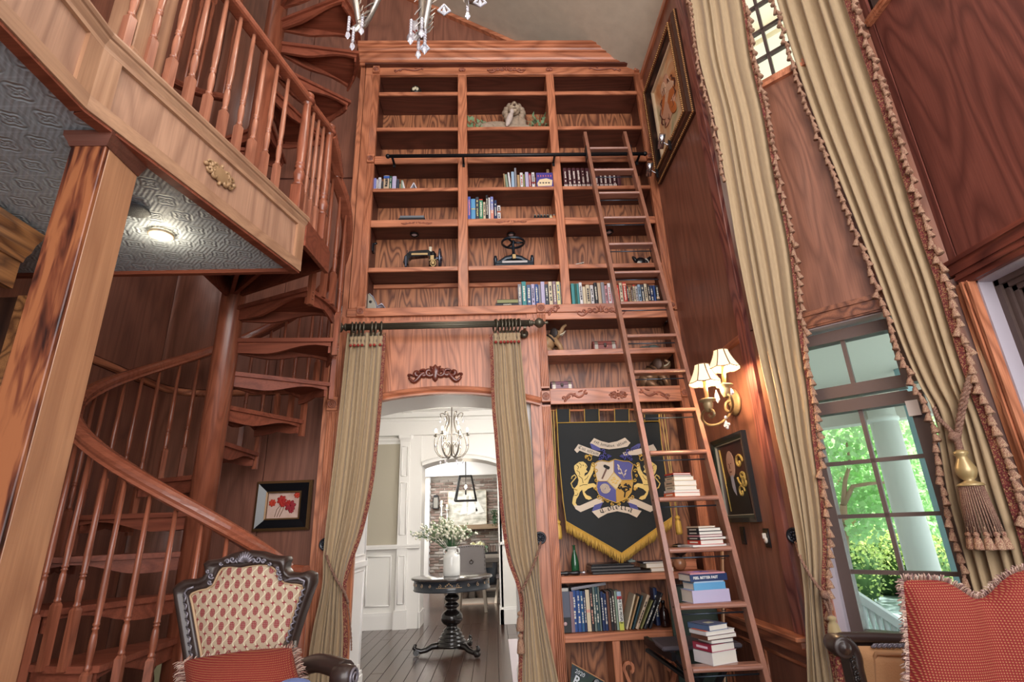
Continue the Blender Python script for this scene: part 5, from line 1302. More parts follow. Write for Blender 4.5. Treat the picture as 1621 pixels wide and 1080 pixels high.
tr = thing('tree','leafy green tree with a forking branch left of the porch column','tree',(wp(1340,880,9).x,wp(1340,880,9).y,-.5))
b0 = wp(1325,960,9); mb = MB()
base_ = Vector((b0.x,b0.y,-.5)); f0 = wp(1335,800,9); 
mb.tube([base_, base_.lerp(f0,.5)+Vector((.05,0,0)), f0],[.09,.07,.055],8); mb.tube([f0, wp(1350,770,9), wp(1375,766,8.9), wp(1400,764,8.8)],[.045,.035,.03,.02],7); mb.tube([f0, wp(1338,760,9.1), wp(1346,735,9.2), wp(1340,700,9.2)],[.045,.035,.03,.015],7)
mk('trunk', mb, plain('bark_light','#A78B72',.8), tr)
mb = MB()
for (x,y,s,r,n) in ((1325,690,9.3,1.0,520),(1375,700,9.6,.9,520),(1340,760,9.8,1.0,560),(1400,740,10,.9,480),(1370,800,9.6,.8,420),(1320,830,9.4,.8,400),(1420,800,9.9,.8,320),(1440,690,10.4,1.1,340),(1500,740,10.2,1.0,380),(1480,680,10.4,1.0,300),(1500,820,10,.8,260)):
    c = wp(x,y,s); foliage(mb, c, (r,r,r*.55), n, .13, rnd)
mk('foliage', mb, LG, tr, kind='stuff')
for i,(x,y,s,r) in enumerate(((1345,905,11.6,.75),(1400,900,12.6,.8),(1458,900,11.8,.75),(1516,890,12.8,.8),(1290,900,12.6,.8),(1575,890,11.9,.8))):
    c = wp(x,y,s); h = thing('hedge_shrub',('dense sunlit yellow-green shrub outside the window, left of the porch column','dense sunlit shrub outside the window directly beneath the forked branch','sunlit shrub mostly behind the porch column','sunlit shrub right of the porch column','sunlit shrub behind the tassels of the left bay curtain','sunlit shrub behind the right bay curtain')[i],'shrub',(c.x,c.y,-.5),group='hedge outside')
    mb = MB(); foliage(mb, (c.x,c.y,.25), (r,r,.80), 2300, .085, rnd); mb2 = MB()
    mk('leaves', mb, LH, h, kind='stuff')
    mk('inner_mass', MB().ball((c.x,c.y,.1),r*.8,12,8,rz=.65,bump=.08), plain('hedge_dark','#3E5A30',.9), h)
for i,(x,s,r) in enumerate(((1340,15,1.5),(1420,19,1.6),(1495,16,1.5),(1255,18,1.6),(1590,19,1.6))):
    c = wp(x,800,s); h = thing('tree','distant green tree crown, %s beyond the hedge' % ('first','second','third','fourth','fifth')[i] if False else 'tree crown beyond the hedge, '+('seen left of the porch column','seen right beside the porch column','half behind the porch column','hidden behind the left bay curtain','furthest right, behind the corner curtain')[i],'tree',(c.x,c.y,-.5),group='trees beyond the hedge')
    mb = MB(); foliage(mb, (c.x,c.y,2.2), (r,r,2.6), 1900, .22, rnd); mk('foliage', mb, LG, h, kind='stuff'); mk('trunk', MB().tube([(c.x,c.y,-.5),(c.x,c.y,2.5)],[.2,.12],8), MATS['bark_light'], h)

# ================================================================== ladder and its rail
q0 = PY(614,248,4.38); q1_ = PY(1021,243,4.38); zrail = (q0.z+q1_.z)/2
t = thing('ladder_rail','black iron pipe rail with ball ends along the bookcase above the fourth shelf','rail',((q0.x+q1_.x)/2,4.38,zrail))
mk('pipe', MB().tube([(q0.x,4.38,zrail),(q1_.x,4.38,zrail)],.018,12), black, t)
for x in (q0.x,q1_.x): mk('ball_end', MB().ball((x,4.38,zrail),.024,12,8), black, t)
for x in (621,733,878,1013):
    p = PY(x,250,4.38); mk('bracket', MB().box(p.x-.011,p.x+.011,4.375,4.497,zrail-.018,zrail-.008).box(p.x-.012,p.x+.012,4.485,4.495,zrail-.05,zrail-.0), black, t)
lad = thing('rolling_ladder','tall oak rolling library ladder leaning on the bookcase, stacks of books on its rungs','ladder',(1.27,3.5,0))
def LP(i, s): return Vector((1.036+.004*i+(0 if s==0 else .3835+.0011*i), 4.36-.0668*i, 4.8786-.3115*i))
for s, sg in ((0,-1),(1,1)):
    a = LP(-.75,s)+Vector((sg*.016,.02,0)); b = LP(15.65,s)+Vector((sg*.016,.02,0)); dr = (b-a).normalized(); side = Vector((1,0,0)); nn = dr.cross(side).normalized()
    mb = MB().sweep([a,b],[(-.015,-.038),(.015,-.038),(.017,-.03),(.017,.03),(.015,.038),(-.015,.038),(-.017,.03),(-.017,-.03)],ups=[nn]*2)
    o = mk('side_rail', mb, W['ladder'], lad)
    for k in range(15):
        p = LP(k,s)+Vector((sg*.033,.0,-.015)); mk('dowel_plug', MB().ball(p,.005,6,4), plain('plug_dark','#3E2018',.5), o) if k > 7 and s == 0 else None
for i in range(15):
    a, b = LP(i,0), LP(i,1)
    prof = [(-.026,-.004),(-.034,-.008),(-.037,-.017),(-.034,-.026),(-.026,-.030),(.045,-.030),(.045,.0),(-.02,.0)]
    mb = MB(); P = [Vector((a.x,a.y+u,a.z+v)) for u,v in prof]; mb.poly(P[::-1],(b.x-a.x,0,0))
    r = mk('rung', mb, W['ladderx'], lad)
    if i >= 1: mk('tie_rod', MB().tube([(a.x,a.y+.03,a.z-.062),(b.x,b.y+.03,b.z-.062)],.005,6), plain('steel_rod','#4C5560',.3,.7), lad)
for s,sg in ((0,-1),(1,1)):
    p = LP(0,s); mk('roller_bracket', MB().box(p.x+sg*.036-.004,p.x+sg*.036+.004,4.34,4.42,zrail-.07,zrail+.08).lathe([(.034,-.008),(.038,0),(.034,.008)],(p.x+sg*.030,4.38,zrail+.035),16,axis=(1,0,0)), black, lad)

# ================================================================== books
PAGE = plain('book_pages','#E4DED2',.8)
CN = {'teal':'#3F8A8C','dark green':'#2F5B4C','white':'#DAD6D6','cream':'#D3C3A6','black':'#26262C','beige':'#C2A98E','grey':'#8F8C92','pink':'#C98C92','red':'#C03A2E','dark':'#39302E',
 'tan':'#B3926A','maroon':'#4A2128','pale blue':'#9FB6CC','charcoal':'#3F4450','navy':'#22345E','blue':'#2F4F8C','slate blue':'#50688A','lilac':'#B9B0CC','yellow':'#D6CB94','sky blue':'#5E9CC8','royal blue':'#4A5EB0',
 'olive':'#8C8A5A','crimson':'#9C2E46','green':'#3B8A68','coral':'#D98C78','sage':'#8EA08C','dark teal':'#2C4A54','orange':'#D4623A','steel blue':'#35608C','grey green':'#6E7C76','mauve':'#8A7078','periwinkle':'#8288C4','brown':'#6B4436'}
ORD = ['first','second','third','fourth','fifth','sixth','seventh','eighth','ninth','tenth','eleventh','twelfth','thirteenth','fourteenth','fifteenth','sixteenth','seventeenth','eighteenth','nineteenth','twentieth','twenty-first','twenty-second','twenty-third','twenty-fourth','twenty-fifth']
def bmat(c): return plain('cover_'+c.replace(' ','_'), CN.get(c,c), .45, coat=.15)
def book_parts(t, w, h, d, c, band=None, txt='#E8E2D0', title=True, rnd=random):
    """standing book, spine at -Y, origin bottom centre of the spine"""
    b = .0025
    mb = MB().box(-w/2,-w/2+b,0,d,0,h).box(w/2-b,w/2,0,d,0,h)
    n = 5; pts = [(-w/2,.003)]+[(-w/2+w*i/n, .003-.004*sin(pi*i/n)) for i in range(1,n)]+[(w/2,.003),(w/2-b,.006),(-w/2+b,.006)]
    mb.poly([(x,y,0) for x,y in pts][::-1],(0,0,h))
    cv = mk('cover', mb, bmat(c), t, local=True)
    mk('pages', MB().box(-w/2+b,w/2-b,.005,d-.005,.003,h-.004), PAGE, t, local=True)
    if title and w > .012:
        tb = MB(); z = h*rnd.uniform(.80,.88); q = w*.22; 
        while z > h*.22:
            l = rnd.uniform(.008,.022); tb.box(-q*rnd.uniform(.6,1.2),q*rnd.uniform(.6,1.2),-.0022,.001,z-l,z); z -= l+.0045
            if rnd.random() < .12: z -= .02
        mk('spine_lettering', tb, plain('lettering_'+txt[1:], txt, .5), t, local=True, kind='stuff')
    if band:
        z0, z1, bc_ = band; mk('spine_band', MB().box(-w/2-.0003,w/2+.0003,-.0019,.004,h*z0,h*z1), plain('band_'+bc_[1:], bc_, .5), t, local=True)
    return t
def book_row(rows, Y, zb, where, group, depth=.16, seed=1, who=lambda c,i,n: None):
    rnd = random.Random(seed); n = len(rows)
    for i, r in enumerate(rows):
        xa, xb, yt, c = r[:4]; opt = r[4] if len(r) > 4 else {}
        ym = opt.get('ym', yt+14)
        X0 = PY(xa, ym, Y).x; X1 = PY(xb, ym, Y).x; h = PY((xa+xb)/2, yt, Y).z - zb
        lab = opt.get('label') or '%s book, %s from the left %s' % (c, ORD[i], where)
        t = thing('book', lab, 'book', ((X0+X1)/2, Y, zb+.0005), 0, group); t.rotation_euler = (0, opt.get('lean',0), 0)
        txt = opt.get('txt') or ('#2A2A30' if c in ('white','cream','beige','yellow','pale blue','lilac','tan','pink') else '#DCD6C4')
        book_parts(t, max(X1-X0-.0015,.006), h, min(depth*rnd.uniform(.9,1.1), 4.785-Y-.004), c, opt.get('band'), txt, opt.get('title',True), rnd)
g1 = 'standing books on the lowest shelf of the middle bay'
book_row([(820,825.5,450,'grey'),(826,833,446,'teal'),(834,840.5,451,'slate blue'),(841.3,846.5,450,'lilac'),(847,852.3,450,'blue'),(852.7,856,451,'grey',{'title':False}),(856.3,862.3,446,'lilac',{'title':False}),(863,868,450,'charcoal'),(868.5,874.3,446,'cream'),(875,880.5,445.5,'mauve'),(881,886.6,446,'yellow',{'txt':'#5A7A8C'}),(887.2,889.6,447,'grey')], 4.525, 3.237, 'in the bottom row of the middle bay', g1, seed=2)
g2 = 'standing books on the lowest shelf of the right bay'
book_row([(904.5,909.8,449,'teal',{'title':False}),(910.3,913.2,449,'dark green',{'title':False}),(913.5,916.6,449,'teal',{'title':False}),(917,921.8,447.5,'white'),(923,927.6,454,'cream',{'title':False}),(928,934,451,'cream'),(935,940,451.5,'white'),(940.8,945.8,447.5,'black'),(946.3,951.5,448,'beige',{'title':False}),(952,957.3,447,'grey',{'title':False}),(958,962,452,'pink'),(962.5,967.2,448.5,'white',{'txt':'#B03030'}),(968,972.5,449,'pink'),(973,980.5,451,'red'),(981,985.7,448,'cream'),(986.3,992,447,'red',{'band':(.86,.93,'#F0B090')}),(993,995.5,452.5,'dark'),(996,999.5,455,'tan'),(1000,1002.3,455,'maroon'),(1002.7,1006.2,451,'cream',{'band':(.92,1,'#C8442E')}),(1007,1010,453.5,'white'),(1010.4,1014.8,450.5,'pale blue'),(1015.5,1020,450.5,'charcoal'),(1020.5,1025,449.5,'cream'),(1026,1029.3,450.5,'dark')], 4.53, 3.237, 'in the bottom row of the right bay', g2, seed=3)
book_row([(1030,1034.5,452,'navy'),(1035,1038,452,'blue',{'title':False}),(1038.8,1043.5,452,'black',{'band':(.25,.38,'#C9A98A')})], 4.53, 3.237, 'of the dark trio ending the right bay\'s bottom row', g2, seed=4)
g3 = 'standing books on the shelf under the ladder rail, middle bay'
book_row([(798.5,800.5,275,'tan',{'lean':rad(-3),'title':False}),(801.5,805,276,'sage',{'lean':rad(-5),'title':False}),(806,809,273,'white',{'lean':rad(-4),'title':False}),(809.6,814.2,272,'pale blue',{'title':False}),(814.5,817.6,266,'grey',{'title':False}),(819,823,277,'tan',{'title':False}),(823.5,828,273.5,'white',{'txt':'#B03A38'}),(828.4,831,276,'olive',{'title':False}),(831.6,837,272.5,'lilac',{'title':False}),(837.5,841,275,'crimson'),(842,846.6,273,'white',{'band':(.3,.4,'#B03030')})], 4.53, 4.534, 'on the high shelf of the middle bay', g3, seed=5)
g4 = 'standing books on the shelf above the book press'
book_row([(740.5,745,311.5,'royal blue',{'txt':'#E88C7C'}),(745.6,752.6,315,'sky blue',{'band':(.5,.54,'#C9B060'),'title':False}),(753.2,757.8,312,'charcoal',{'txt':'#D8CE8C'}),(758.6,764.3,315.5,'green',{'band':(.95,1,'#C8402E')}),(765,768.6,320,'cream'),(769,772.7,309,'black'),(773.2,776,313,'white',{'title':False}),(776.5,781,311.5,'periwinkle',{'band':(0,.42,'#DD8E7C')}),(782,786.6,317,'navy'),(787.4,792.5,325.5,'white',{'band':(.5,.62,'#C06A50')})], 4.525, 4.169, 'on the shelf above the book press', g4, seed=6)
g5 = 'maroon bound volumes of one set behind the ladder'
rows = [(892+7.03*k, 897.8+7.03*k, 266+(k%2)*.3, 'maroon', {'txt':'#D8CCC0','band':(.06,.17,'#B9A8A0') if k < 12 else None,'title':k<12}) for k in range(13)]
book_row(rows, 4.53, 4.534, 'of the matching set behind the ladder', g5, seed=7)
g6 = 'standing books on the left bay high shelf'
book_row([(591.5,595,282,'periwinkle',{'title':False}),(595.4,597.3,284,'white',{'title':False}),(598.4,602.8,281,'white',{'txt':'#8A86A0'}),(604,606,287,'charcoal',{'title':False}),(607,616,278,'beige',{'band':(.8,.97,'#3A5FA8')}),(616.3,619.8,279,'dark green'),(620.6,627,279,'lilac',{'title':False}),(627.5,631.4,284,'charcoal',{'title':False}),(632,634,291,'tan',{'title':False}),(634.6,637.8,285.5,'sage',{'title':False}),(639.2,642,287,'white',{'title':False,'lean':rad(-14)})], 4.53, 4.534, 'on the high shelf of the left bay', g6, seed=8)
g7 = 'books on the low shelf right of the doorway'
low = [(907,913.4,935,'blue'),(913.8,919.6,935,'blue'),(920,924.4,936,'steel blue'),(924.8,928,936,'navy'),(928.5,934.8,934,'cream',{'band':(.45,.52,'#D89A8A'),'title':False}),(935.3,939.8,931,'black',{'txt':'#D8A088'}),(940.3,943.6,929,'grey green'),(944,948.2,929,'dark teal'),(948.6,951,930,'grey green',{'title':False}),(952.4,956.6,937,'navy'),(957,961.2,940,'navy'),(961.8,966,937,'brown',{'title':False}),(966.4,970,937,'black'),(970.4,974.4,936,'dark'),(974.8,978.2,936,'sage',{'title':False})]
for r in low:
    o = dict(r[4]) if len(r) > 4 else {}; o['ym'] = 970
    r_ = r[:4]+(o,); low[low.index(r)] = r_
book_row(low, 4.55, .523, 'on the low shelf right of the doorway', g7, .2, 9)
# WE THE PEOPLE
X0 = PY(979,970,4.54).x; X1 = PY(985.8,970,4.54).x; h = PY(981,937,4.54).z-.523
t = thing('book','white, blue and lime book with large vertical black capitals on the low shelf','book',((X0+X1)/2,4.54,.5235),0,g7); book_parts(t, X1-X0, h, .19, 'pale blue', None, title=False)
mk('spine_band', MB().box(-(X1-X0)/2-.0004,(X1-X0)/2+.0004,-.002,.004,h*.22,h*.80), plain('band_white','#E2E0D8',.5), t, local=True)
mk('spine_band', MB().box(-(X1-X0)/2-.0004,(X1-X0)/2+.0004,-.002,.004,0,h*.22), plain('band_lime','#C8CC5A',.5), t, local=True)
mk('spine_band', MB().box(-(X1-X0)/2-.0004,(X1-X0)/2+.0004,-.002,.004,h*.80,h*.88), plain('band_red','#B83A44',.5), t, local=True)
mk('spine_lettering', text_mb('WE THE PEOPLE',.026,bold=.0006,ext=.0004,sx=.98).xf(frame((0,-.0032,h*.51),(0,0,-1),(1,0,0))), plain('ink_black','#20222C',.5), t, local=True)
# leaning books on the low shelf
lean = [(990,1003,941,'cream',.012,'blue'),(995,1009,944,'tan',.010,None),(1000,1015,943,'dark teal',.012,None),(1006,1025,942,'beige',.022,None),(1013,1031,951,'olive',.010,None),(1019,1037,951,'black',.020,None),(1027,1047,939,'black',.014,None)]
for i,(xb_,xt_,yt,c,w,_) in enumerate(lean):
    p = PY(xb_,997,4.55); q = PY(xt_,yt,4.55); ang = math.atan2(q.x-p.x, q.z-p.z); L = math.hypot(q.x-p.x,q.z-.523)
    t = thing('book','%s book, %s from the left of the books leaning on the low shelf' % (c,ORD[i]),'book',(p.x+.012,4.55,.526),0,'leaning books on the low shelf'); t.rotation_euler = (0,ang,0)
    book_parts(t, w, L*.98, .18, c, None, '#3A3430' if c in ('cream','beige','tan') else '#D8D4C8', True, random.Random(i+40))
p = PY(1040,965,4.66); t = thing('book','tall dark blue book leaning behind the brown bottle','book',(p.x,4.66,.525),0,'leaning books on the low shelf'); book_parts(t,.03,.27,.10,'navy')
# slipcase, boxes and a flat book on that shelf
a, b = PY(884,1000,4.53), PY(901,930,4.53)
t = thing('file_box','black and grey upright file box at the left end of the low shelf','file box',((a.x+b.x)/2,4.53,.523))
mk('box', MB().bbox(a.x,b.x,4.535,4.74,.523,b.z,.002), blackpaint, t); mk('front_label', MB().box(a.x+.008,b.x-.004,4.531,4.536,.63,b.z-.03), plain('slate_label','#5E6270',.6), t)
mk('lock_plate', MB().box(a.x+.006,b.x-.01,4.53,4.536,b.z-.028,b.z-.006), plain('plate_grey','#A09C94',.4,.6), t); mk('round_sticker', MB().lathe([(.014,0),(.013,.002),(.001,.002)],((a.x+b.x)/2+.005,4.534,.585),14,axis=(0,-1,0)), plain('sticker','#C9A8A8',.6), t)
a, b = PY(901.5,1000,4.54), PY(906.5,937,4.54)
t = thing('book','thin mauve slipcase book beside the black file box','book',((a.x+b.x)/2,4.54,.5235),0,g7); book_parts(t,b.x-a.x,b.z-.523,.19,'mauve',title=False)
a, b = PY(904,932,4.55), PY(959,923,4.55); ang = math.atan2(b.z-a.z,b.x-a.x)
t = thing('book','grey book lying flat on top of the blue encyclopedia volumes','book',((a.x+b.x)/2,4.55,(a.z+b.z)/2-.004)); t.rotation_euler = (0,-ang,0)
book_parts(t, .02, (b.x-a.x), .16, 'grey', title=False)
for ch in t.children: ch.rotation_euler = (0,rad(90),0); ch.location = (-(b.x-a.x)/2,0,0)
p = PY(1054,995,4.62); t = thing('bottle','dark brown glass bottle at the right of the low shelf','bottle',(p.x,4.62,.523))
mk('glass', MB().lathe([(.035,0),(.038,.01),(.038,.09),(.03,.12),(.014,.14),(.013,.17)],(p.x,4.62,.523),20), plain('brown_glass','#2A1614',.1,coat=.5), t); mk('cap', MB().lathe([(.016,.165),(.016,.185),(.002,.186)],(p.x,4.62,.523),12), blackpaint, t)
# two books lying flat, bottom shelf of the middle bay
def flatbook(name,label,xa,xb,yb,yt,Y,zb,c,title=None,group=None,d=.15,txt='#E8E0C8',pages=False,cat='book'):
    a = PY(xa,yb,Y); b = PY(xb,yt,Y); h = b.z-PY(xb,yb,Y).z; t = thing(name,label,cat,((a.x+b.x)/2,Y,zb+.0005),0,group); w = b.x-a.x
    mk('cover', MB().box(-w/2,w/2,0,d,0,.003).box(-w/2,w/2,0,d,h-.003,h).box(-w/2,w/2,0 if not pages else d-.003,.003 if not pages else d,0,h), bmat(c), t, local=True)
    mk('pages', MB().box(-w/2+.003,w/2-.003,.004,d-.004,.003,h-.003), PAGE, t, local=True)
    if title: mk('spine_lettering', text_mb(title,h*.62,ext=.0004,bold=.0004,sx=1).xf(frame((0,-.0006,h*.5),(1,0,0),(0,0,1))), plain('lettering_'+txt[1:],txt,.5), t, local=True)
    return zb+h
z = flatbook('book','black book lying flat under another, left of the middle bay bottom row',785,821,479.5,475.2,4.515,3.238,'black','KOONTZ',group='flat books on the middle bay bottom shelf')
flatbook('book','yellow and blue spined book lying on top of the black flat book',787,820,475.4,469.6,4.515,z+.001,'olive',None,group='flat books on the middle bay bottom shelf',txt='#E2D27A')
# cover-out picture book
a, b = PY(849,293,4.55), PY(874.5,279,4.55)
t = thing('book','purple cartoon-lettered gift book standing cover-out at the middle bay high shelf','book',((a.x+b.x)/2,4.52,4.5345)); w = b.x-a.x; h = b.z-4.534+.02
mk('cover', MB().box(-w/2,w/2,0,.02,0,h), plain('cover_purple','#4A3F8C',.4), t, local=True)
mk('cover_patch', MB().poly([(-w*.42,-.001,h*.1),(w*.4,-.001,h*.12),(w*.46,-.001,h*.5),(w*.1,-.001,h*.62),(-w*.3,-.001,h*.55),(-w*.46,-.001,h*.3)],(0,.002,0)), plain('patch_cream','#E6CFA8',.5), t, local=True)
mb = MB()
for k in range(4): mb.ball((-w*.27+w*.17*k,-.001,h*.32),w*.06,8,4,ry=.002,rz=h*.05)
mk('cover_print', mb, plain('print_dark','#3A2A3A',.5), t, local=True)
mb = MB()
for k in range(6): mb.ball((-w*.38+w*.15*k,-.001,h*.78),w*.045,6,4,ry=.002,rz=h*.07)
mk('cover_flowers', mb, plain('print_pink','#C46A80',.5), t, local=True)
for (xa,xb,yt,c,lb_) in ((866,869,268,'tan','thin tan book standing behind the purple gift book'),(870,875.5,274.5,'red','red book at the right end behind the purple gift book')):
    a = PY(xa,285,4.62); b = PY(xb,yt,4.62); t = thing('book',lb_,'book',((a.x+b.x)/2,4.62,4.5345),0,g3); book_parts(t,b.x-a.x,b.z-4.534,.14,c,title=False)
# tented open book and odds on the left high shelf
a, m_, b = PY(648,296,4.54), PY(655,289,4.54), PY(661,296,4.54)
t = thing('open_book','white book standing open like a tent on the left bay high shelf','book',(m_.x,4.54,4.534))
mk('boards', MB().beam(Vector((a.x,4.60,4.5345)),Vector((m_.x,4.60,m_.z)),.12,.008,(0,0,1)).beam(Vector((b.x,4.60,4.5345)),Vector((m_.x,4.60,m_.z)),.12,.008,(0,0,1)), plain('board_white','#DEDAE2',.6), t)
for k,x in enumerate((669,688)):
    p = PY(x,295,4.56); t = thing('paper_scrap','small folded paper on the left bay high shelf, %s' % ('nearer the tented book','nearer the divider')[k],'paper',(p.x,4.56,4.534))
    mk('fold', MB().poly([(p.x-.022,4.55,4.5345),(p.x+.018,4.55,4.5345),(p.x+.006,4.55,4.565)],(0,.04,0)), MATS['board_white'], t)
p = PY(652,344,4.56); a = PY(631,346,4.53); b = PY(673,341,4.53)
t = thing('tray','grey and black flat device lying on the left bay shelf above the sewing machine','device',((a.x+b.x)/2,4.6,4.169))
mk('body', MB().bbox(a.x,b.x,4.52,4.70,4.169,4.205,.004), blackpaint, t); mk('lid', MB().bbox(a.x+.01,b.x-.01,4.522,4.69,4.206,4.232,.004), plain('lid_grey','#7A8088',.4,.4), t)
mk('corner_cap', MB().bbox(b.x-.03,b.x+.001,4.528,4.60,4.172,4.205,.002), plain('cap_blue','#8CA0BC',.4), t)
for k in range(7):
    x = 847+k*5.0; p = PY(x,342,4.535); c = ['#222428']*5+['#C9BA94','#C4764A']
    t = thing('small_jar','tiny %s jar, %s from the left in the row right of the books' % (('dark','dark','dark','dark','dark','cream','orange')[k],ORD[k]),'jar',(p.x,4.535,4.169),0,'tiny jars on the middle bay shelf')
    mk('body', MB().lathe([(.014,0),(.016,.005),(.016,.03),(.011,.038),(.011,.044)],(p.x,4.535,4.169),10), plain('jar_'+c[k][1:],c[k],.4), t); mk('lid', MB().lathe([(.012,.044),(.012,.055),(.002,.056)],(p.x,4.535,4.169),10), plain('jar_lid','#8E8A80',.4,.5), t)
# stacks of books on the ladder rungs
def stack(i, px_left, specs, labels, grp, rot=13, dy=.0):
    rz = LP(i,0).z+.0005; Y = LP(i,0).y+.005+dy; z = rz; n = len(specs)
    for k,(h,xc,w,d,c,spine,r_,txt,top) in enumerate(specs):
        p = PY(xc, 0, Y) if False else None
        x = xc
        t = thing('book', labels[k], 'book', (x, Y, z), rad(rot+r_), grp)
        mb = MB().box(-w/2,w/2,0,d,0,.0025).box(-w/2,w/2,0,d,h-.0025,h)
        if spine == 'front': mb.box(-w/2,w/2,-.001,.003,0,h)
        elif spine == 'left': mb.box(-w/2,-w/2+.003,0,d,0,h)
        if spine != 'none': mk('cover', mb, bmat(c), t, local=True)
        mk('pages', MB().box(-w/2+.003,w/2-.003,.003,d-.003,.0025 if spine!='none' else 0,h-.0025 if spine!='none' else h), PAGE, t, local=True)
        if txt and spine == 'front': mk('spine_lettering', text_mb(txt[0],txt[1],ext=.0004,bold=.0005).xf(frame((txt[2],-.0018,h*.5),(1,0,0),(0,0,1))), plain('lettering_E8E6E0','#E8E6E0',.5), t, local=True)
        if txt and spine == 'left': mk('spine_lettering', MB().box(-w/2-.0012,-w/2+.001,d*.2,d*.8,h*.35,h*.65), plain('lettering_'+txt[1:],txt,.5), t, local=True)
        if top == 'flower':
            mb = MB()
            for q in range(6): mb.ball((.0+.025*cos(q),.08+.03*sin(q),h+.0003),.035,8,3,ry=.008,rz=.001,M=Matrix.Rotation(q*1.05,3,'Z'))
            mk('cover_flower', mb, plain('print_violet','#5B5A9C',.5), t, local=True)
            mb = MB()
            for q in range(3): mb.box(-.09,-.03,.03+.03*q,.035+.03*q,h,h+.0012)
            mk('cover_lines', mb, plain('print_rose','#B07A9C',.5), t, local=True)
        if top == 'label': mk('cover_print', MB().box(-.02,.03,.06,.10,h,h+.0012), plain('print_ivory','#C9C3A8',.5), t, local=True)
        if top == 'orange': mk('cover_print', MB().box(-w*.48,w*.1,.01,.13,h,h+.0012), bmat('orange'), t, local=True)
        z += h
    return z
def lx(px,i,y): return PY(px,y,LP(i,0).y+.005).x
x = lx(1089,11,785)
stack(11,0,[(.027,x,.20,.13,'orange','left',2,'#E8D8C0',None),(.016,x+.0,.195,.13,'white','left',1,'#C0A080',None),(.028,x-.006,.17,.12,'cream','left',0,'#8A8070',None),(.034,x-.004,.175,.12,'beige','left',1,'#7A7060',None),(.026,x-.01,.15,.12,'cream','left',-1,'#8A8070',None),(.011,x-.018,.14,.11,'charcoal','left',0,'#C8C0B0',None),(.012,x-.02,.135,.11,'red','left',0,None,None)],
 ['orange-spined book at the bottom of the upper ladder stack','thin white book second from the bottom of the upper ladder stack','cream book third from the bottom of the upper ladder stack','thick beige book in the middle of the upper ladder stack','cream book under the dark one near the top of the upper ladder stack','slim dark-spined book second from the top of the upper ladder stack','slim red-spined book on top of the upper ladder stack'],'books stacked on the upper loaded ladder rung')
x = lx(1128,12,862)
stack(12,0,[(.011,x,.30,.16,'white','left',4,'#8A8070',None),(.028,x+.0,.17,.15,'red','left',0,'#F0E0D0',None),(.018,x+.012,.20,.14,'black','left',1,'#D0C8B8',None),(.013,x+.0,.17,.13,'pink','left',0,None,None),(.021,x+.0,.175,.13,'black','left',1,'#D0C8B8',None),(.021,x-.004,.165,.13,'black','left',0,'#D0C8B8',None),(.011,x-.02,.13,.13,'beige','left',2,None,None)],
 ['wide thin white book at the bottom of the second ladder stack','bright red-spined book second from the bottom of the second ladder stack','black-spined book directly on the red one in the second ladder stack','slim pink-spined book in the middle of the second ladder stack','black-spined book directly on the pink one in the second ladder stack','black-spined book third from top, upper black one of the second ladder stack','slim pale book on top of the second ladder stack'],'books stacked on the second loaded ladder rung')
x = lx(1127,13,950)
stack(13,0,[(.070,x,.25,.14,'lilac','front',-3,None,None),(.040,x-.002,.215,.13,'sky blue','front',-2,None,None),(.008,x-.004,.20,.13,'pale blue','front',-2,None,None),(.040,x-.0,.25,.15,'navy','front',-3,('FEEL BETTER FAST',.0205,-.022),None),(.008,x-.004,.23,.15,'pink','front',-6,None,'flower')],
 ['very thick pale lilac book at the bottom of the third ladder stack','light blue book in the middle of the third ladder stack','slim pale book between the light blue and the navy one','navy book with white capitals on its spine in the third ladder stack','pale magazine with a violet flower on top of the third ladder stack'],'books stacked on the third loaded ladder rung')
x = lx(1147,14,1040)
stack(14,0,[(.066,x+.002,.19,.15,'white','left',10,None,None),(.040,x+.0,.18,.15,'crimson','left',10,'#F0D0E0',None),(.022,x+.003,.155,.13,'charcoal','right',4,None,None),(.024,x+.004,.22,.14,'brown','left',8,None,None),(.022,x-.002,.22,.14,'white','left',9,None,'orange'),(.030,x-.01,.15,.17,'slate blue','left',12,None,'label')],
 ['thickest white-paged book at the bottom of the lowest ladder stack','crimson and pink book second from the bottom of the lowest ladder stack','small white-paged book in the middle of the lowest ladder stack','dark-edged wide book under the orange one in the lowest ladder stack','orange and white book under the grey-blue one in the lowest ladder stack','grey-blue hardback with stamped title on top of the lowest ladder stack'],'books stacked on the lowest loaded ladder rung')

# ================================================================== heraldic banner
BY = 4.55
def B(x, y, o=0): return PY(860+x/4.1545, 640+y/4.153, BY-o) if False else (lambda p: Vector((p.x, BY-o, p.z)))(PY(860+x/4.1545, 640+y/4.153, BY))
GOLD = plain('gold_thread','#C9A24C',.5,.15,var=.15,bscale=80); GOLDF = plain('gold_applique','#D9BC6E',.55); CREAM = plain('cream_applique','#CFC0AE',.7)
VIO = plain('violet_applique','#4A4B8E',.6); INK = plain('black_stitch','#15151A',.7)
bn = thing('heraldic_banner','black pointed banner with a gold and violet lion crest and gold fringe','banner',tuple(B(470,980)))
body = [(87,122),(760,112),(775,250),(800,420),(822,590),(846,742),(515,980),(148,770),(130,640),(112,450),(98,280)]
mk('cloth', MB().poly([B(*p) for p in body],(0,.006,0)), plain('black_velvet','#14191C',.75,sheen=.3,var=.25,bscale=6), bn)
for x0,x1 in ((85,172),(270,365),(468,562),(664,758)):
    mk('hanging_tab', MB().poly([B(x0,34),B(x1,32),B(x1+2,120),B(x0+2,122)],(0,.02,0)), MATS['black_velvet'], bn)
mb = MB()
def line(mb, pts, r=.004, o=.004, closed=False): return mb.tube([B(x,y,o) for x,y in pts], r, 5, closed=closed)
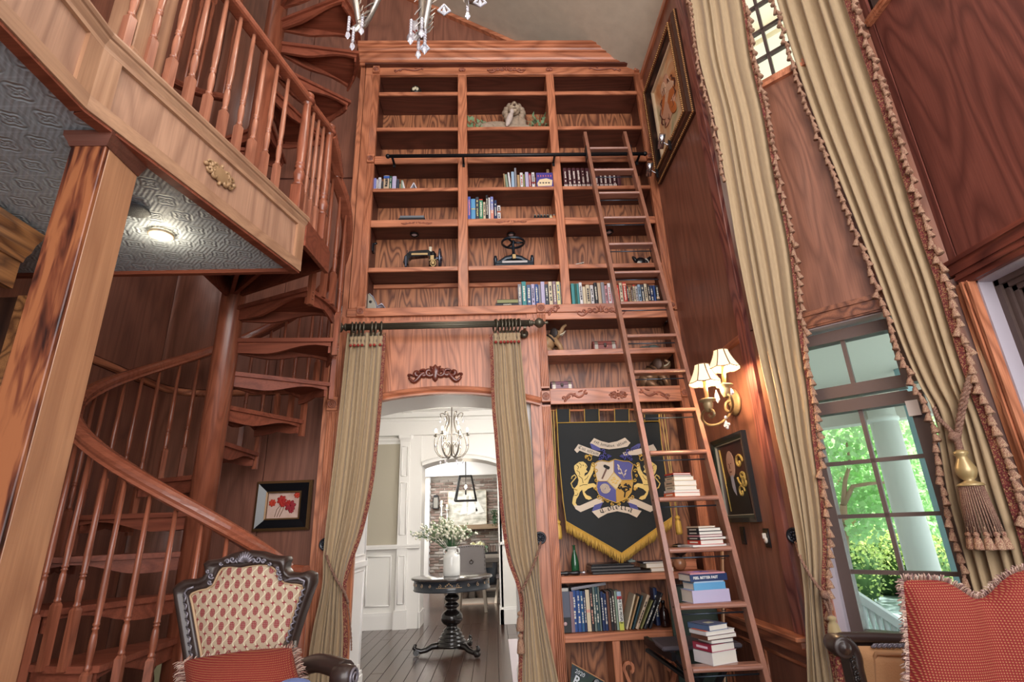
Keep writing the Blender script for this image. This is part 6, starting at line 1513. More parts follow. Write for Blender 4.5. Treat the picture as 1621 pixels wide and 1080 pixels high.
line(mb, [(87,124),(300,119),(560,115),(762,112)]); line(mb,[(87,40),(98,280),(112,450),(130,640),(148,770),(515,980),(846,742),(822,590),(800,420),(775,250),(760,40)])
for x in (85,172,270,365,468,562,664,758): line(mb,[(x,32),(x+2,122)],.0035)
mk('gold_edging', mb, GOLD, bn)
mb = MB(); rnd = random.Random(2)
for (xa,ya,xb,yb) in ((148,772,515,982),(515,982,848,744)):
    n = 90
    for k in range(n):
        f = k/n; x = xa+(xb-xa)*f; y = ya+(yb-ya)*f; mb.tube([B(x,y,.003),B(x+rnd.uniform(-3,3),y+38,.006),B(x+rnd.uniform(-7,7),y+68+rnd.uniform(-6,6),.004)],[.0032,.003,.0022],4)
mk('fringe', mb, GOLD, bn, kind='stuff')
mk('hanging_rod', MB().tube([B(40,40,-.02),B(800,30,-.02)],.010,8), W['oakx'], bn)
for x0,y0,x1,y1 in ((48,40,94,755),(66,40,96,755),(765,40,875,725),(792,40,880,725)):
    pass
for (tx,ty,xs) in ((95,760,(50,66)),(876,730,(768,790))):
    c_ = mk('cord', MB().tube([B(xs[0],40,.01),B(tx-2,ty,.01)],.0035,5).tube([B(xs[1],40,.01),B(tx+2,ty,.01)],.0035,5), GOLDF, bn)
    p = B(tx,ty,.012); mk('tassel', MB().lathe([(.008,.0),(.022,-.014),(.02,-.03),(.012,-.036),(.024,-.05),(.027,-.13),(.024,-.15),(.003,-.15)][::-1],p,14), GOLD, c_)
# crest
def flat(pts, mat, o, nm, th=.002, par=None): return mk(nm, MB().poly([B(x,y,o) for x,y in pts],(0,th,0)), mat, par or bn)
lion = [(215,395),(235,380),(262,378),(280,392),(290,412),(280,430),(292,445),(272,455),(270,475),(292,458),(308,430),(314,400),(328,392),(336,408),(326,450),(300,500),(292,525),(330,520),(352,535),(354,560),(340,562),(325,545),(292,558),(270,578),(285,598),(310,608),(320,622),(300,630),(278,622),(262,592),(255,562),(240,578),(232,602),(217,625),(212,650),(224,668),(205,677),(190,652),(195,615),(205,588),(200,560),(225,530),(232,500),(222,470),(210,450),(203,425),(203,405)]
ax = 474
for f in (1,-1):
    X = lambda x: x if f == 1 else 2*ax-x
    l = flat([(X(x),y) for x,y in lion][::f], GOLDF, .005, 'lion')
    mb = MB(); line(mb,[(X(x),y) for x,y in ((222,565),(192,550),(182,522),(200,500),(216,480),(206,466),(190,476),(184,492))],.006,.006)
    for a_,b_ in (((215,420),(240,430)),((225,400),(250,412)),((240,470),(262,500)),((235,520),(262,535)),((225,600),(215,640)),((300,440),(280,480)),((262,395),(272,402)),((210,408),(228,396))): pass
    mk('lion_tail', mb, GOLDF, l)
    mb = MB()
    for a_,b_,c__ in (((218,400),(232,412),(226,428)),((236,388),(250,402),(244,420)),((232,470),(255,490),(262,520)),((238,540),(262,530),(290,530)),((205,600),(222,600),(228,585)),((276,404),(284,410),(280,416)),((218,436),(236,446),(240,466)),((296,470),(286,488),(270,500))): line(mb,[(X(x),y) for x,y in (a_,b_,c__)],.0018,.0075)
    mb.ball(B(X(262),402,.0075),.004,6,4)
    mk('lion_detail', mb, INK, l)
    # mantling flourishes
    mb = MB()
    for cx,cy,r,t_,s in ((300,360,26,1.2,pi),(330,395,20,1.1,0),(285,345,14,1.2,pi/2),(345,440,15,1.1,pi),(348,500,14,1.2,0),(345,560,14,1.2,pi),(365,610,16,1.2,0),(420,638,15,1.2,pi),(450,655,12,1.1,0),(310,335,12,1,0),(340,470,10,1,pi/2),(395,628,12,1,pi/2)):
        P = scroll2d((0,0),r,t_,s,1,12); line(mb,[(X(cx+p[0]),cy+p[1]) for p in P],.0048,.008)
    mk('gold_flourish', mb, GOLD, bn)
    mb = MB()
    for cx,cy,r,t_,s in ((405,330,20,1.1,0),(385,350,16,1.2,pi),(420,352,15,1.2,pi/2),(395,310,13,1.0,pi),(372,362,11,1.0,0),(435,340,10,1,0)):
        P = scroll2d((0,0),r,t_,s,1,12); line(mb,[(X(cx+p[0]),cy+p[1]) for p in P],.0055,.008)
    mk('violet_flourish', mb, VIO, bn)
    flat([(X(x),y) for x,y in ((200,665),(212,690),(245,710),(398,645),(385,618),(372,610),(240,668))][::f], CREAM, .006, 'ribbon')
    flat([(X(x),y) for x,y in ((318,706),(335,665),(392,645),(372,690),(352,700))][::f], VIO, .007, 'ribbon_fold')
    flat([(X(x),y) for x,y in ((306,258),(330,262),(372,288),(378,308),(345,305),(318,292))][::f], VIO, .0065, 'ribbon_fold')
shield = [(335,392),(360,376),(385,372),(430,380),(470,364),(520,376),(562,378),(590,398),(578,450),(586,520),(576,580),(545,622),(480,650),(415,628),(366,600),(346,560),(354,510),(340,450)]
flat(shield, CREAM, .009, 'shield')
flat([(462,364),(520,376),(562,378),(590,398),(578,450),(582,498),(515,498),(465,448)], VIO, .0105, 'shield_field')
flat([(348,508),(415,508),(475,565),(478,648),(415,628),(366,600),(346,560)], VIO, .0105, 'shield_field')
flat([(478,562),(520,500),(583,500),(576,580),(545,622),(480,650)], plain('ochre_applique','#B98E3C',.6), .0105, 'shield_field')
flat([(463,448),(514,502),(478,562),(418,507)], plain('diamond_cream','#C9B78E',.6), .0115, 'shield_field')
mb = MB(); line(mb, shield, .004, .012, True); line(mb,[(463,448),(514,502),(478,562),(418,507),(463,448)],.0025,.0125); line(mb,[(462,366),(463,448)],.0025,.0125); line(mb,[(478,562),(479,648)],.0025,.0125); line(mb,[(348,508),(418,507)],.0025,.0125); line(mb,[(514,502),(584,499)],.0025,.0125)
mk('shield_border', mb, GOLD, bn)
hm = flat([(408,425),(418,430),(390,494),(380,490)], plain('hammer_handle','#5E382C',.5), .0125, 'hammer')
flat([(394,402),(404,398),(434,412),(436,422),(426,432),(410,424),(395,414)], INK, .0135, 'hammer_head', par=hm)
mb = MB(); line(mb,[(485,405),(500,420),(515,450),(530,485)],.003,.0125)
for x,y,a in ((492,405,.9),(505,430,.9),(515,455,1.0),(540,440,2.3),(535,462,2.2),(500,455,.4),(492,425,1.4)): mb.ball(B(x,y,.0125),.016,8,4,ry=.0015,rz=.006,M=Matrix.Rotation(a,3,'Y'))
mk('wheat_ear', mb, CREAM, bn)
mb = MB()
for x,y in ((450,500),(468,495),(486,505),(458,515),(476,520),(462,484)): mb.obox(B(x,y,.013),(.010,0,.002),(0,.002,0),(0,0,.005))
mk('gold_bars', mb, GOLD, bn)
mb = MB(); line(mb,[(405+p[0],556+p[1]) for p in scroll2d((0,0),34,2.2,0,1,30,.1)],.004,.0125); line(mb,[(405+p[0],556+p[1]) for p in scroll2d((0,0),34,2.2,pi,1,30,.1)],.004,.0125)
mk('spiral', mb, CREAM, bn)
mb = MB(); line(mb,[(532,612),(536,585),(533,560)],.006,.0125); line(mb,[(536,580),(515,560)],.004,.0125); line(mb,[(536,580),(560,560)],.004,.0125)
rnd = random.Random(6)
for k in range(26): mb.ball(B(532+rnd.uniform(-38,42),548+rnd.uniform(-26,16),.0125),.009,7,4,ry=.0015,rz=.008)
mk('tree', mb, INK, bn)
flat([(333,224),(380,244),(430,256),(485,245),(536,221),(572,255),(552,280),(500,290),(432,298),(370,288),(322,262),(306,258)], CREAM, .008, 'ribbon')
flat([(230,264),(300,290),(376,320),(362,345),(300,330),(238,306),(222,322),(203,302)], CREAM, .0075, 'ribbon')
flat([(2*ax-230+4,264),(2*ax-300,290),(2*ax-376-50,318),(2*ax-362-60,338),(2*ax-300-30,335),(2*ax-240,306),(2*ax-222,322),(2*ax-203,302)][::-1], CREAM, .0075, 'ribbon')
flat([(318,706),(400,680),(482,664),(560,678),(645,702),(614,746),(560,720),(485,704),(420,718),(362,750)], CREAM, .0085, 'ribbon')
GL_ = {'i':(.36,[[(0,.9),(.12,1),(.12,.12),(.26,0)],[(.08,1.32),(.18,1.38)]]),'l':(.36,[[(0,1.4),(.12,1.5),(.12,.12),(.26,0)]]),'t':(.44,[[(.14,1.3),(.14,.12),(.3,0),(.4,.1)],[(0,1),(.36,1)]]),
 'u':(.66,[[(0,.92),(.12,1),(.12,.14),(.26,0),(.44,.16)],[(.46,1),(.46,.12),(.6,0)]]),'n':(.62,[[(0,.9),(.12,1),(.12,0)],[(.14,.84),(.32,1),(.46,.84),(.46,.1),(.56,0)]]),
 'm':(.92,[[(0,.9),(.12,1),(.12,0)],[(.14,.84),(.3,1),(.42,.84),(.42,0)],[(.44,.84),(.6,1),(.74,.84),(.74,.1),(.84,0)]]),'o':(.58,[[(.1,.82),(.1,.18),(.28,0),(.46,.18),(.46,.82),(.28,1),(.1,.82)]]),
 'e':(.54,[[(.1,.48),(.42,.66),(.42,.8),(.28,1),(.1,.82),(.1,.18),(.28,0),(.46,.2)]]),'c':(.52,[[(.42,.82),(.28,1),(.1,.82),(.1,.18),(.28,0),(.46,.2)]]),'a':(.62,[[(.08,.86),(.28,1),(.44,.84),(.44,.12),(.56,0)],[(.44,.56),(.1,.4),(.1,.14),(.24,0),(.44,.18)]]),
 's':(.54,[[(.42,.86),(.26,1),(.1,.8),(.12,.6),(.42,.42),(.44,.2),(.26,0),(.06,.16)]]),'d':(.6,[[(.02,1.42),(.46,.8),(.46,.18),(.28,0),(.1,.18),(.1,.6),(.4,.8)]]),'p':(.6,[[(0,.92),(.12,1),(.12,-.45)],[(.14,.84),(.3,1),(.46,.82),(.46,.18),(.3,0),(.14,.14)]]),
 'C':(.98,[[(.82,1.28),(.5,1.46),(.14,1.1),(.12,.36),(.46,0),(.86,.26)],[(.44,1.3),(.40,.7),(.44,.18)]]),',':(.24,[[(.12,.1),(.02,-.25)]]),' ':(.36,[])}
def gothic(txt, path, h, nm, o):
    """broad-nib strokes laid along a base line given in banner coordinates"""
    tot = sum(GL_[c][0] for c in txt)+.06*len(txt); L = [0]
    for a_,b_ in zip(path,path[1:]): L.append(L[-1]+math.dist(a_,b_))
    sc_ = L[-1]/tot; x = 0; mb = MB(); nib = (.055,.075)
    def at(s, y):
        s = max(0,min(s,L[-1]-1e-6)); k = max(i for i in range(len(L)-1) if L[i] <= s); f = (s-L[k])/(L[k+1]-L[k]); a_,b_ = path[k],path[k+1]
        dx,dy = (b_[0]-a_[0]),(b_[1]-a_[1]); q = math.hypot(dx,dy); return (a_[0]+dx*f+dy/q*y*h, a_[1]+dy*f-dx/q*y*h)
    for c in txt:
        w, st_ = GL_[c]
        for sk in st_:
            for (x0,y0),(x1,y1) in zip(sk,sk[1:]):
                P = [(x0-nib[0],y0-nib[1]),(x0+nib[0],y0+nib[1]),(x1+nib[0],y1+nib[1]),(x1-nib[0],y1-nib[1])]
                if abs((x1-x0)*nib[1]-(y1-y0)*nib[0]) < 1e-3: continue
                mb.poly([B(*at((x+px_)*sc_, py_), o) for px_,py_ in P],(0,-.0008,0))
        x += w+.06
    mk(nm, mb, INK, bn)
gothic('Coletta',[(376,722),(420,703),(482,690),(545,698),(582,716)],25,'family_name',.0105)
gothic('est donatus, ultum',[(330,252),(375,272),(432,284),(500,276),(552,252)],13,'motto',.0100)
gothic('Cui ultum',[(228,290),(300,318),(362,338)],14,'motto',.0095)
gothic('est speci',[(530,328),(580,308),(625,288)],14,'motto',.0095)

# ================================================================== framed pictures
def picture(name, label, M, w, h, bands, art, parts=None, cat='picture'):
    """bands from outside in: (width, z of outer edge, z of inner edge, material)"""
    t = thing(name, label, cat, (0,0,0)); t.matrix_world = M; t.matrix_basis = M
    x, y = w/2, h/2
    for k,(bw_,z0,z1,m_) in enumerate(bands):
        mb = MB(); x2,y2 = x-bw_,y-bw_
        O_ = [(-x,-y),(x,-y),(x,y),(-x,y)]; I_ = [(-x2,-y2),(x2,-y2),(x2,y2),(-x2,y2)]
        for i in range(4):
            j = (i+1)%4; mb.add([(*O_[i],0),(*O_[j],0),(*O_[j],z0),(*O_[i],z0),(*I_[j],z1),(*I_[i],z1),(*I_[j],0),(*I_[i],0)],[(0,1,2,3),(3,2,4,5),(5,4,6,7),(0,7,6,1)])
        mk('frame_moulding', mb, m_, t, local=True); x,y = x2,y2
    mk('painting', MB().box(-x,x,-y,y,.002,.008), art, t, local=True)
    return t, x, y
DG = plain('dark_gilt','#7A5C3C',.4,.45,var=.2); BLKF = plain('black_frame','#15161A',.28,coat=.4)
def blobs(cols, sc=6, scale=(1,1,1)):
    def fn(nt,b):
        N=nt.nodes;L=nt.links;tc=N.new('ShaderNodeTexCoord');mp=N.new('ShaderNodeMapping');mp.inputs['Scale'].default_value=scale;L.new(tc.outputs['Object'],mp.inputs[0])
        n=N.new('ShaderNodeTexNoise');n.inputs['Scale'].default_value=sc;n.inputs['Detail'].default_value=5;n.inputs['Distortion'].default_value=.8;L.new(mp.outputs[0],n.inputs['Vector'])
        r=N.new('ShaderNodeValToRGB');e=r.color_ramp.elements;e[0].position=.3;e[0].color=lin(cols[0]);e[1].position=.7;e[1].color=lin(cols[-1])
        for k,c in enumerate(cols[1:-1]): x_=e.new(.3+.4*(k+1)/(len(cols)-1)); x_.color=lin(c)
        L.new(n.outputs[0],r.inputs[0]);L.new(r.outputs[0],b.inputs['Base Color'])
    return fn
# flower painting behind the stair
a,b_,c_ = PY(410,763,4.80),PY(497,762,4.80),PY(403,842,4.80)
w_ = (b_.x-a.x); h_ = a.z-c_.z
t,x,y = picture('framed_painting','small painting of red flowers in a wide black and gilt frame near the stair pole', frame(((a.x+b_.x)/2-.0,4.800,(a.z+c_.z)/2),(1,0,0),(0,0,1),(0,-1,0)), w_, h_,
  [(.022,.03,.05,DG),(.012,.045,.04,BLKF),(.055,.045,.022,BLKF),(.012,.035,.03,DG)], patterned('flower_ground',blobs(('#B88C7C','#D9B8A8','#C9A088'),5),.6))
rnd = random.Random(9)
for k,(fx,fy,r) in enumerate(((-.15,.42,.34),(-.72,.22,.26),(.42,-.05,.40),(.30,.18,.22),(.8,.8,.24),(.5,-.42,.2),(-.05,.12,.24))):
    mb = MB()
    for q in range(7):
        a = q*.9+k; mb.ball((fx*x+r*y*.6*cos(a),fy*y+r*y*.6*sin(a),.009+.0004*q),r*y*.62,8,4,ry=r*y*.42,rz=.002,M=Matrix.Rotation(a,3,'Z'))
    mk('painted_flower', mb, plain(('petal_red','petal_scarlet','petal_crimson')[k%3],('#B0241C','#C43A22','#98202C')[k%3],.6), t, local=True)
mb = MB()
for k in range(3): mb.tube([(x*(-.5+.15*k),-y*.9,.010),(x*(-.4+.2*k),-y*.3,.010),(x*(-.2+.1*k),0,.010)],.0025,5)
mk('painted_stems', mb, plain('stem_brown','#7A5A40',.7), t, local=True)
# large painting on the right wall
M_ = frame((1.738,3.92,5.06),(0,-1,0),(0,0,1),(-1,0,0))
t,x,y = picture('framed_painting','large painting of orange figures in an ornate beaded gilt frame high on the right wall', M_, .98,1.16,
  [(.03,.03,.06,plain('deep_gilt','#4A3026',.4,.3)),(.035,.06,.05,plain('copper_gilt','#6E4030',.35,.4)),(.022,.05,.06,plain('brown_gilt','#6A4634',.4,.4)),(.085,.055,.03,BLKF),(.018,.035,.03,plain('pale_slip','#CDB79A',.5))], patterned('painting_ground',blobs(('#C4703C','#D89A68','#E4C8A0','#9AA47C'),3,(1,1,1)),.5))
mb = MB()
for k in range(46):
    for s_ in (-1,1): mb.ball((s_*.409+s_*.0,-.50+k*1.0/45,.075),.011,6,4)
for k in range(36):
    for s_ in (-1,1): mb.ball((-.40+k*.8/35,s_*.499,.075),.011,6,4)
for k in range(56):
    for s_ in (-1,1): mb.ball((s_*.483,-.57+k*1.14/55,.03),.011,6,4)
for k in range(46):
    for s_ in (-1,1): mb.ball((-.48+k*.96/45,s_*.573,.03),.011,6,4)
mk('beading', mb, plain('bead_gilt','#B88A5A',.35,.6), t, local=True, kind='stuff')
skin = plain('painted_skin','#D9A688',.6); shade = plain('painted_umber','#5C2E22',.6)
for k,(fx,fy,rx,ry_,a) in enumerate(((.0,.40,.10,.13,0),(-.02,.15,.16,.20,.2),(.12,-.05,.20,.11,.6),(-.16,-.08,.20,.10,-.7),(.15,.22,.17,.05,-.6),(-.2,.2,.16,.05,.9),(.02,-.28,.2,.08,.2),(-.12,.42,.07,.10,.5),(.18,-.32,.13,.06,-.9))):
    fg = mk('painted_figure', MB().ball((fx*x*1.6,fy*y*1.2,.009+.0006*k),rx*.9,14,6,ry=ry_*.9,rz=.003,M=Matrix.Rotation(a,3,'Z')), (skin,plain('painted_peach','#E0B898',.6),plain('painted_orange','#C8743C',.6))[k%3], t, local=True)
mb = MB()
for k in range(14):
    a = k*1.7; p0_ = Vector((.14*cos(a)*1.4,.16*sin(a),.015)); mb.tube([p0_,p0_+Vector((.05*cos(a+1),.06*sin(a+1),0)),p0_+Vector((.04*cos(a+2),.12*sin(a+2),0))],[.004,.006,.002],5)
mk('painted_outline', mb, shade, t, local=True)
for k,xx in enumerate((-.36,.04)):
    pl_ = thing('picture_light','chrome picture light at the %s lower corner of the large gilt frame' % ('far','near')[k],'lamp',(0,0,0),group=None); Mq = M_ @ Matrix.Translation((xx,-.51,.10)); pl_.matrix_basis = Mq
    cr = plain('chrome','#C8C6CC',.15,.95)
    mk('tube_shade', MB().tube([(-.05,-.03,.05),(.05,.05,.05)],.028,14), cr, pl_, local=True); mk('arm', MB().tube([(0,0,.04),(0,-.03,0),(0,-.02,-.09)],.006,6), cr, pl_, local=True)
    mk('bracket', MB().bbox(-.012,.012,-.09,.02,-.03,-.01,.002), MATS['black_iron'], pl_, local=True)
# generic portrait
M_ = frame((1.738,3.87,1.576),(0,-1,0),(0,0,1),(-1,0,0))
t,x,y = picture('framed_portrait','black framed portrait of a bald man in dark coat below the wall sconce', M_, .555,.60,[(.03,.035,.03,BLKF),(.016,.03,.022,plain('greenish_black','#20302E',.35)),(.006,.024,.022,plain('silver_slip','#A8A8A0',.4,.5))], patterned('portrait_ground',blobs(('#241A1C','#4A2426','#2A1C20'),2),.35))
mk('painted_head', MB().ball((-.03,.10,.010),.070,14,8,ry=.098,rz=.004), plain('portrait_skin','#C09A8A',.5), t, local=True)
mb = MB().ball((-.052,.105,.014),.009,6,4,ry=.004,rz=.001).ball((-.018,.105,.014),.009,6,4,ry=.004,rz=.001).tube([(-.037,.10,.014),(-.040,.075,.0145),(-.032,.072,.014)],.003,5).tube([(-.05,.05,.014),(-.035,.047,.014),(-.02,.05,.014)],.003,5)
mk('painted_features', mb, plain('feature_brown','#6A3A30',.6), t, local=True)
mk('painted_coat', MB().poly([(-.20,-y,.010),(.2,-y,.010),(.16,-.03,.010),(.03,.03,.010),(-.03,-.01,.010),(-.10,.02,.010),(-.17,-.05,.010)],(0,0,.002)), plain('coat_black','#14161C',.4), t, local=True)
mk('painted_cravat', MB().poly([(-.055,.02,.013),(-.01,.025,.013),(.0,-.06,.013),(.0,-.12,.013),(-.035,-.09,.013),(-.05,-.06,.013)],(0,0,.001)), plain('cravat','#A8A8B8',.6), t, local=True)
mb = MB()
for cx,cy,r,s in ((.12,.10,.06,0),(.13,0,.07,pi),(.09,-.10,.05,0),(.16,-.04,.04,pi/2)): mb.tube([(cx+p[0],cy+p[1],.013) for p in scroll2d((0,0),r,1.1,s,1,14)],.009,6)
mb.tube([(-x*.80,y*.9,.012),(-x*.62,-y*.9,.012)],.006,5)
mk('gold_flourish', mb, plain('portrait_gold','#C0A45C',.4), t, local=True)

# switches
for (px_,py_,lb_,tog) in ((1177,848,'black wall plate below the portrait, left of the light switch',0),(1215,852,'black switch plate with a white toggle on the right wall',1)):
    p = PX(px_,py_,1.736); t = thing('switch_plate',lb_,'light switch',(1.736,p.y,p.z-.055))
    mk('plate', MB().bbox(1.729,1.738,p.y-.034,p.y+.034,p.z-.058,p.z+.058,.003), blackpaint, t)
    mk('inner_plate', MB().bbox(1.727,1.731,p.y-.016,p.y+.016,p.z-.035,p.z+.035,.001), plain('dark_brass','#3A3026',.4,.5), t)
    if tog: mk('toggle', MB().bbox(1.705,1.73,p.y-.007,p.y+.007,p.z-.002,p.z+.03,.002).lathe([(.02,0),(.02,.008),(.008,.012)],(1.726,p.y,p.z-.012),16,axis=(-1,0,0)), plain('toggle_ivory','#E8E0D6',.35), t)

# ================================================================== wall sconce
sb = PX(1164,637,1.736)
sc_ = thing('wall_sconce','antique gold wall sconce with two lit pleated shades and hanging crystals','sconce',tuple(sb))
AG = plain('antique_gold','#9C8460',.4,.35,var=.3,bscale=50)
mb = MB().lathe([(.085,0),(.095,.006),(.09,.018),(.07,.024),(.06,.034),(.03,.04),(.02,.055),(.004,.058)],sb,28,axis=(-1,0,0),sx=1.0)
for k in range(24): a = 2*pi*k/24; mb.tube([sb+Vector((-.02,.062*cos(a),.062*sin(a))),sb+Vector((-.012,.092*cos(a),.092*sin(a)))],.005,5)
mk('back_plate', mb, AG, sc_)
SH = plain('lamp_shade','#F3DDB8',.8,emit='#ffdca0',es=.75)
for k,(px_,py_,X_,lb_) in enumerate(((1113,593,1.40,''),(1143,570,1.53,''))):
    cs_ = PX(px_,py_,X_); top = cs_+Vector((0,0,.065)); bot = cs_-Vector((0,0,.06))
    def sf(u,v):
        a = 2*pi*u; r = .048+.057*(v**1.35); q = r*(1-.05*abs(sin(4*a))); return Vector((cs_.x+q*cos(a), cs_.y+q*sin(a), top.z-.125*v-.006*abs(sin(4*a))*v))
    s_ = mk('lamp_shade', MB().grid(sf,48,10), SH, sc_, solid=.002)
    mb = MB()
    for q in range(8): mb.tube([sf(q/8,v/8)+Vector((.0,.0,0)) for v in range(9)],.004,5)
    mb.tube([sf(q/48,1) for q in range(49)],.0035,5); mb.tube([sf(q/48,0) for q in range(49)],.0035,5)
    mk('shade_trim', mb, plain('shade_braid','#6E4A38',.7), s_)
    cup_ = PX(1120,635,1.40) if k == 0 else PX(1147,612,1.53)
    mk('candle_tube', MB().tube([cup_,cs_+Vector((0,0,-.02))],.013,12), plain('candle_tan','#B98E64',.5), sc_)
    cup = PX(1120,635,1.40) if k == 0 else PX(1147,612,1.53); mk('candle_cup', MB().lathe([(.012,-.075),(.018,-.07),(.028,-.045),(.033,-.02),(.030,-.008),(.052,.0),(.055,.008),(.046,.012),(.012,.012)],cup,20), AG, sc_)
    e = cup-Vector((0,0,.075))
    if k == 0: P = [PX(*q) for q in ((1122,657,1.40),(1126,661,1.40),(1131,656,1.40),(1127,649,1.40),(1119,648,1.40),(1112,655,1.41),(1112,665,1.43),(1122,673,1.48),(1138,671,1.56),(1152,660,1.65),(1162,642,1.72))]
    else: P = [PX(*q) for q in ((1150,622,1.53),(1157,629,1.55),(1160,641,1.59),(1156,652,1.63),(1149,648,1.64),(1150,637,1.66),(1163,634,1.72))]
    mk('scroll_arm', MB().tube([catm(P,i/50) for i in range(51)],[.010-.004*abs(i/50-.5) for i in range(51)],8), AG, sc_)
    lamp('sconce_lamp','POINT',tuple(cs_+Vector((.02,0,-.085))),15,(1,.72,.42),.03)
    mk('bulb', MB().ball(cs_,.018,10,8,rz=.03), plain('sconce_bulb','#fff0d0',.3,emit='#ffd08a',es=25), sc_)
mk('finial', MB().lathe([(.004,-.05),(.02,-.02),(.03,0),(.02,.03),(.012,.05),(.02,.06),(.004,.075)],sb+Vector((-.06,0,.09)),14), AG, sc_)
for px_,py_,X_,l in ((1135,628,1.5,.09),(1150,672,1.55,.06),(1158,620,1.6,.05)):
    p = PX(px_,py_,X_); mk('crystal_drop', MB().lathe([(.001,-l*.5),(.018,-l*.25),(.014,l*.1),(.001,l*.5)],p,6,smooth=False), CRY, sc_)
mb = MB(); p = PX(1150,668,1.55)
for (a,b) in ((0,.03),(-.03,-.02),(.03,-.02),(0,-.04)): mb.ball(p+Vector((0,a,b)),.011,6,5)
mk('crystal_cross', mb, CRY, sc_)

# ================================================================== big chandelier overhead
c0 = EYE + ray(668,-150)*3.05
cd = thing('chandelier','large silvery leaf-armed chandelier with crystal strands hanging into the top of the view','chandelier',tuple(c0))
SIL = plain('silver_gilt','#A79C92',.3,.7,var=.2,bscale=40)
mk('hub', MB().lathe([(.02,-.12),(.06,-.08),(.09,0),(.05,.08),(.03,.2),(.06,.3),(.02,.4),(.015,2.6)],c0,20), SIL, cd)
def strand(par, p, n, drop=True, sz=.009):
    mb = MB(); z = 0
    for k in range(n): mb.ball(p-Vector((0,0,z)),sz*.8,6,5); z += sz*1.5
    if drop: mb.lathe([(.001,-.055),(.016,-.028),(.012,-.008),(.001,.0)],p-Vector((0,0,z)),6,smooth=False)
    return mk('crystal_strand', mb, CRY, par)
def loopcrystal(par, p, s=.05):
    mb = MB()
    pts = [(0,.9),(-.35,.45),(-.75,-.15),(-.35,-.45),(0,-.8),(.35,-.45),(.75,-.15),(.35,.45)]
    for (x0,y0),(x1,y1) in zip(pts,pts[1:]+pts[:1]):
        for k in range(4): f = k/4; mb.ball(p+Vector(((x0+(x1-x0)*f)*s,0,(y0+(y1-y0)*f)*s)),.0075,6,5)
    mb.lathe([(.001,-.04),(.012,-.01),(.001,.03)],p,6,smooth=False)
    return mk('crystal_loop', mb, CRY, par)
for (px_,py_,s,tip) in ((572,42,3.15,(545,-90)),(668,58,2.85,(690,-60)),(745,-2,3.0,(800,-90)),(520,-60,3.4,(470,-150)),(800,-80,3.3,(850,-170))):
    low = EYE+ray(px_,py_)*s; tp = EYE+ray(*tip)*s; hub = c0
    P = [hub, hub.lerp(low,.35)+Vector((0,0,.02)), hub.lerp(low,.75)+Vector((0,0,-.06)), low, low.lerp(tp,.35)+Vector((0,0,-.02)), tp]
    ar = mk('arm', MB().tube([catm(P,i/40) for i in range(41)],[.018]*41,8), SIL, cd)
    mb = MB(); rnd = random.Random(int(px_))
    for k in range(16):
        q = catm(P,.35+.6*k/16); d_ = (catm(P,.36+.6*k/16)-q).normalized(); sd = (d_.orthogonal()+Vector((rnd.uniform(-1,1),)*3)*.6).normalized()
        a_ = q; tipv = q+d_*.075+sd*.05; s2 = d_.cross(sd).normalized()*.018
        mb.add([a_,q+d_*.025+sd*.022+s2,tipv,q+d_*.025+sd*.022-s2],[(0,1,2,3)])
    mk('leaves', mb, SIL, ar, solid=.003)
    mk('drip_cup', MB().lathe([(.015,0),(.045,.02),(.05,.03),(.02,.03),(.014,.10),(.002,.10)],tp,14), SIL, ar)
    mk('bulb', MB().ball(tp+Vector((0,0,.12)),.018,8,6,rz=.035), BULB, ar)
for (px_,py_,s,n) in ((553,28,3.15,5),(560,45,3.12,5),(574,25,3.1,4),(651,33,2.85,5),(663,55,2.85,5),(673,48,2.83,5),(740,0,3.0,4),(668,30,2.8,3)):
    strand(cd, EYE+ray(px_,py_)*s, n+1, True, .013)
for (px_,py_,s,k) in ((703,16,2.9,.042),(760,3,2.95,.042),(672,76,2.8,.03)): loopcrystal(cd, EYE+ray(px_,py_)*s, k)
lamp('chandelier_lamp','POINT',tuple(c0+Vector((0,.0,.15))),42,(1,.9,.78),.3)

# ================================================================== things on the shelves
p = PY(656,80,4.42); vs_ = thing('vase','round white vase with a red motif on top of the bookcase crown','vase',(p.x,4.42,6.345))
pz = 6.335
mk('body', MB().lathe([(.03,0),(.075,.03),(.09,.08),(.075,.13),(.045,.155),(.040,.18),(.044,.25),(.046,.31),(.038,.315),(.004,.316)],(p.x,4.42,pz),28), plain('vase_white','#CFC8CC',.3,coat=.3), vs_)
mb = MB()
for k in range(7): a = -pi/2+(k-3)*.16; mb.ball((p.x+.088*cos(a),4.42+.088*sin(a),pz+.09+.012*((k*3)%4-1)),.012,6,5)
mk('painted_motif', mb, plain('motif_red','#8A3A30',.5), vs_)
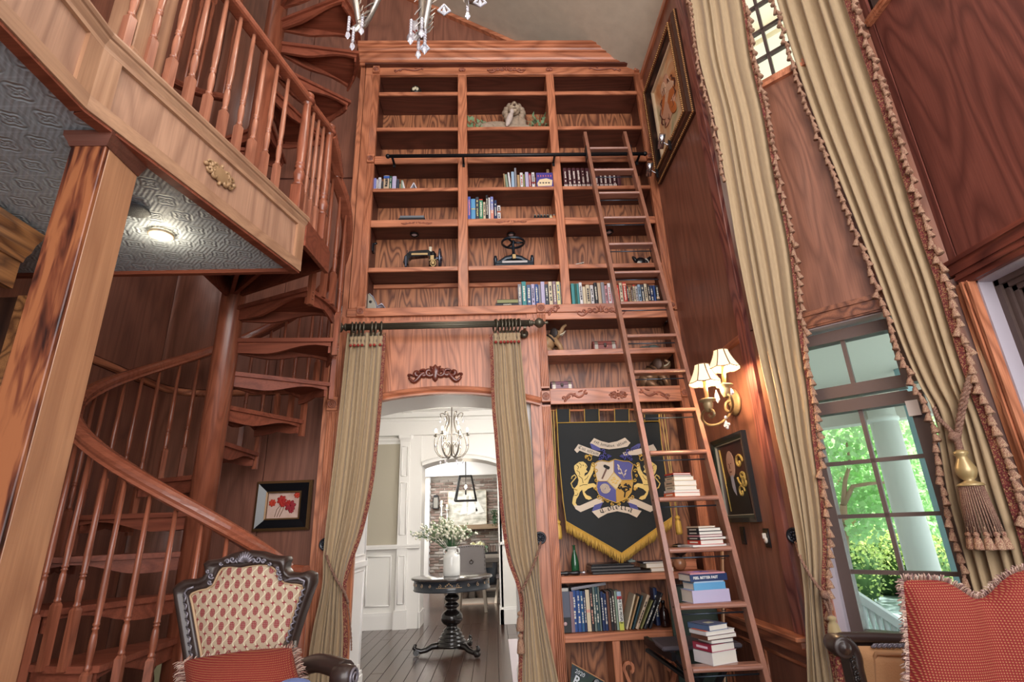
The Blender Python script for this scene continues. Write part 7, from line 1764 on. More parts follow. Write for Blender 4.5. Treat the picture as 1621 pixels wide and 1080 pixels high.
# lion statue
def sculpt(parent, name, parts, mat, bump=0):
    mb = MB()
    for q in parts:
        c, r = q[0], q[1]; M3 = q[2] if len(q) > 2 else None; mb.ball(c, r[0], 16, 10, ry=r[1], rz=r[2], M=M3, bump=bump)
    return mk(name, mb, mat, parent, local=True)
RX = lambda a: Matrix.Rotation(rad(a),3,'X'); RY = lambda a: Matrix.Rotation(rad(a),3,'Y'); RZ = lambda a: Matrix.Rotation(rad(a),3,'Z')
STN = plain('stone_patina','#A08C78',.7,var=.4,bump=.4,bscale=30); STD = plain('stone_dark','#5E4A3C',.8,var=.4,bscale=50)
p = PY(800,200,4.60); L = thing('lion_statue','reclining stone lion statue with full mane among greenery, top shelf of the middle bay','statue',(p.x,4.61,5.285))
sculpt(L,'body',[((-.10,.03,.085),(.22,.09,.085)),((-.24,.03,.09),(.09,.085,.09)),((.09,.02,.11),(.10,.09,.11)),((.0,-.06,.03),(.17,.03,.028)),((.10,-.07,.03),(.13,.026,.026)),((.22,-.07,.026),(.05,.03,.022)),((-.20,-.05,.05),(.08,.04,.05))],STN)
sculpt(L,'mane',[((.10+.092*cos(a),-.01+.01*sin(a*3),.26+.105*sin(a)),(.038,.045,.038)) for a in [k*.52 for k in range(12)]]+[((.10,.03,.24),(.11,.07,.14)),((.17,-.01,.12),(.06,.06,.08)),((.05,-.02,.13),(.06,.06,.07))],STN,.15)
sculpt(L,'face',[((.10,-.07,.27),(.062,.05,.075)),((.085,-.115,.235),(.028,.03,.024)),((.118,-.115,.235),(.028,.03,.024)),((.10,-.115,.205),(.024,.025,.020)),((.10,-.11,.29),(.018,.03,.04))],plain('stone_face','#B8A48C',.7,var=.25,bscale=30))
sculpt(L,'nose_and_eyes',[((.10,-.145,.262),(.016,.012,.012)),((.065,-.108,.305),(.014,.008,.007)),((.135,-.108,.305),(.014,.008,.007)),((.10,-.138,.222),(.026,.006,.005))],STD)
sculpt(L,'paw',[((.04,-.11,.10),(.032,.03,.10),RY(18)),((.07,-.12,.19),(.024,.024,.035))],plain('stone_pale','#C2B2A8',.7,var=.2,bscale=30))
def ivy(label, x0,x1, y, z, n, seed, hmax=.12):
    t = thing('foliage_spray',label,'artificial plant',((x0+x1)/2,y,z)); rnd = random.Random(seed); mb = MB(); st = MB()
    for k in range(n):
        q = Vector((rnd.uniform(x0,x1),y+rnd.uniform(-.05,.05),z+rnd.random()**1.6*hmax+.015)); d_ = Vector((rnd.uniform(-1,1),rnd.uniform(-.7,.3),rnd.uniform(-.2,1))).normalized()*rnd.uniform(.045,.075); s_ = d_.orthogonal().normalized()*.02
        mb.add([q,q+d_*.4+s_,q+d_,q+d_*.4-s_],[(0,1,2,3)])
    for k in range(6): a_ = Vector((rnd.uniform(x0,x1),y,z+.003)); st.tube([a_,a_+Vector((rnd.uniform(-.05,.05),0,hmax*.6)),a_+Vector((rnd.uniform(-.1,.1),-.01,hmax))],.0018,4)
    mk('leaves', mb, plain('ivy_green','#7E9A74',.6,var=.4,bscale=20), t); mk('stems', st, MATS['stem_brown'], t)
a_,b__ = PY(743,200,4.58),PY(766,200,4.58); ivy('green artificial leaves left of the stone lion',a_.x,b__.x,4.58,5.285,46,1,.14)
a_,b__ = PY(838,200,4.58),PY(866,200,4.58); ivy('green artificial leaves right of the stone lion',a_.x,b__.x,4.58,5.285,46,2,.20)
a_ = PY(779,195,4.7); ivy('small pale leaf sprig behind the back of the stone lion',a_.x-.03,a_.x+.03,4.74,5.286,8,3,.24)
# mask on the top shelf, left bay
p = PY(659,144,4.60); t = thing('mask','dark painted face mask lying on the top shelf of the left bay','mask',(p.x,4.60,5.757))
mk('face', MB().ball((p.x,4.58,5.835),.062,14,10,ry=.055,rz=.078), plain('mask_dark','#23211E',.35), t)
mb = MB()
for s_ in (-1,0,1): mb.ball((p.x+s_*.02,4.53,5.83+.012*(s_==0)),.018,8,6,ry=.01,rz=.022)
mk('painted_face', mb, plain('mask_cream','#C9BFA4',.5), t)
p = PY(606,140,4.72); t = thing('carved_figure','dark small object in the shadowed corner of the top left shelf','ornament',(p.x,4.72,5.757))
mk('form', MB().lathe([(.02,0),(.03,.02),(.018,.06),(.028,.10),(.016,.14),(.02,.17),(.004,.19)],(p.x,4.72,5.757),12), blackpaint, t)
# sewing machine
SW = plain('enamel_black','#12141A',.15,coat=.8); SG = plain('gilt_decal','#B79A6A',.4,.3)
p = PY(668,420,4.60); S = thing('sewing_machine','antique black sewing machine with gilt decals and handwheel on the left bay shelf','sewing machine',(p.x,4.60,3.652))
S.scale = (1.12,1.1,1.42)
mk('bed', MB().bbox(-.21,.17,-.06,.08,0,.014,.003), SW, S, local=True)
mk('arm', MB().sweep([(.09,0,.01),(.09,0,.06),(.085,0,.115),(.05,0,.135),(-.02,0,.132),(-.10,0,.125),(-.13,0,.10),(-.138,0,.06)],[(-.022,-.026),(.022,-.026),(.022,.026),(-.022,.026)],ups=[(0,1,0)]*8), SW, S, local=True)
mk('pillar', MB().lathe([(.04,.012),(.035,.03),(.028,.09),(.032,.13),(.02,.15)],(.09,0,0),16), SW, S, local=True)
mk('gilt_decal', MB().box(-.09,.05,-.0265,-.0245,.118,.132).box(.075,.105,-.034,-.030,.075,.11), SG, S, local=True)
mk('handwheel', MB().torus((.155,0,.10),.062,.010,(1,0,0),28,8).box(.150,.160,-.06,.06,.092,.108).lathe([(.018,-.02),(.018,.02)],(.155,0,.10),14,axis=(1,0,0)).tube([(.10,0,.10),(.16,0,.10)],.012,8), plain('wheel_steel','#6A7080',.2,.8), S, local=True)
mk('spool', MB().lathe([(.016,.145),(.014,.15),(.014,.18),(.016,.185),(.002,.186)],(.07,0,0),14), plain('thread_cream','#D8CCB4',.7), S, local=True)
mk('face_plate', MB().bbox(-.146,-.126,-.028,.02,.03,.115,.004).tube([(-.135,0,.03),(-.135,0,.012)],.005,6).tube([(-.13,0,.115),(-.13,0,.165)],.004,6).lathe([(.016,.12),(.018,.13),(.016,.15)],(-.105,0,0),12), MATS['wheel_steel'], S, local=True)
mk('bobbin_winder', MB().torus((.10,-.045,.045),.022,.005,(0,1,0),16,6).lathe([(.012,-.01),(.012,.01)],(.10,-.045,.045),10,axis=(0,1,0)).tube([(.06,-.04,.07),(.13,-.04,.075)],.004,6), SG, S, local=True)
t = thing('wall_bracket','small black object fixed in the far left corner of the sewing machine shelf','bracket',(PY(590,392,4.66).x,4.66,3.83))
q = PY(590,392,4.66); mk('body', MB().bbox(q.x-.03,q.x+.02,4.63,4.69,q.z-.06,q.z+.04,.008).tube([(q.x,4.66,q.z+.03),(q.x+.04,4.66,q.z+.05)],.012,8), blackpaint, t)
# book press
IRN = plain('blue_black_iron','#27303A',.28,.5,coat=.3); p = PY(813.5,418,4.60)
t = thing('book_press','antique blue-black iron copying press with a round handwheel, middle bay','press',(p.x,4.60,3.652))
t.scale = (1.05,1,1.2)
mk('base', MB().bbox(-.175,.175,-.09,.09,0,.022,.004).bbox(-.165,.165,-.085,.085,.024,.05,.003), IRN, t, local=True)
mk('label_strip', MB().box(-.11,.12,-.088,-.084,.028,.046), plain('strip_pale','#B8B2B0',.5), t, local=True)
mk('arch', MB().tube([(-.165,0,.03),(-.13,0,.07),(-.07,0,.105),(0,0,.115),(.07,0,.105),(.13,0,.07),(.165,0,.03)],[.018,.02,.022,.028,.022,.02,.018],12), IRN, t, local=True)
mk('screw', MB().lathe([(.03,.085),(.032,.12),(.024,.14),(.013,.145),(.013,.24),(.02,.25),(.02,.265),(.002,.27)],(0,0,0),16), IRN, t, local=True)
mk('handwheel', MB().torus((0,0,.25),.105,.011,(0,0,1),36,8).tube([(0,0,.25),(.105,0,.25)],.009,8).tube([(0,0,.25),(-.052,.09,.25)],.009,8).tube([(0,0,.25),(-.052,-.09,.25)],.009,8), IRN, t, local=True)
for s_ in (-1,1): mk('post', MB().lathe([(.016,0),(.016,.08),(.02,.085),(.014,.10),(.012,.115),(.002,.12)],(s_*.17,-.03,0),12), IRN, t, local=True)
mk('gilt_badge', MB().bbox(-.012,.02,-.034,-.026,.09,.13,.002), SG, t, local=True)
# open booklet and carved head behind the ladder
p = PY(913,414,4.56); t = thing('book','pale open booklet lying on the right bay shelf, left of the ladder','book',(p.x,4.58,3.652))
mk('pages', MB().poly([(-.07,-.05,.0),(.07,-.05,.0),(.07,.07,.0),(-.07,.07,.0)],(0,0,.006)).poly([(-.05,-.045,.008),(.065,-.045,.035),(.065,.06,.035),(-.05,.06,.008)],(0,0,.004)), PAGE, t, local=True)
p = PY(1014,412,4.62); t = thing('ebony_ornament','black and white carved animal head behind the ladder rungs','ornament',(p.x,4.63,3.652))
sculpt(t,'head',[((0,0,.07),(.06,.05,.055)),((.03,-.04,.04),(.03,.05,.03)),((-.05,0,.10),(.02,.02,.05),RY(-30)),((.07,0,.09),(.02,.02,.06),RY(40))],plain('ebony','#17151A',.3))
sculpt(t,'white_markings',[((.05,-.05,.06),(.012,.02,.035),RY(-25)),((-.03,-.045,.035),(.022,.015,.03))],plain('bone_white','#C8C0B4',.5))
# shoe-like object and cloth
p = PY(590,478,4.58); t = thing('clothes_iron','grey and cream old appliance standing on end in the bottom left bookcase corner','appliance',(p.x,4.58,3.237))
mk('shell', MB().poly([(-.05,0,0),(.045,0,0),(.03,0,.08),(-.005,0,.15),(-.04,0,.185),(-.055,0,.19)],(0,.09,0)), plain('appliance_cream','#A8A294',.35,.3), t, local=True, bevel=.012)
mk('sole', MB().poly([(.046,-.002,0),(.056,-.002,0),(.04,-.002,.085),(.002,-.002,.156),(-.035,-.002,.19),(-.04,-.002,.185),(-.005,-.002,.15),(.03,-.002,.08)],(0,.094,0)), plain('chrome_dull','#A8ACB8',.25,.8), t, local=True)
mk('dial', MB().lathe([(.014,0),(.012,.006),(.002,.007)],(-.02,-.001,.10),14,axis=(0,-1,0)), blackpaint, t, local=True); mk('grip', MB().tube([(-.055,.03,.02),(-.07,.03,.07),(-.06,.03,.13)],.010,8), blackpaint, t, local=True)
p = PY(608,480,4.58); t = thing('folded_paper','crumpled pale paper on the bottom left shelf beside the old appliance','paper',(p.x,4.58,3.237)); rnd = random.Random(3)
mk('sheet', MB().grid(lambda u,v: Vector((-.06+.15*u, -.04+.10*v, .004+.055*max(0,1-abs(u-.25)*2.6)*(1+.3*sin(9*v))+.006*sin(20*u+8*v)+.004)),14,8), plain('paper_lilac','#C4BCC8',.8), t, local=True, solid=.003)
# elephants and chests
WD = plain('carved_wood_tan','#A5825E',.45,var=.3,bscale=25); p = PY(879,548,4.60)
def elephant(label, x, zb, sc, flip, mat, dk, up=True):
    t = thing('elephant_figurine',label,'figurine',(x,4.63,zb)); t.scale = (sc*flip,sc,sc)
    mb = MB(); P = [Vector((-.055,0,.045)),Vector((-.03,0,.075)),Vector((.0,0,.105)),Vector((.03,0,.135))]
    mb.tube([catm(P,i/12) for i in range(13)],[.03,.042,.05,.054,.055,.053,.05,.048,.044,.04,.036,.034,.03],14)
    mb.ball((-.05,0,.05),.045,14,10,ry=.045,rz=.05); mb.ball((.035,0,.145),.036,14,10,ry=.034,rz=.036)
    mk('body', mb, mat, t, local=True)
    Tk = [Vector((.05,0,.145)),Vector((.075,0,.165)),Vector((.09,0,.195)),Vector((.115,0,.215))] if up else [Vector((.05,0,.14)),Vector((.085,0,.13)),Vector((.10,0,.16)),Vector((.075,0,.18))]
    mk('trunk', MB().tube([catm(Tk,i/10) for i in range(11)],[.02-.0012*i for i in range(11)],10), mat, t, local=True)
    for s_ in (-1,1):
        mk('leg', MB().tube([(.02,s_*.03,.095),(.055,s_*.034,.05),(.07,s_*.034,.0)],[.022,.018,.016],10), mat, t, local=True)
        mk('leg', MB().tube([(-.06,s_*.035,.04),(-.02,s_*.04,.02),(.0,s_*.04,.0)],[.024,.02,.016],10), mat, t, local=True)
        mk('ear', MB().ball((.02,s_*.038,.145),.03,10,6,ry=.006,rz=.036,M=RZ(s_*25)), dk, t, local=True)
        mk('tusk', MB().tube([(.06,s_*.014,.135),(.085,s_*.016,.145),(.105,s_*.014,.165)],[.005,.004,.002],6), plain('ivory','#D8CCB0',.4), t, local=True)
    mk('saddle_band', MB().torus((.0,0,.10),.052,.006,(1,0,.9),20,6), dk, t, local=True)
elephant('tan carved wooden elephant rearing with raised trunk, left of the small chest', PY(873,548,4.6).x, 2.791, 1.35, 1, WD, plain('ear_dark','#2A201C',.5))
elephant('larger bronze seated elephant figurine with curled trunk behind the ladder', PY(1036,600,4.62).x, 2.433, 1.55, 1, plain('bronze_brown','#8A6A50',.35,.4), plain('bronze_dark','#4A3428',.4,.4), False)
def chest(label, xa, xb, yb, yt, zb, col):
    a = PY(xa,yb,4.58); b = PY(xb,yt,4.58); w = b.x-a.x; h = b.z-zb; t = thing('treasure_chest',label,'box',((a.x+b.x)/2,4.58,zb+.0005))
    mk('body', MB().bbox(-w/2,w/2,0,.10,0,h*.6,.003), col, t, local=True)
    ld_ = mk('lid', MB().poly([(-w/2,0,h*.62)]+[(-w/2,.05-.05*cos(pi*k/8),h*.62+h*.38*sin(pi*k/8)) for k in range(1,8)]+[(-w/2,.10,h*.62)],(w,0,0)), col, t, local=True)
    mb = MB()
    for x in (-w*.44,w*.30): mb.box(x,x+w*.14,-.002,.001,0,h*.6).poly([(x,-.002,h*.62)]+[(x,.05-.052*cos(pi*k/8),h*.63+h*.39*sin(pi*k/8)) for k in range(1,8)]+[(x,.10,h*.62)],(w*.14,0,0))
    mk('metal_strap', mb, plain('chased_silver','#8E8478',.35,.6,var=.5,bscale=120), t, local=True)
    mk('clasp', MB().bbox(-.012,.012,-.006,.0,h*.42,h*.72,.002).torus((0,-.008,h*.42),.008,.002,(0,1,0),12,5), plain('clasp_dark','#3A2E28',.4,.5), t, local=True)
chest('small wooden chest with silvered straps on the upper shelf right of the doorway',939.5,975.5,550,537.5,2.791,plain('chest_red','#8A4A44',.45))
chest('small domed chest with silvered straps on the lower shelf, beneath the tan elephant',873,906,614,601.5,2.433,plain('chest_mauve','#8A6470',.4))
p = PY(1028,546,4.62); t = thing('cloth_bundle','low grey-green bundle behind the ladder rung, beside the small chest shelf','ornament',(p.x,4.62,2.791))
sculpt(t,'form',[((-.05,0,.025),(.06,.04,.028)),((.03,0,.03),(.055,.04,.034)),((.09,0,.02),(.03,.03,.022))],plain('patina_green','#5E6660',.6,var=.3,bscale=40),.1)
# low shelf above the books: bottle, spindle, binders, books, ball
p = PY(911,905,4.62); t = thing('bottle','green glass bottle on the shelf below the banner','bottle',(p.x,4.62,.923)); h = PY(911,863,4.62).z-.923
mk('glass', MB().lathe([(.03,0),(.033,.008),(.033,h*.42),(.024,h*.6),(.012,h*.78),(.011,h*.97),(.014,h*.98),(.013,h),(.002,h)],(p.x,4.62,.923),20), plain('green_glass','#2F6E48',.08,coat=.6,trans=.5), t)
a = PY(881,906,4.53); b = PY(904,905,4.53)
t = thing('turned_handle','black turned spindle with silvered ends lying at the left end of the shelf','handle',((a.x+b.x)/2,4.53,.923))
mk('spindle', MB().lathe([(.008,.02),(.011,.03),(.015,.05),(.011,.07),(.017,.09),(.017,.11),(.012,.12),(.014,.16),(.018,.19),(.010,.205)],(a.x-.02,4.53,.942),14,axis=(1,0,0)), blackpaint, t)
mk('metal_tips', MB().lathe([(.013,-.01),(.015,.0),(.009,.02)],(a.x-.02,4.53,.942),12,axis=(1,0,0)).lathe([(.007,.205),(.009,.225),(.014,.235),(.012,.25),(.002,.255)],(a.x-.02,4.53,.942),12,axis=(1,0,0)), plain('tip_silver','#B8B0B4',.25,.8), t)
z = .923
for k,(xa,xb,hh) in enumerate(((938,1032,.020),(936,1016,.022),(936,1006,.022),(938,1000,.012))):
    a = PY(xa,905,4.54); b = PY(xb,905,4.54); t = thing('binder','black flat binder, %s of the dark pile below the banner' % ('bottom','second from the bottom','third from the bottom','topmost')[k],'binder',((a.x+b.x)/2,4.56,z+.0005),group='pile of black binders below the banner'); w = b.x-a.x
    mk('cover', MB().bbox(-w/2,w/2,-.02,.20,0,.004,.001).bbox(-w/2,w/2,-.02,.20,hh-.006,hh-.002,.001).box(-w/2,-w/2+.004,-.02,.2,.003,hh-.004), blackpaint, t, local=True); mk('pages', MB().box(-w/2+.006,w/2-.006,-.012,.19,.004,hh-.006), plain('page_grey','#5E5A58',.7), t, local=True)
    z += hh
p = PY(1001,893,4.56); t = thing('pocket_device','small grey-green gadget resting on the pile of black binders','device',(p.x,4.58,z+.001)); mk('body', MB().bbox(p.x-.03,p.x+.03,4.56,4.61,z,z+.018,.005).bbox(p.x-.01,p.x+.01,4.57,4.60,z+.018,z+.026,.002), plain('device_grey','#6E7A76',.5), t)
z = .923
for k,(xa,xb,hh,c) in enumerate(((1030,1068,.030,'tan'),(1024,1066,.034,'cream'),(1019,1064,.012,'charcoal'))):
    a = PY(xa,903,4.55); b = PY(xb,903,4.55); t = thing('book','%s book lying behind the ladder rail, %s of three under the banner tip' % (c,('bottom','middle','top')[k]),'book',((a.x+b.x)/2,4.56,z+.0005),rad(4),'flat books behind the ladder rail'); w = b.x-a.x
    mk('cover', MB().box(-w/2,w/2,0,.16,0,.003).box(-w/2,w/2,0,.16,hh-.003,hh).box(-w/2,-w/2+.004,0,.16,0,hh), bmat(c), t, local=True); mk('pages', MB().box(-w/2+.004,w/2-.003,.002,.157,.003,hh-.003), PAGE, t, local=True); z += hh
p = PY(1076,895,4.58); t = thing('wooden_ball','polished brown wooden ball on the shelf behind the ladder','ball',(p.x,4.58,.923)); mk('sphere', MB().ball((p.x,4.58,.923+.052),.052,24,16), plain('ball_wood','#A06E50',.25,coat=.5), t)
a = PY(1086,904,4.60); b = PY(1104,891,4.60); t = thing('wooden_box','small reddish wooden box right of the wooden ball','box',((a.x+b.x)/2,4.64,.923)); mk('body', MB().bbox(a.x-.04,b.x,4.62,4.70,.924,.99,.003), W['oakx'], t); mk('lid', MB().bbox(a.x-.042,b.x+.002,4.617,4.703,.991,1.0,.002), W['oakx'], t)
p = PY(1078,876,4.70); t = thing('gramophone_base','black round object with gilt details behind the wooden ball','ornament',(p.x,4.73,.923)); mk('body', MB().lathe([(.05,0),(.05,.015),(.015,.03),(.015,.10),(.055,.12),(.06,.16),(.05,.19),(.004,.2)],(p.x,4.73,.923),20), blackpaint, t); mk('gilt_trim', MB().torus((p.x,4.73,1.105),.05,.006,(0,0,1),20,6), SG, t)

# ================================================================== low right: folding stand, green board, pole, atlas
a = PY(905,1078,4.42); t = thing('road_atlas','large dark 2020 road atlas leaning in the cubby under the low shelf','atlas',(a.x+.12,4.45,.0))
c1_,c2_,c3_,c4_ = PY(905.5,1051,4.42),PY(957,1080,4.42),PY(945,1170,4.42),PY(897,1150,4.42)
U_ = (c2_-c1_).normalized(); V_ = (c1_-c4_).normalized(); N_ = Vector((0,-1,0)); wA = (c2_-c1_).length
mk('cover', MB().poly([c1_,c2_,c2_-V_*.42,c1_-V_*.42],(0,.012,0)), patterned('atlas_cover',blobs(('#12201C','#24382C','#1A2430','#3A4A34'),12),.3), t)
mk('spine_strip', MB().poly([c1_+V_*.006,c2_+V_*.006,c2_-V_*.0,c1_],(0,.014,0)), plain('atlas_edge','#B98458',.5), t)
Ma = frame(c1_+Vector((0,-.002,0)), U_, N_.cross(U_)*-1 if False else U_.cross(Vector((0,1,0)))*1, None)
Vv = Vector((0,-1,0)).cross(U_); Ma = frame(c1_+Vector((0,-.0015,0)), U_, Vv, (0,-1,0))
mk('title', text_mb('Road',.085,align='LEFT',ext=.0004,bold=.0015).xf(Ma @ Matrix.Translation((.05,-.085,0))), plain('title_white','#D8DCE0',.5), t)
mk('year', text_mb('2020',.038,align='LEFT',ext=.0004).xf(Ma @ Matrix.Translation((.04,-.03,0))), MATS['title_white'], t)
mk('emblem', MB().lathe([(.03,0),(.03,.001),(.001,.001)],Ma @ Vector((.21,-.035,0)),20,axis=(0,-1,0)), blackpaint, t); mb = MB()
for k in range(3): mb.torus(Ma @ Vector((.21,-.028,.0018)),.006+.006*k,.0012,(0,1,0),16,4)
mk('emblem_rings', mb, MATS['title_white'], t)
p1,p2,p3,p4 = PY(1028,1008,4.28),PY(1078,1003,4.28),PY(1130,1004,4.1),PY(1066,1040,4.0)
fs = thing('folding_stand','black folding stand with a grey padded top beside the lowest ladder rungs','stand',(1.35,4.15,0))
zt = .52
mk('padded_top', MB().bbox(1.08,1.62,3.93,4.26,zt-.03,zt,.01), plain('pad_grey','#5A545C',.5), fs)
mk('side_frame', MB().beam((1.06,4.27,zt-.02),(1.14,3.90,zt-.055),.03,.05).beam((1.06,4.27,zt-.08),(1.3,3.86,.28),.03,.02), blackpaint, fs)
mk('leg', MB().beam((1.16,3.95,zt-.05),(1.55,3.95,.0),.025,.04,(0,1,0)), blackpaint, fs); mk('leg', MB().beam((1.58,3.98,zt-.05),(1.2,3.98,.0),.025,.04,(0,1,0)), blackpaint, fs)
mk('leg', MB().beam((1.16,4.2,zt-.05),(1.55,4.2,.0),.025,.04,(0,1,0)), blackpaint, fs); mk('leg', MB().beam((1.58,4.23,zt-.05),(1.2,4.23,.0),.025,.04,(0,1,0)), blackpaint, fs)
mk('cross_bar', MB().tube([(1.37,3.94,.24),(1.37,4.24,.24)],.01,8), blackpaint, fs)
a,b = PY(1068,988,4.36),PY(1129,930,4.36); t = thing('folder_case','dark green upright board behind the stacks of books on the ladder','board',((a.x+b.x)/2,4.37,zt))
mk('board', MB().bbox(a.x-.02,b.x,4.35,4.375,.0,b.z+.03,.004), plain('green_board','#39463E',.6), t); mk('edge_strip', MB().box(a.x-.02,b.x,4.347,4.351,b.z+.015,b.z+.03), blackpaint, t)
q1,q2 = PY(1143,872,4.28),PY(1146,1080,4.12); d_ = q2-q1; bt_ = q1+d_*((q1.z-.0)/(q1.z-q2.z))
t = thing('measuring_stick','pale wooden measuring stick leaning beside the right pilaster','stick',tuple(bt_)); mk('stick', MB().beam(q1,bt_,.034,.012,(1,0,0)).xf(Matrix.Identity(4)), plain('pale_wood','#C39A78',.5,var=.1), t); mb = MB()
for k in range(9): c = q1.lerp(bt_,.05+k*.105); mb.box(c.x-.017,c.x+.017,c.y-.022,c.y-.019,c.z-.002,c.z+.002)
mk('scale_marks', mb, INK, t)
p = PY(1088,681,4.74); t = thing('hook','small brass wall hook on the back of the banner niche, upper right','hook',tuple(p)); mk('hook_body', MB().tube([p,p+Vector((0,-.03,-.01)),p+Vector((.0,-.04,.02))],.005,6).ball(p,.012,8,6), SG, t)
p = PY(1126,808,4.49); t = thing('key_bunch','small dark keys hanging on the right pilaster behind the ladder','keys',tuple(p)); mk('keys', MB().torus(p+Vector((0,-.02,.03)),.014,.002,(0,1,.3),14,5).bbox(p.x-.012,p.x-.002,p.y-.024,p.y-.02,p.z-.05,p.z+.02,.001).bbox(p.x+.002,p.x+.012,p.y-.026,p.y-.022,p.z-.04,p.z+.02,.001), MATS['steel_rod'], t)

# ================================================================== armchair, sofa, pillows
def damask(nt,b):
    N=nt.nodes;L=nt.links;tc=N.new('ShaderNodeTexCoord');sp=N.new('ShaderNodeSeparateXYZ');L.new(tc.outputs['Object'],sp.inputs[0])
    def M(op,a,bv=None,c=None):
        n=N.new('ShaderNodeMath');n.operation=op
        for i,v in enumerate((a,bv,c)):
            if v is None: continue
            if isinstance(v,(int,float)): n.inputs[i].default_value=v
            else: L.new(v,n.inputs[i])
        return n.outputs[0]
    u=M('MULTIPLY',sp.outputs[0],1/.046); v=M('MULTIPLY',sp.outputs[2],1/.054)
    def cell(du,dv):
        return M('SUBTRACT',M('FRACT',M('ADD',u,du)),.5), M('SUBTRACT',M('FRACT',M('ADD',v,dv)),.5)
    # ovals at lattice points and their staggered twins
    def oval(du,dv,rx,ry):
        x,y=cell(du,dv); x=M('MULTIPLY',x,1/rx); y=M('MULTIPLY',y,1/ry); return M('SQRT',M('ADD',M('MULTIPLY',x,x),M('MULTIPLY',y,y)))
    o1=oval(0,0,.25,.32)
    petal=M('SINE',M('MULTIPLY',M('ADD',u,M('MULTIPLY',v,0)),38))
    ins=M('LESS_THAN',o1,1)
    x,y=cell(.5,.5); ax_=M('ABSOLUTE',x); ay=M('ABSOLUTE',M('MULTIPLY',y,1.1)); cross=M('LESS_THAN',M('ADD',M('MULTIPLY',M('MINIMUM',ax_,ay),3.2),M('MAXIMUM',ax_,ay)),.24)
    cut=M('GREATER_THAN',M('ADD',M('SINE',M('MULTIPLY',u,44)),M('SINE',M('MULTIPLY',v,52))),.9)
    red=M('MAXIMUM',M('MULTIPLY',ins,M('SUBTRACT',1,cut)),cross)
    # pale ogee ribbons
    wv=M('ABSOLUTE',M('SUBTRACT',M('FRACT',M('ADD',M('ADD',u,.5),M('MULTIPLY',M('SINE',M('MULTIPLY',v,6.2832)),.20))),.5)); rib=M('LESS_THAN',wv,.065)
    n=N.new('ShaderNodeTexNoise');n.inputs['Scale'].default_value=300;L.new(tc.outputs['Object'],n.inputs['Vector'])
    m1=N.new('ShaderNodeMixRGB');m1.inputs[1].default_value=lin('#B9A288');m1.inputs[2].default_value=lin('#D6C8A8');L.new(rib,m1.inputs[0])
    m2=N.new('ShaderNodeMixRGB');m2.inputs[2].default_value=lin('#8E2A34');L.new(m1.outputs[0],m2.inputs[1]);L.new(red,m2.inputs[0])
    m3=N.new('ShaderNodeMixRGB');m3.blend_type='MULTIPLY';m3.inputs[0].default_value=.25;L.new(m2.outputs[0],m3.inputs[1]);L.new(n.outputs[0],m3.inputs[2]);L.new(m3.outputs[0],b.inputs['Base Color'])
    bp=N.new('ShaderNodeBump');bp.inputs['Strength'].default_value=.3;bp.inputs['Distance'].default_value=.002;L.new(red,bp.inputs['Height']);L.new(bp.outputs[0],b.inputs['Normal'])
DAM = patterned('damask_upholstery', damask, .8)
def checkweave(s, c1, c2):
    def fn(nt,b):
        N=nt.nodes;L=nt.links;tc=N.new('ShaderNodeTexCoord');mp=N.new('ShaderNodeMapping');mp.inputs['Rotation'].default_value=(0,rad(45),0);L.new(tc.outputs['Object'],mp.inputs[0])
        sp=N.new('ShaderNodeSeparateXYZ');L.new(mp.outputs[0],sp.inputs[0])
        def M(op,a,bv=None):
            n=N.new('ShaderNodeMath');n.operation=op
            for i,v in enumerate((a,bv)):
                if v is None: continue
                if isinstance(v,(int,float)): n.inputs[i].default_value=v
                else: L.new(v,n.inputs[i])
            return n.outputs[0]
        h=M('MULTIPLY',M('SINE',M('MULTIPLY',sp.outputs[0],6.2832/s)),M('SINE',M('MULTIPLY',sp.outputs[2],6.2832/s)))
        r=N.new('ShaderNodeValToRGB');r.color_ramp.elements[0].position=.62;r.color_ramp.elements[0].color=lin(c1);r.color_ramp.elements[1].position=.86;r.color_ramp.elements[1].color=lin(c2)
        L.new(M('ADD',M('MULTIPLY',h,.5),.5),r.inputs[0]);L.new(r.outputs[0],b.inputs['Base Color'])
        bp=N.new('ShaderNodeBump');bp.inputs['Strength'].default_value=.4;bp.inputs['Distance'].default_value=.002;L.new(h,bp.inputs['Height']);L.new(bp.outputs[0],b.inputs['Normal'])
    return fn
REDW = patterned('red_check_weave', checkweave(.0085,'#781614','#A06C44'), .85)
REDW2 = patterned('red_fine_weave', checkweave(.0075,'#781614','#A06C44'), .85)
DKW = plain('dark_carved_wood','#382B27',.38,.1,coat=.25,var=.3,bscale=20); LTW = plain('worn_silver_gilt','#7E7880',.35,.4,var=.3,bscale=50)
YA = 2.6
cA = PY(388,1080,YA); ch = thing('armchair','carved dark armchair with red and cream medallion upholstery at the lower left','chair',(cA.x,YA,0))
def CA(x,y,o=0): p = PY(260+x/4.909,860+y/4.909,YA); return Vector((p.x,YA-o,p.z))
outer = [(190,1120),(160,960),(145,860),(110,620),(80,440),(70,350),(95,320),(150,285),(250,280),(300,258),(325,230),(318,195),(303,160),(340,130),(430,122),(530,78),(640,55),(760,68),(850,100),(955,103),(970,130),(962,150),(950,190),(980,232),(1050,235),(1120,215),(1172,240),(1172,310),(1120,450),(1070,600),(1020,760),(985,900),(965,1120)]
inner = [(310,1120),(305,960),(300,860),(262,650),(232,480),(214,408),(235,385),(300,362),(350,352),(395,318),(420,262),(445,215),(470,190),(540,184),(620,192),(690,180),(760,172),(810,174),(845,182),(872,205),(890,240),(915,282),(950,308),(990,316),(1040,318),(1085,330),(1085,370),(1040,470),(1000,590),(965,760),(945,860),(935,960),(930,1120)]
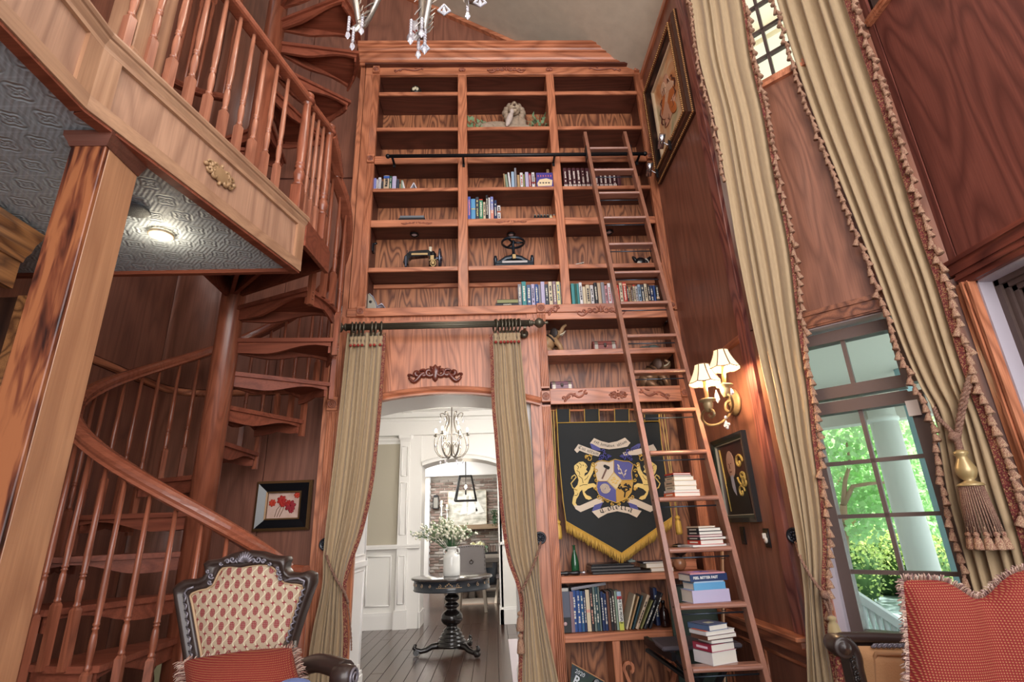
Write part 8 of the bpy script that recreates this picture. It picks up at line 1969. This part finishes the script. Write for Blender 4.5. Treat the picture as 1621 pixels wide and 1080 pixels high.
def resamp(P, n):
    L = [0]
    for a,b in zip(P,P[1:]): L.append(L[-1]+math.dist(a,b))
    out = []
    for i in range(n):
        s = L[-1]*i/(n-1); k = max(j for j in range(len(L)-1) if L[j] <= s+1e-9); f = (s-L[k])/max(L[k+1]-L[k],1e-9); out.append((P[k][0]+(P[k+1][0]-P[k][0])*f,P[k][1]+(P[k+1][1]-P[k][1])*f))
    return out
NO = 110; Oo = resamp(outer,NO)
# match the inner outline by walking both lists key by key
def keyed(P, Q, n):
    """resample P and Q with the same key spacing (same number of keys)"""
    m_ = min(len(P),len(Q)); a,b = [],[]
    for i in range(n):
        t_ = i/(n-1)*(m_-1); k = min(int(t_),m_-2); f = t_-k
        a.append((P[k][0]+(P[k+1][0]-P[k][0])*f,P[k][1]+(P[k+1][1]-P[k][1])*f)); b.append((Q[k][0]+(Q[k+1][0]-Q[k][0])*f,Q[k][1]+(Q[k+1][1]-Q[k][1])*f))
    return a,b
inner = inner+[(928,1121)]*(len(outer)-len(inner)) if len(inner) < len(outer) else inner[:len(outer)]
oo,ii = keyed(outer,inner,NO)
rings_ = [(0,-.05),(0,.0),(.12,.022),(.3,.035),(.5,.03),(.62,.018),(.78,.026),(.92,.02),(1,.004),(1,-.02)]
vs = []; 
for w_,dz in rings_:
    for a,b in zip(oo,ii): vs.append(CA(a[0]+(b[0]-a[0])*w_, a[1]+(b[1]-a[1])*w_, dz))
fs_ = [(r*NO+i,r*NO+i+1,(r+1)*NO+i+1,(r+1)*NO+i) for r in range(len(rings_)-1) for i in range(NO-1)]
mb = MB(); mb.add(vs,fs_,True); mk('back_frame', mb, DKW, ch)
# carving on the frame
mb = MB()
for k in range(9):
    a = (k-4)*.30; c = (658,150); tip_ = (c[0]+70*sin(a), c[1]-88*cos(a)*.95); mb.tube([CA(c[0]+12*sin(a),c[1]-5,.03),CA((c[0]+tip_[0])/2+6*sin(a),(c[1]+tip_[1])/2,.046),CA(*tip_,.034)],[.004,.007,.004],6)
for f in (1,-1):
    for (cx,cy,r,tr_,s) in ((560,125,26,1.2,0),(520,140,20,1.2,pi),(470,158,14,1.1,0),(600,130,18,1.1,pi/2)):
        X = cx if f == 1 else 1316-cx; mb.tube([CA(X+p[0],cy-(30 if f==-1 and cx<540 else 0)*0+p[1],.036) for p in scroll2d((0,0),r,tr_,s,f,14)],.0045,5)
for (cx,cy,r) in ((395,250,24),(385,300,18),(370,215,14),(915,225,22),(925,265,18),(905,190,14)): mb.tube([CA(cx+p[0],cy+p[1],.036) for p in scroll2d((0,0),r,1.3,.5,1,14)],.0045,5)
for k in range(8):
    f = k/7; x0,y0 = 185+50*f,400+440*f; mb.tube([CA(x0-8,y0,.03),CA(x0+18,y0+12,.036),CA(x0+10,y0+42,.036),CA(x0-4,y0+52,.03)],.004,5)
    x0,y0 = 1105-115*f,350+360*f; mb.tube([CA(x0+8,y0,.03),CA(x0-16,y0+14,.036),CA(x0-12,y0+40,.036),CA(x0+2,y0+50,.03)],.004,5)
for pts_ in ([(955,290),(1000,275),(1060,268),(1110,290),(1100,330)],[(205,410),(190,380),(215,350),(260,335)]): mb.tube([CA(x,y,.034) for x,y in pts_],.005,5)
mk('silvered_carving', mb, LTW, ch, kind='stuff')
pad = MB(); n = NO
cen = [((a[0]+b[0])/2,(a[1]+b[1])/2) for a,b in zip(ii,ii[::-1])]
hv = NO//2; rows_ = []
L_, R_ = ii[:hv], ii[::-1][:hv]
vs = []
for (a,b) in zip(L_,R_):
    for k in range(13):
        u = k/12; vs.append(CA(a[0]+(b[0]-a[0])*u,a[1]+(b[1]-a[1])*u,.006+.03*math.sqrt(max(0,sin(pi*u)))*min(1,1)))
fs_ = [(r*13+k,r*13+k+1,(r+1)*13+k+1,(r+1)*13+k) for r in range(hv-1) for k in range(12)]
pad.add(vs,fs_,True); mk('back_upholstery', pad, DAM, ch)
mk('welt', MB().tube([CA(x,y,.012) for x,y in ii[4:-4]],.0055,6), plain('welt_tan','#B39474',.7), ch)
# seat, arms and legs
zs = .47; x0,x1 = CA(190,1080).x, CA(985,1080).x
mk('seat', MB().bbox(x0-.03,x1+.03,1.98,2.6,zs-.10,zs,.03), DAM, ch); mk('seat_rail', MB().bbox(x0-.04,x1+.04,1.97,2.62,zs-.18,zs-.10,.01), DKW, ch)
aR = PY(548,1062,2.16); aB = CA(1050,900)
for s_,bx in ((1,x1),(-1,x0)):
    ex = aR.x if s_ == 1 else 2*cA.x-aR.x+.02
    P = [Vector((bx+.03,2.60,.74)),Vector((bx+.01,2.4,.71)),Vector((bx,2.15,.69)),Vector((bx-.01,1.95,.68))] if s_ < 0 else [Vector((bx+s_*-.02,2.60,.86)),Vector((bx+s_*.05,2.45,.80)),Vector(((bx+ex)/2+s_*.03,2.3,aR.z-.0)),Vector((ex,2.16,aR.z))]
    am = mk('armrest', MB().tube([catm(P,i/16) for i in range(17)],[.028+.006*(i/16) for i in range(17)],12), DKW, ch)
    if s_ < 0: ex, aR = bx-.01, Vector((0,0,.68))
    ey = 2.13 if s_ > 0 else 1.93
    mk('scroll_end', MB().lathe([(.018,-.038),(.036,-.034),(.04,0),(.036,.034),(.022,.036),(.014,.042),(.002,.043)],(ex,ey,aR.z-.012),20,axis=(s_,-.25,0)), DKW, am); mk('scroll_ring', MB().torus((ex+s_*.038,ey-.01,aR.z-.012),.026,.005,(s_,-.25,0),18,6).torus((ex+s_*.041,ey-.01,aR.z-.012),.014,.004,(s_,-.25,0),14,6), LTW, am)
    mk('arm_post', MB().tube([(ex,ey+.02,aR.z-.03),(ex-s_*.01,ey-.05,.60),(ex-s_*.06,ey,zs-.1)],[.026,.02,.03],10), DKW, ch)
    for yy in (2.02,2.56): mk('leg', MB().tube([(bx+s_*.0,yy,zs-.14),(bx+s_*.03,yy+(-.03 if yy<2.3 else .03),.2),(bx+s_*.01,yy,.02),(bx+s_*.02,yy-.02,0)],[.036,.026,.018,.024],10), DKW, ch)
def pillow(name, label, P4, n, thick, mat, notch=0, fringe=.05, seed=1, cols=None, fpitch=.0022):
    """P4: corners bottom-left, bottom-right, top-right, top-left"""
    a,b,c,d = [Vector(p) for p in P4]; nrm = Vector(n).normalized(); t = thing(name,label,'pillow',tuple((a+b)/2))
    def side(u,v,s):
        p = a.lerp(b,u).lerp(d.lerp(c,u),v); cu = 1-(2*u-1)**2; cv = 1-(2*v-1)**2
        q = p + ((a+b+c+d)/4-p)*(.055*((cu if abs(2*v-1)>abs(2*u-1) else cv)))
        if notch: q -= (d-a).normalized()*(notch*math.exp(-((u-.5)/.16)**2)*max(0,v)**2.2)
        h = thick*(max(cu,0)*max(cv,0))**.42
        if notch: h *= 1-.45*math.exp(-((u-.5)/.10)**2)*v
        h += .006*sin(7*u+3*v*s)*cu*cv
        return q+nrm*(h*s)
    mb = MB().grid(lambda u,v: side(u,v,1),36,36); mb.grid(lambda u,v: side(1-u,v,-1),36,36)
    mk('cushion_cover', mb, mat, t)
    rnd = random.Random(seed); fr = [MB(),MB(),MB()]; per = []
    N_ = 60
    for (u0,v0,u1,v1) in ((0,0,1,0),(1,0,1,1),(1,1,0,1),(0,1,0,0)):
        for k in range(N_): f = k/N_; per.append((u0+(u1-u0)*f, v0+(v1-v0)*f))
    ctr = side(.5,.5,0)
    pts = [side(u,v,0) for u,v in per]
    for i,p in enumerate(pts):
        q_ = pts[(i+1)%len(pts)]; L_ = (q_-p).length; m_ = max(1,int(L_/fpitch))
        for j in range(m_):
            o = p.lerp(q_,j/m_); tan = (q_-p).normalized(); out = tan.cross(nrm); 
            if out.dot(o-ctr) < 0: out = -out
            dirn = (out+tan*rnd.uniform(-.35,.35)+nrm*rnd.uniform(-.5,.7)).normalized(); l = fringe*rnd.uniform(.6,1.1)
            fr[rnd.randrange(3)].tube([o-out*.004,o+dirn*l*.6,o+dirn*l+Vector((0,0,-.2*l))],[.0016,.0018,.0012],3)
    for k,cn in enumerate(cols or ('#B89A86','#8A5A50','#D8C4B0')): mk('fringe', fr[k], plain('fringe_'+cn[1:],cn,.8), t, kind='stuff')
    return t
Yp = 2.22
P4 = [PY(290,1180,2.0),PY(515,1190,2.0),PY(462,1026,2.30),PY(290,1048,2.30)]
nn_ = (P4[1]-P4[0]).cross(P4[3]-P4[0]).normalized(); nn_ = nn_ if nn_.y < 0 else -nn_
pillow('throw_pillow','red and gold woven pillow with mixed fringe on the carved armchair',P4,nn_,.075,REDW2,fringe=.034,seed=4,cols=('#A88474','#6E4A42','#C9B0A0'))
p = PY(462,1092,1.95); t = thing('blue_cushion','blue cloth edge at the bottom of the armchair, in front of the red pillow','cushion',tuple(p)); mk('cloth', MB().ball((p.x,1.93,p.z-.02),.075,16,8,ry=.12,rz=.05), plain('blue_cloth','#6C7EB4',.8), t)
# sofa at the lower right
YS = 1.86
def SA(x,y,o=0): p = PY(1280+x/5.667,900+y/5.667,YS); return Vector((p.x,YS-o,p.z))
so = thing('sofa','tan upholstered sofa with dark scrolled carved frame at the lower right','sofa',tuple(Vector((SA(600,1000).x,YS,0))))
mb = MB(); P = [SA(x,y) for x,y in ((225,640),(300,622),(400,620),(600,622),(850,632),(1300,640),(1900,640))]
mb.tube([catm(P,i/30) for i in range(31)],.016,12); mk('top_rail', mb, DKW, so)
mk('front_scroll', MB().lathe([(.015,-.05),(.028,-.045),(.031,-.02),(.031,.03),(.027,.040),(.021,.036),(.018,.042),(.010,.044),(.006,.048),(.001,.049)],SA(238,680,.02),28,axis=(-.15,-1,0)), DKW, so)
P = [SA(x,y,.02) for x,y in ((290,640),(350,700),(385,780),(400,880),(430,1000),(450,1100),(470,1300),(480,1700))]
mk('end_stile', MB().tube([catm(P,i/30) for i in range(31)],[.018]*31,12), DKW, so)
mb = MB()
for k in range(12):
    f = k/11; q = SA(300+70*f,760+290*f,.045); mb.ball(q,.009,8,6,ry=.005,rz=.006,M=RY(40*(-1)**k))
for k in range(7): P_ = scroll2d((0,0),22,1.1,k,1,12); mb.tube([SA(300+14*k+p_[0],760+48*k+p_[1],.05) for p_ in P_],.0035,5)
mk('carved_leaves', mb, plain('carving_black','#2A2423',.3,.2,coat=.4), so)
mb = MB()
for k in range(9): x_ = 500+45*k; P_ = [(x_,690),(x_+25,664),(x_+50,660),(x_+40,676),(x_+15,690)]; mb.tube([SA(a,b,.034) for a,b in P_],.004,5)
mk('rope_carving', mb, LTW, so)
P = [SA(250,780,.0),SA(275,900),SA(290,1000),SA(320,1100),SA(330,1300)]
mk('beaded_strip', MB().tube([catm(P,i/20) for i in range(21)],.010,8), BRAID, so)
TAN = plain('tan_upholstery','#C08E62',.8,var=.06,bscale=200,bump=.2)
def sfn(u,v): a_ = SA(415+60*v+0,690+900*v); b_ = SA(2100,700+900*v); p = a_.lerp(b_,u); p.y = YS-.01-.05*min(1,(u*14))**.5*min(1,v*12)**.5; return p
mk('back_upholstery', MB().grid(sfn,30,20), TAN, so); mk('welt', MB().tube([sfn(0,1-k/20)+Vector((.03,-.035,0)) for k in range(19)]+[sfn(k/20,.045)+Vector((.0,-.012,0)) for k in range(1,20)],.006,6), plain('tan_welt','#A87A54',.7), so)
xs0,xs1 = SA(300,1000).x,SA(300,1000).x+1.25
mk('back_panel', MB().box(xs0+.05,xs1,YS+.005,YS+.07,.3,SA(600,640).z), DKW, so); mk('seat', MB().bbox(xs0,xs1,YS-.62,YS,.30,.46,.03), TAN, so); mk('seat_rail', MB().bbox(xs0-.02,xs1,YS-.64,YS+.05,.22,.30,.01), DKW, so)
for lx_,ly in ((xs0+.03,YS-.6),(xs0+.03,YS),(xs1-.05,YS-.6),(xs1-.05,YS)): mk('leg', MB().tube([(lx_,ly,.24),(lx_+.02,ly,.12),(lx_,ly,0)],[.04,.028,.03],10), DKW, so)
P4 = [EYE+ray(1436,1190)*1.30, EYE+ray(1700,1180)*1.30, EYE+ray(1665,893)*1.42, EYE+ray(1428,918)*1.42]
nn_ = (P4[1]-P4[0]).cross(P4[3]-P4[0]).normalized(); nn_ = nn_ if nn_.y < 0 else -nn_
pillow('throw_pillow','large red woven pillow with chopped top and mauve fringe in front of the sofa',P4,nn_,.07,REDW,notch=.055,fringe=.020,seed=8,cols=('#B09080','#8C6A66','#C4A898'),fpitch=.0014)
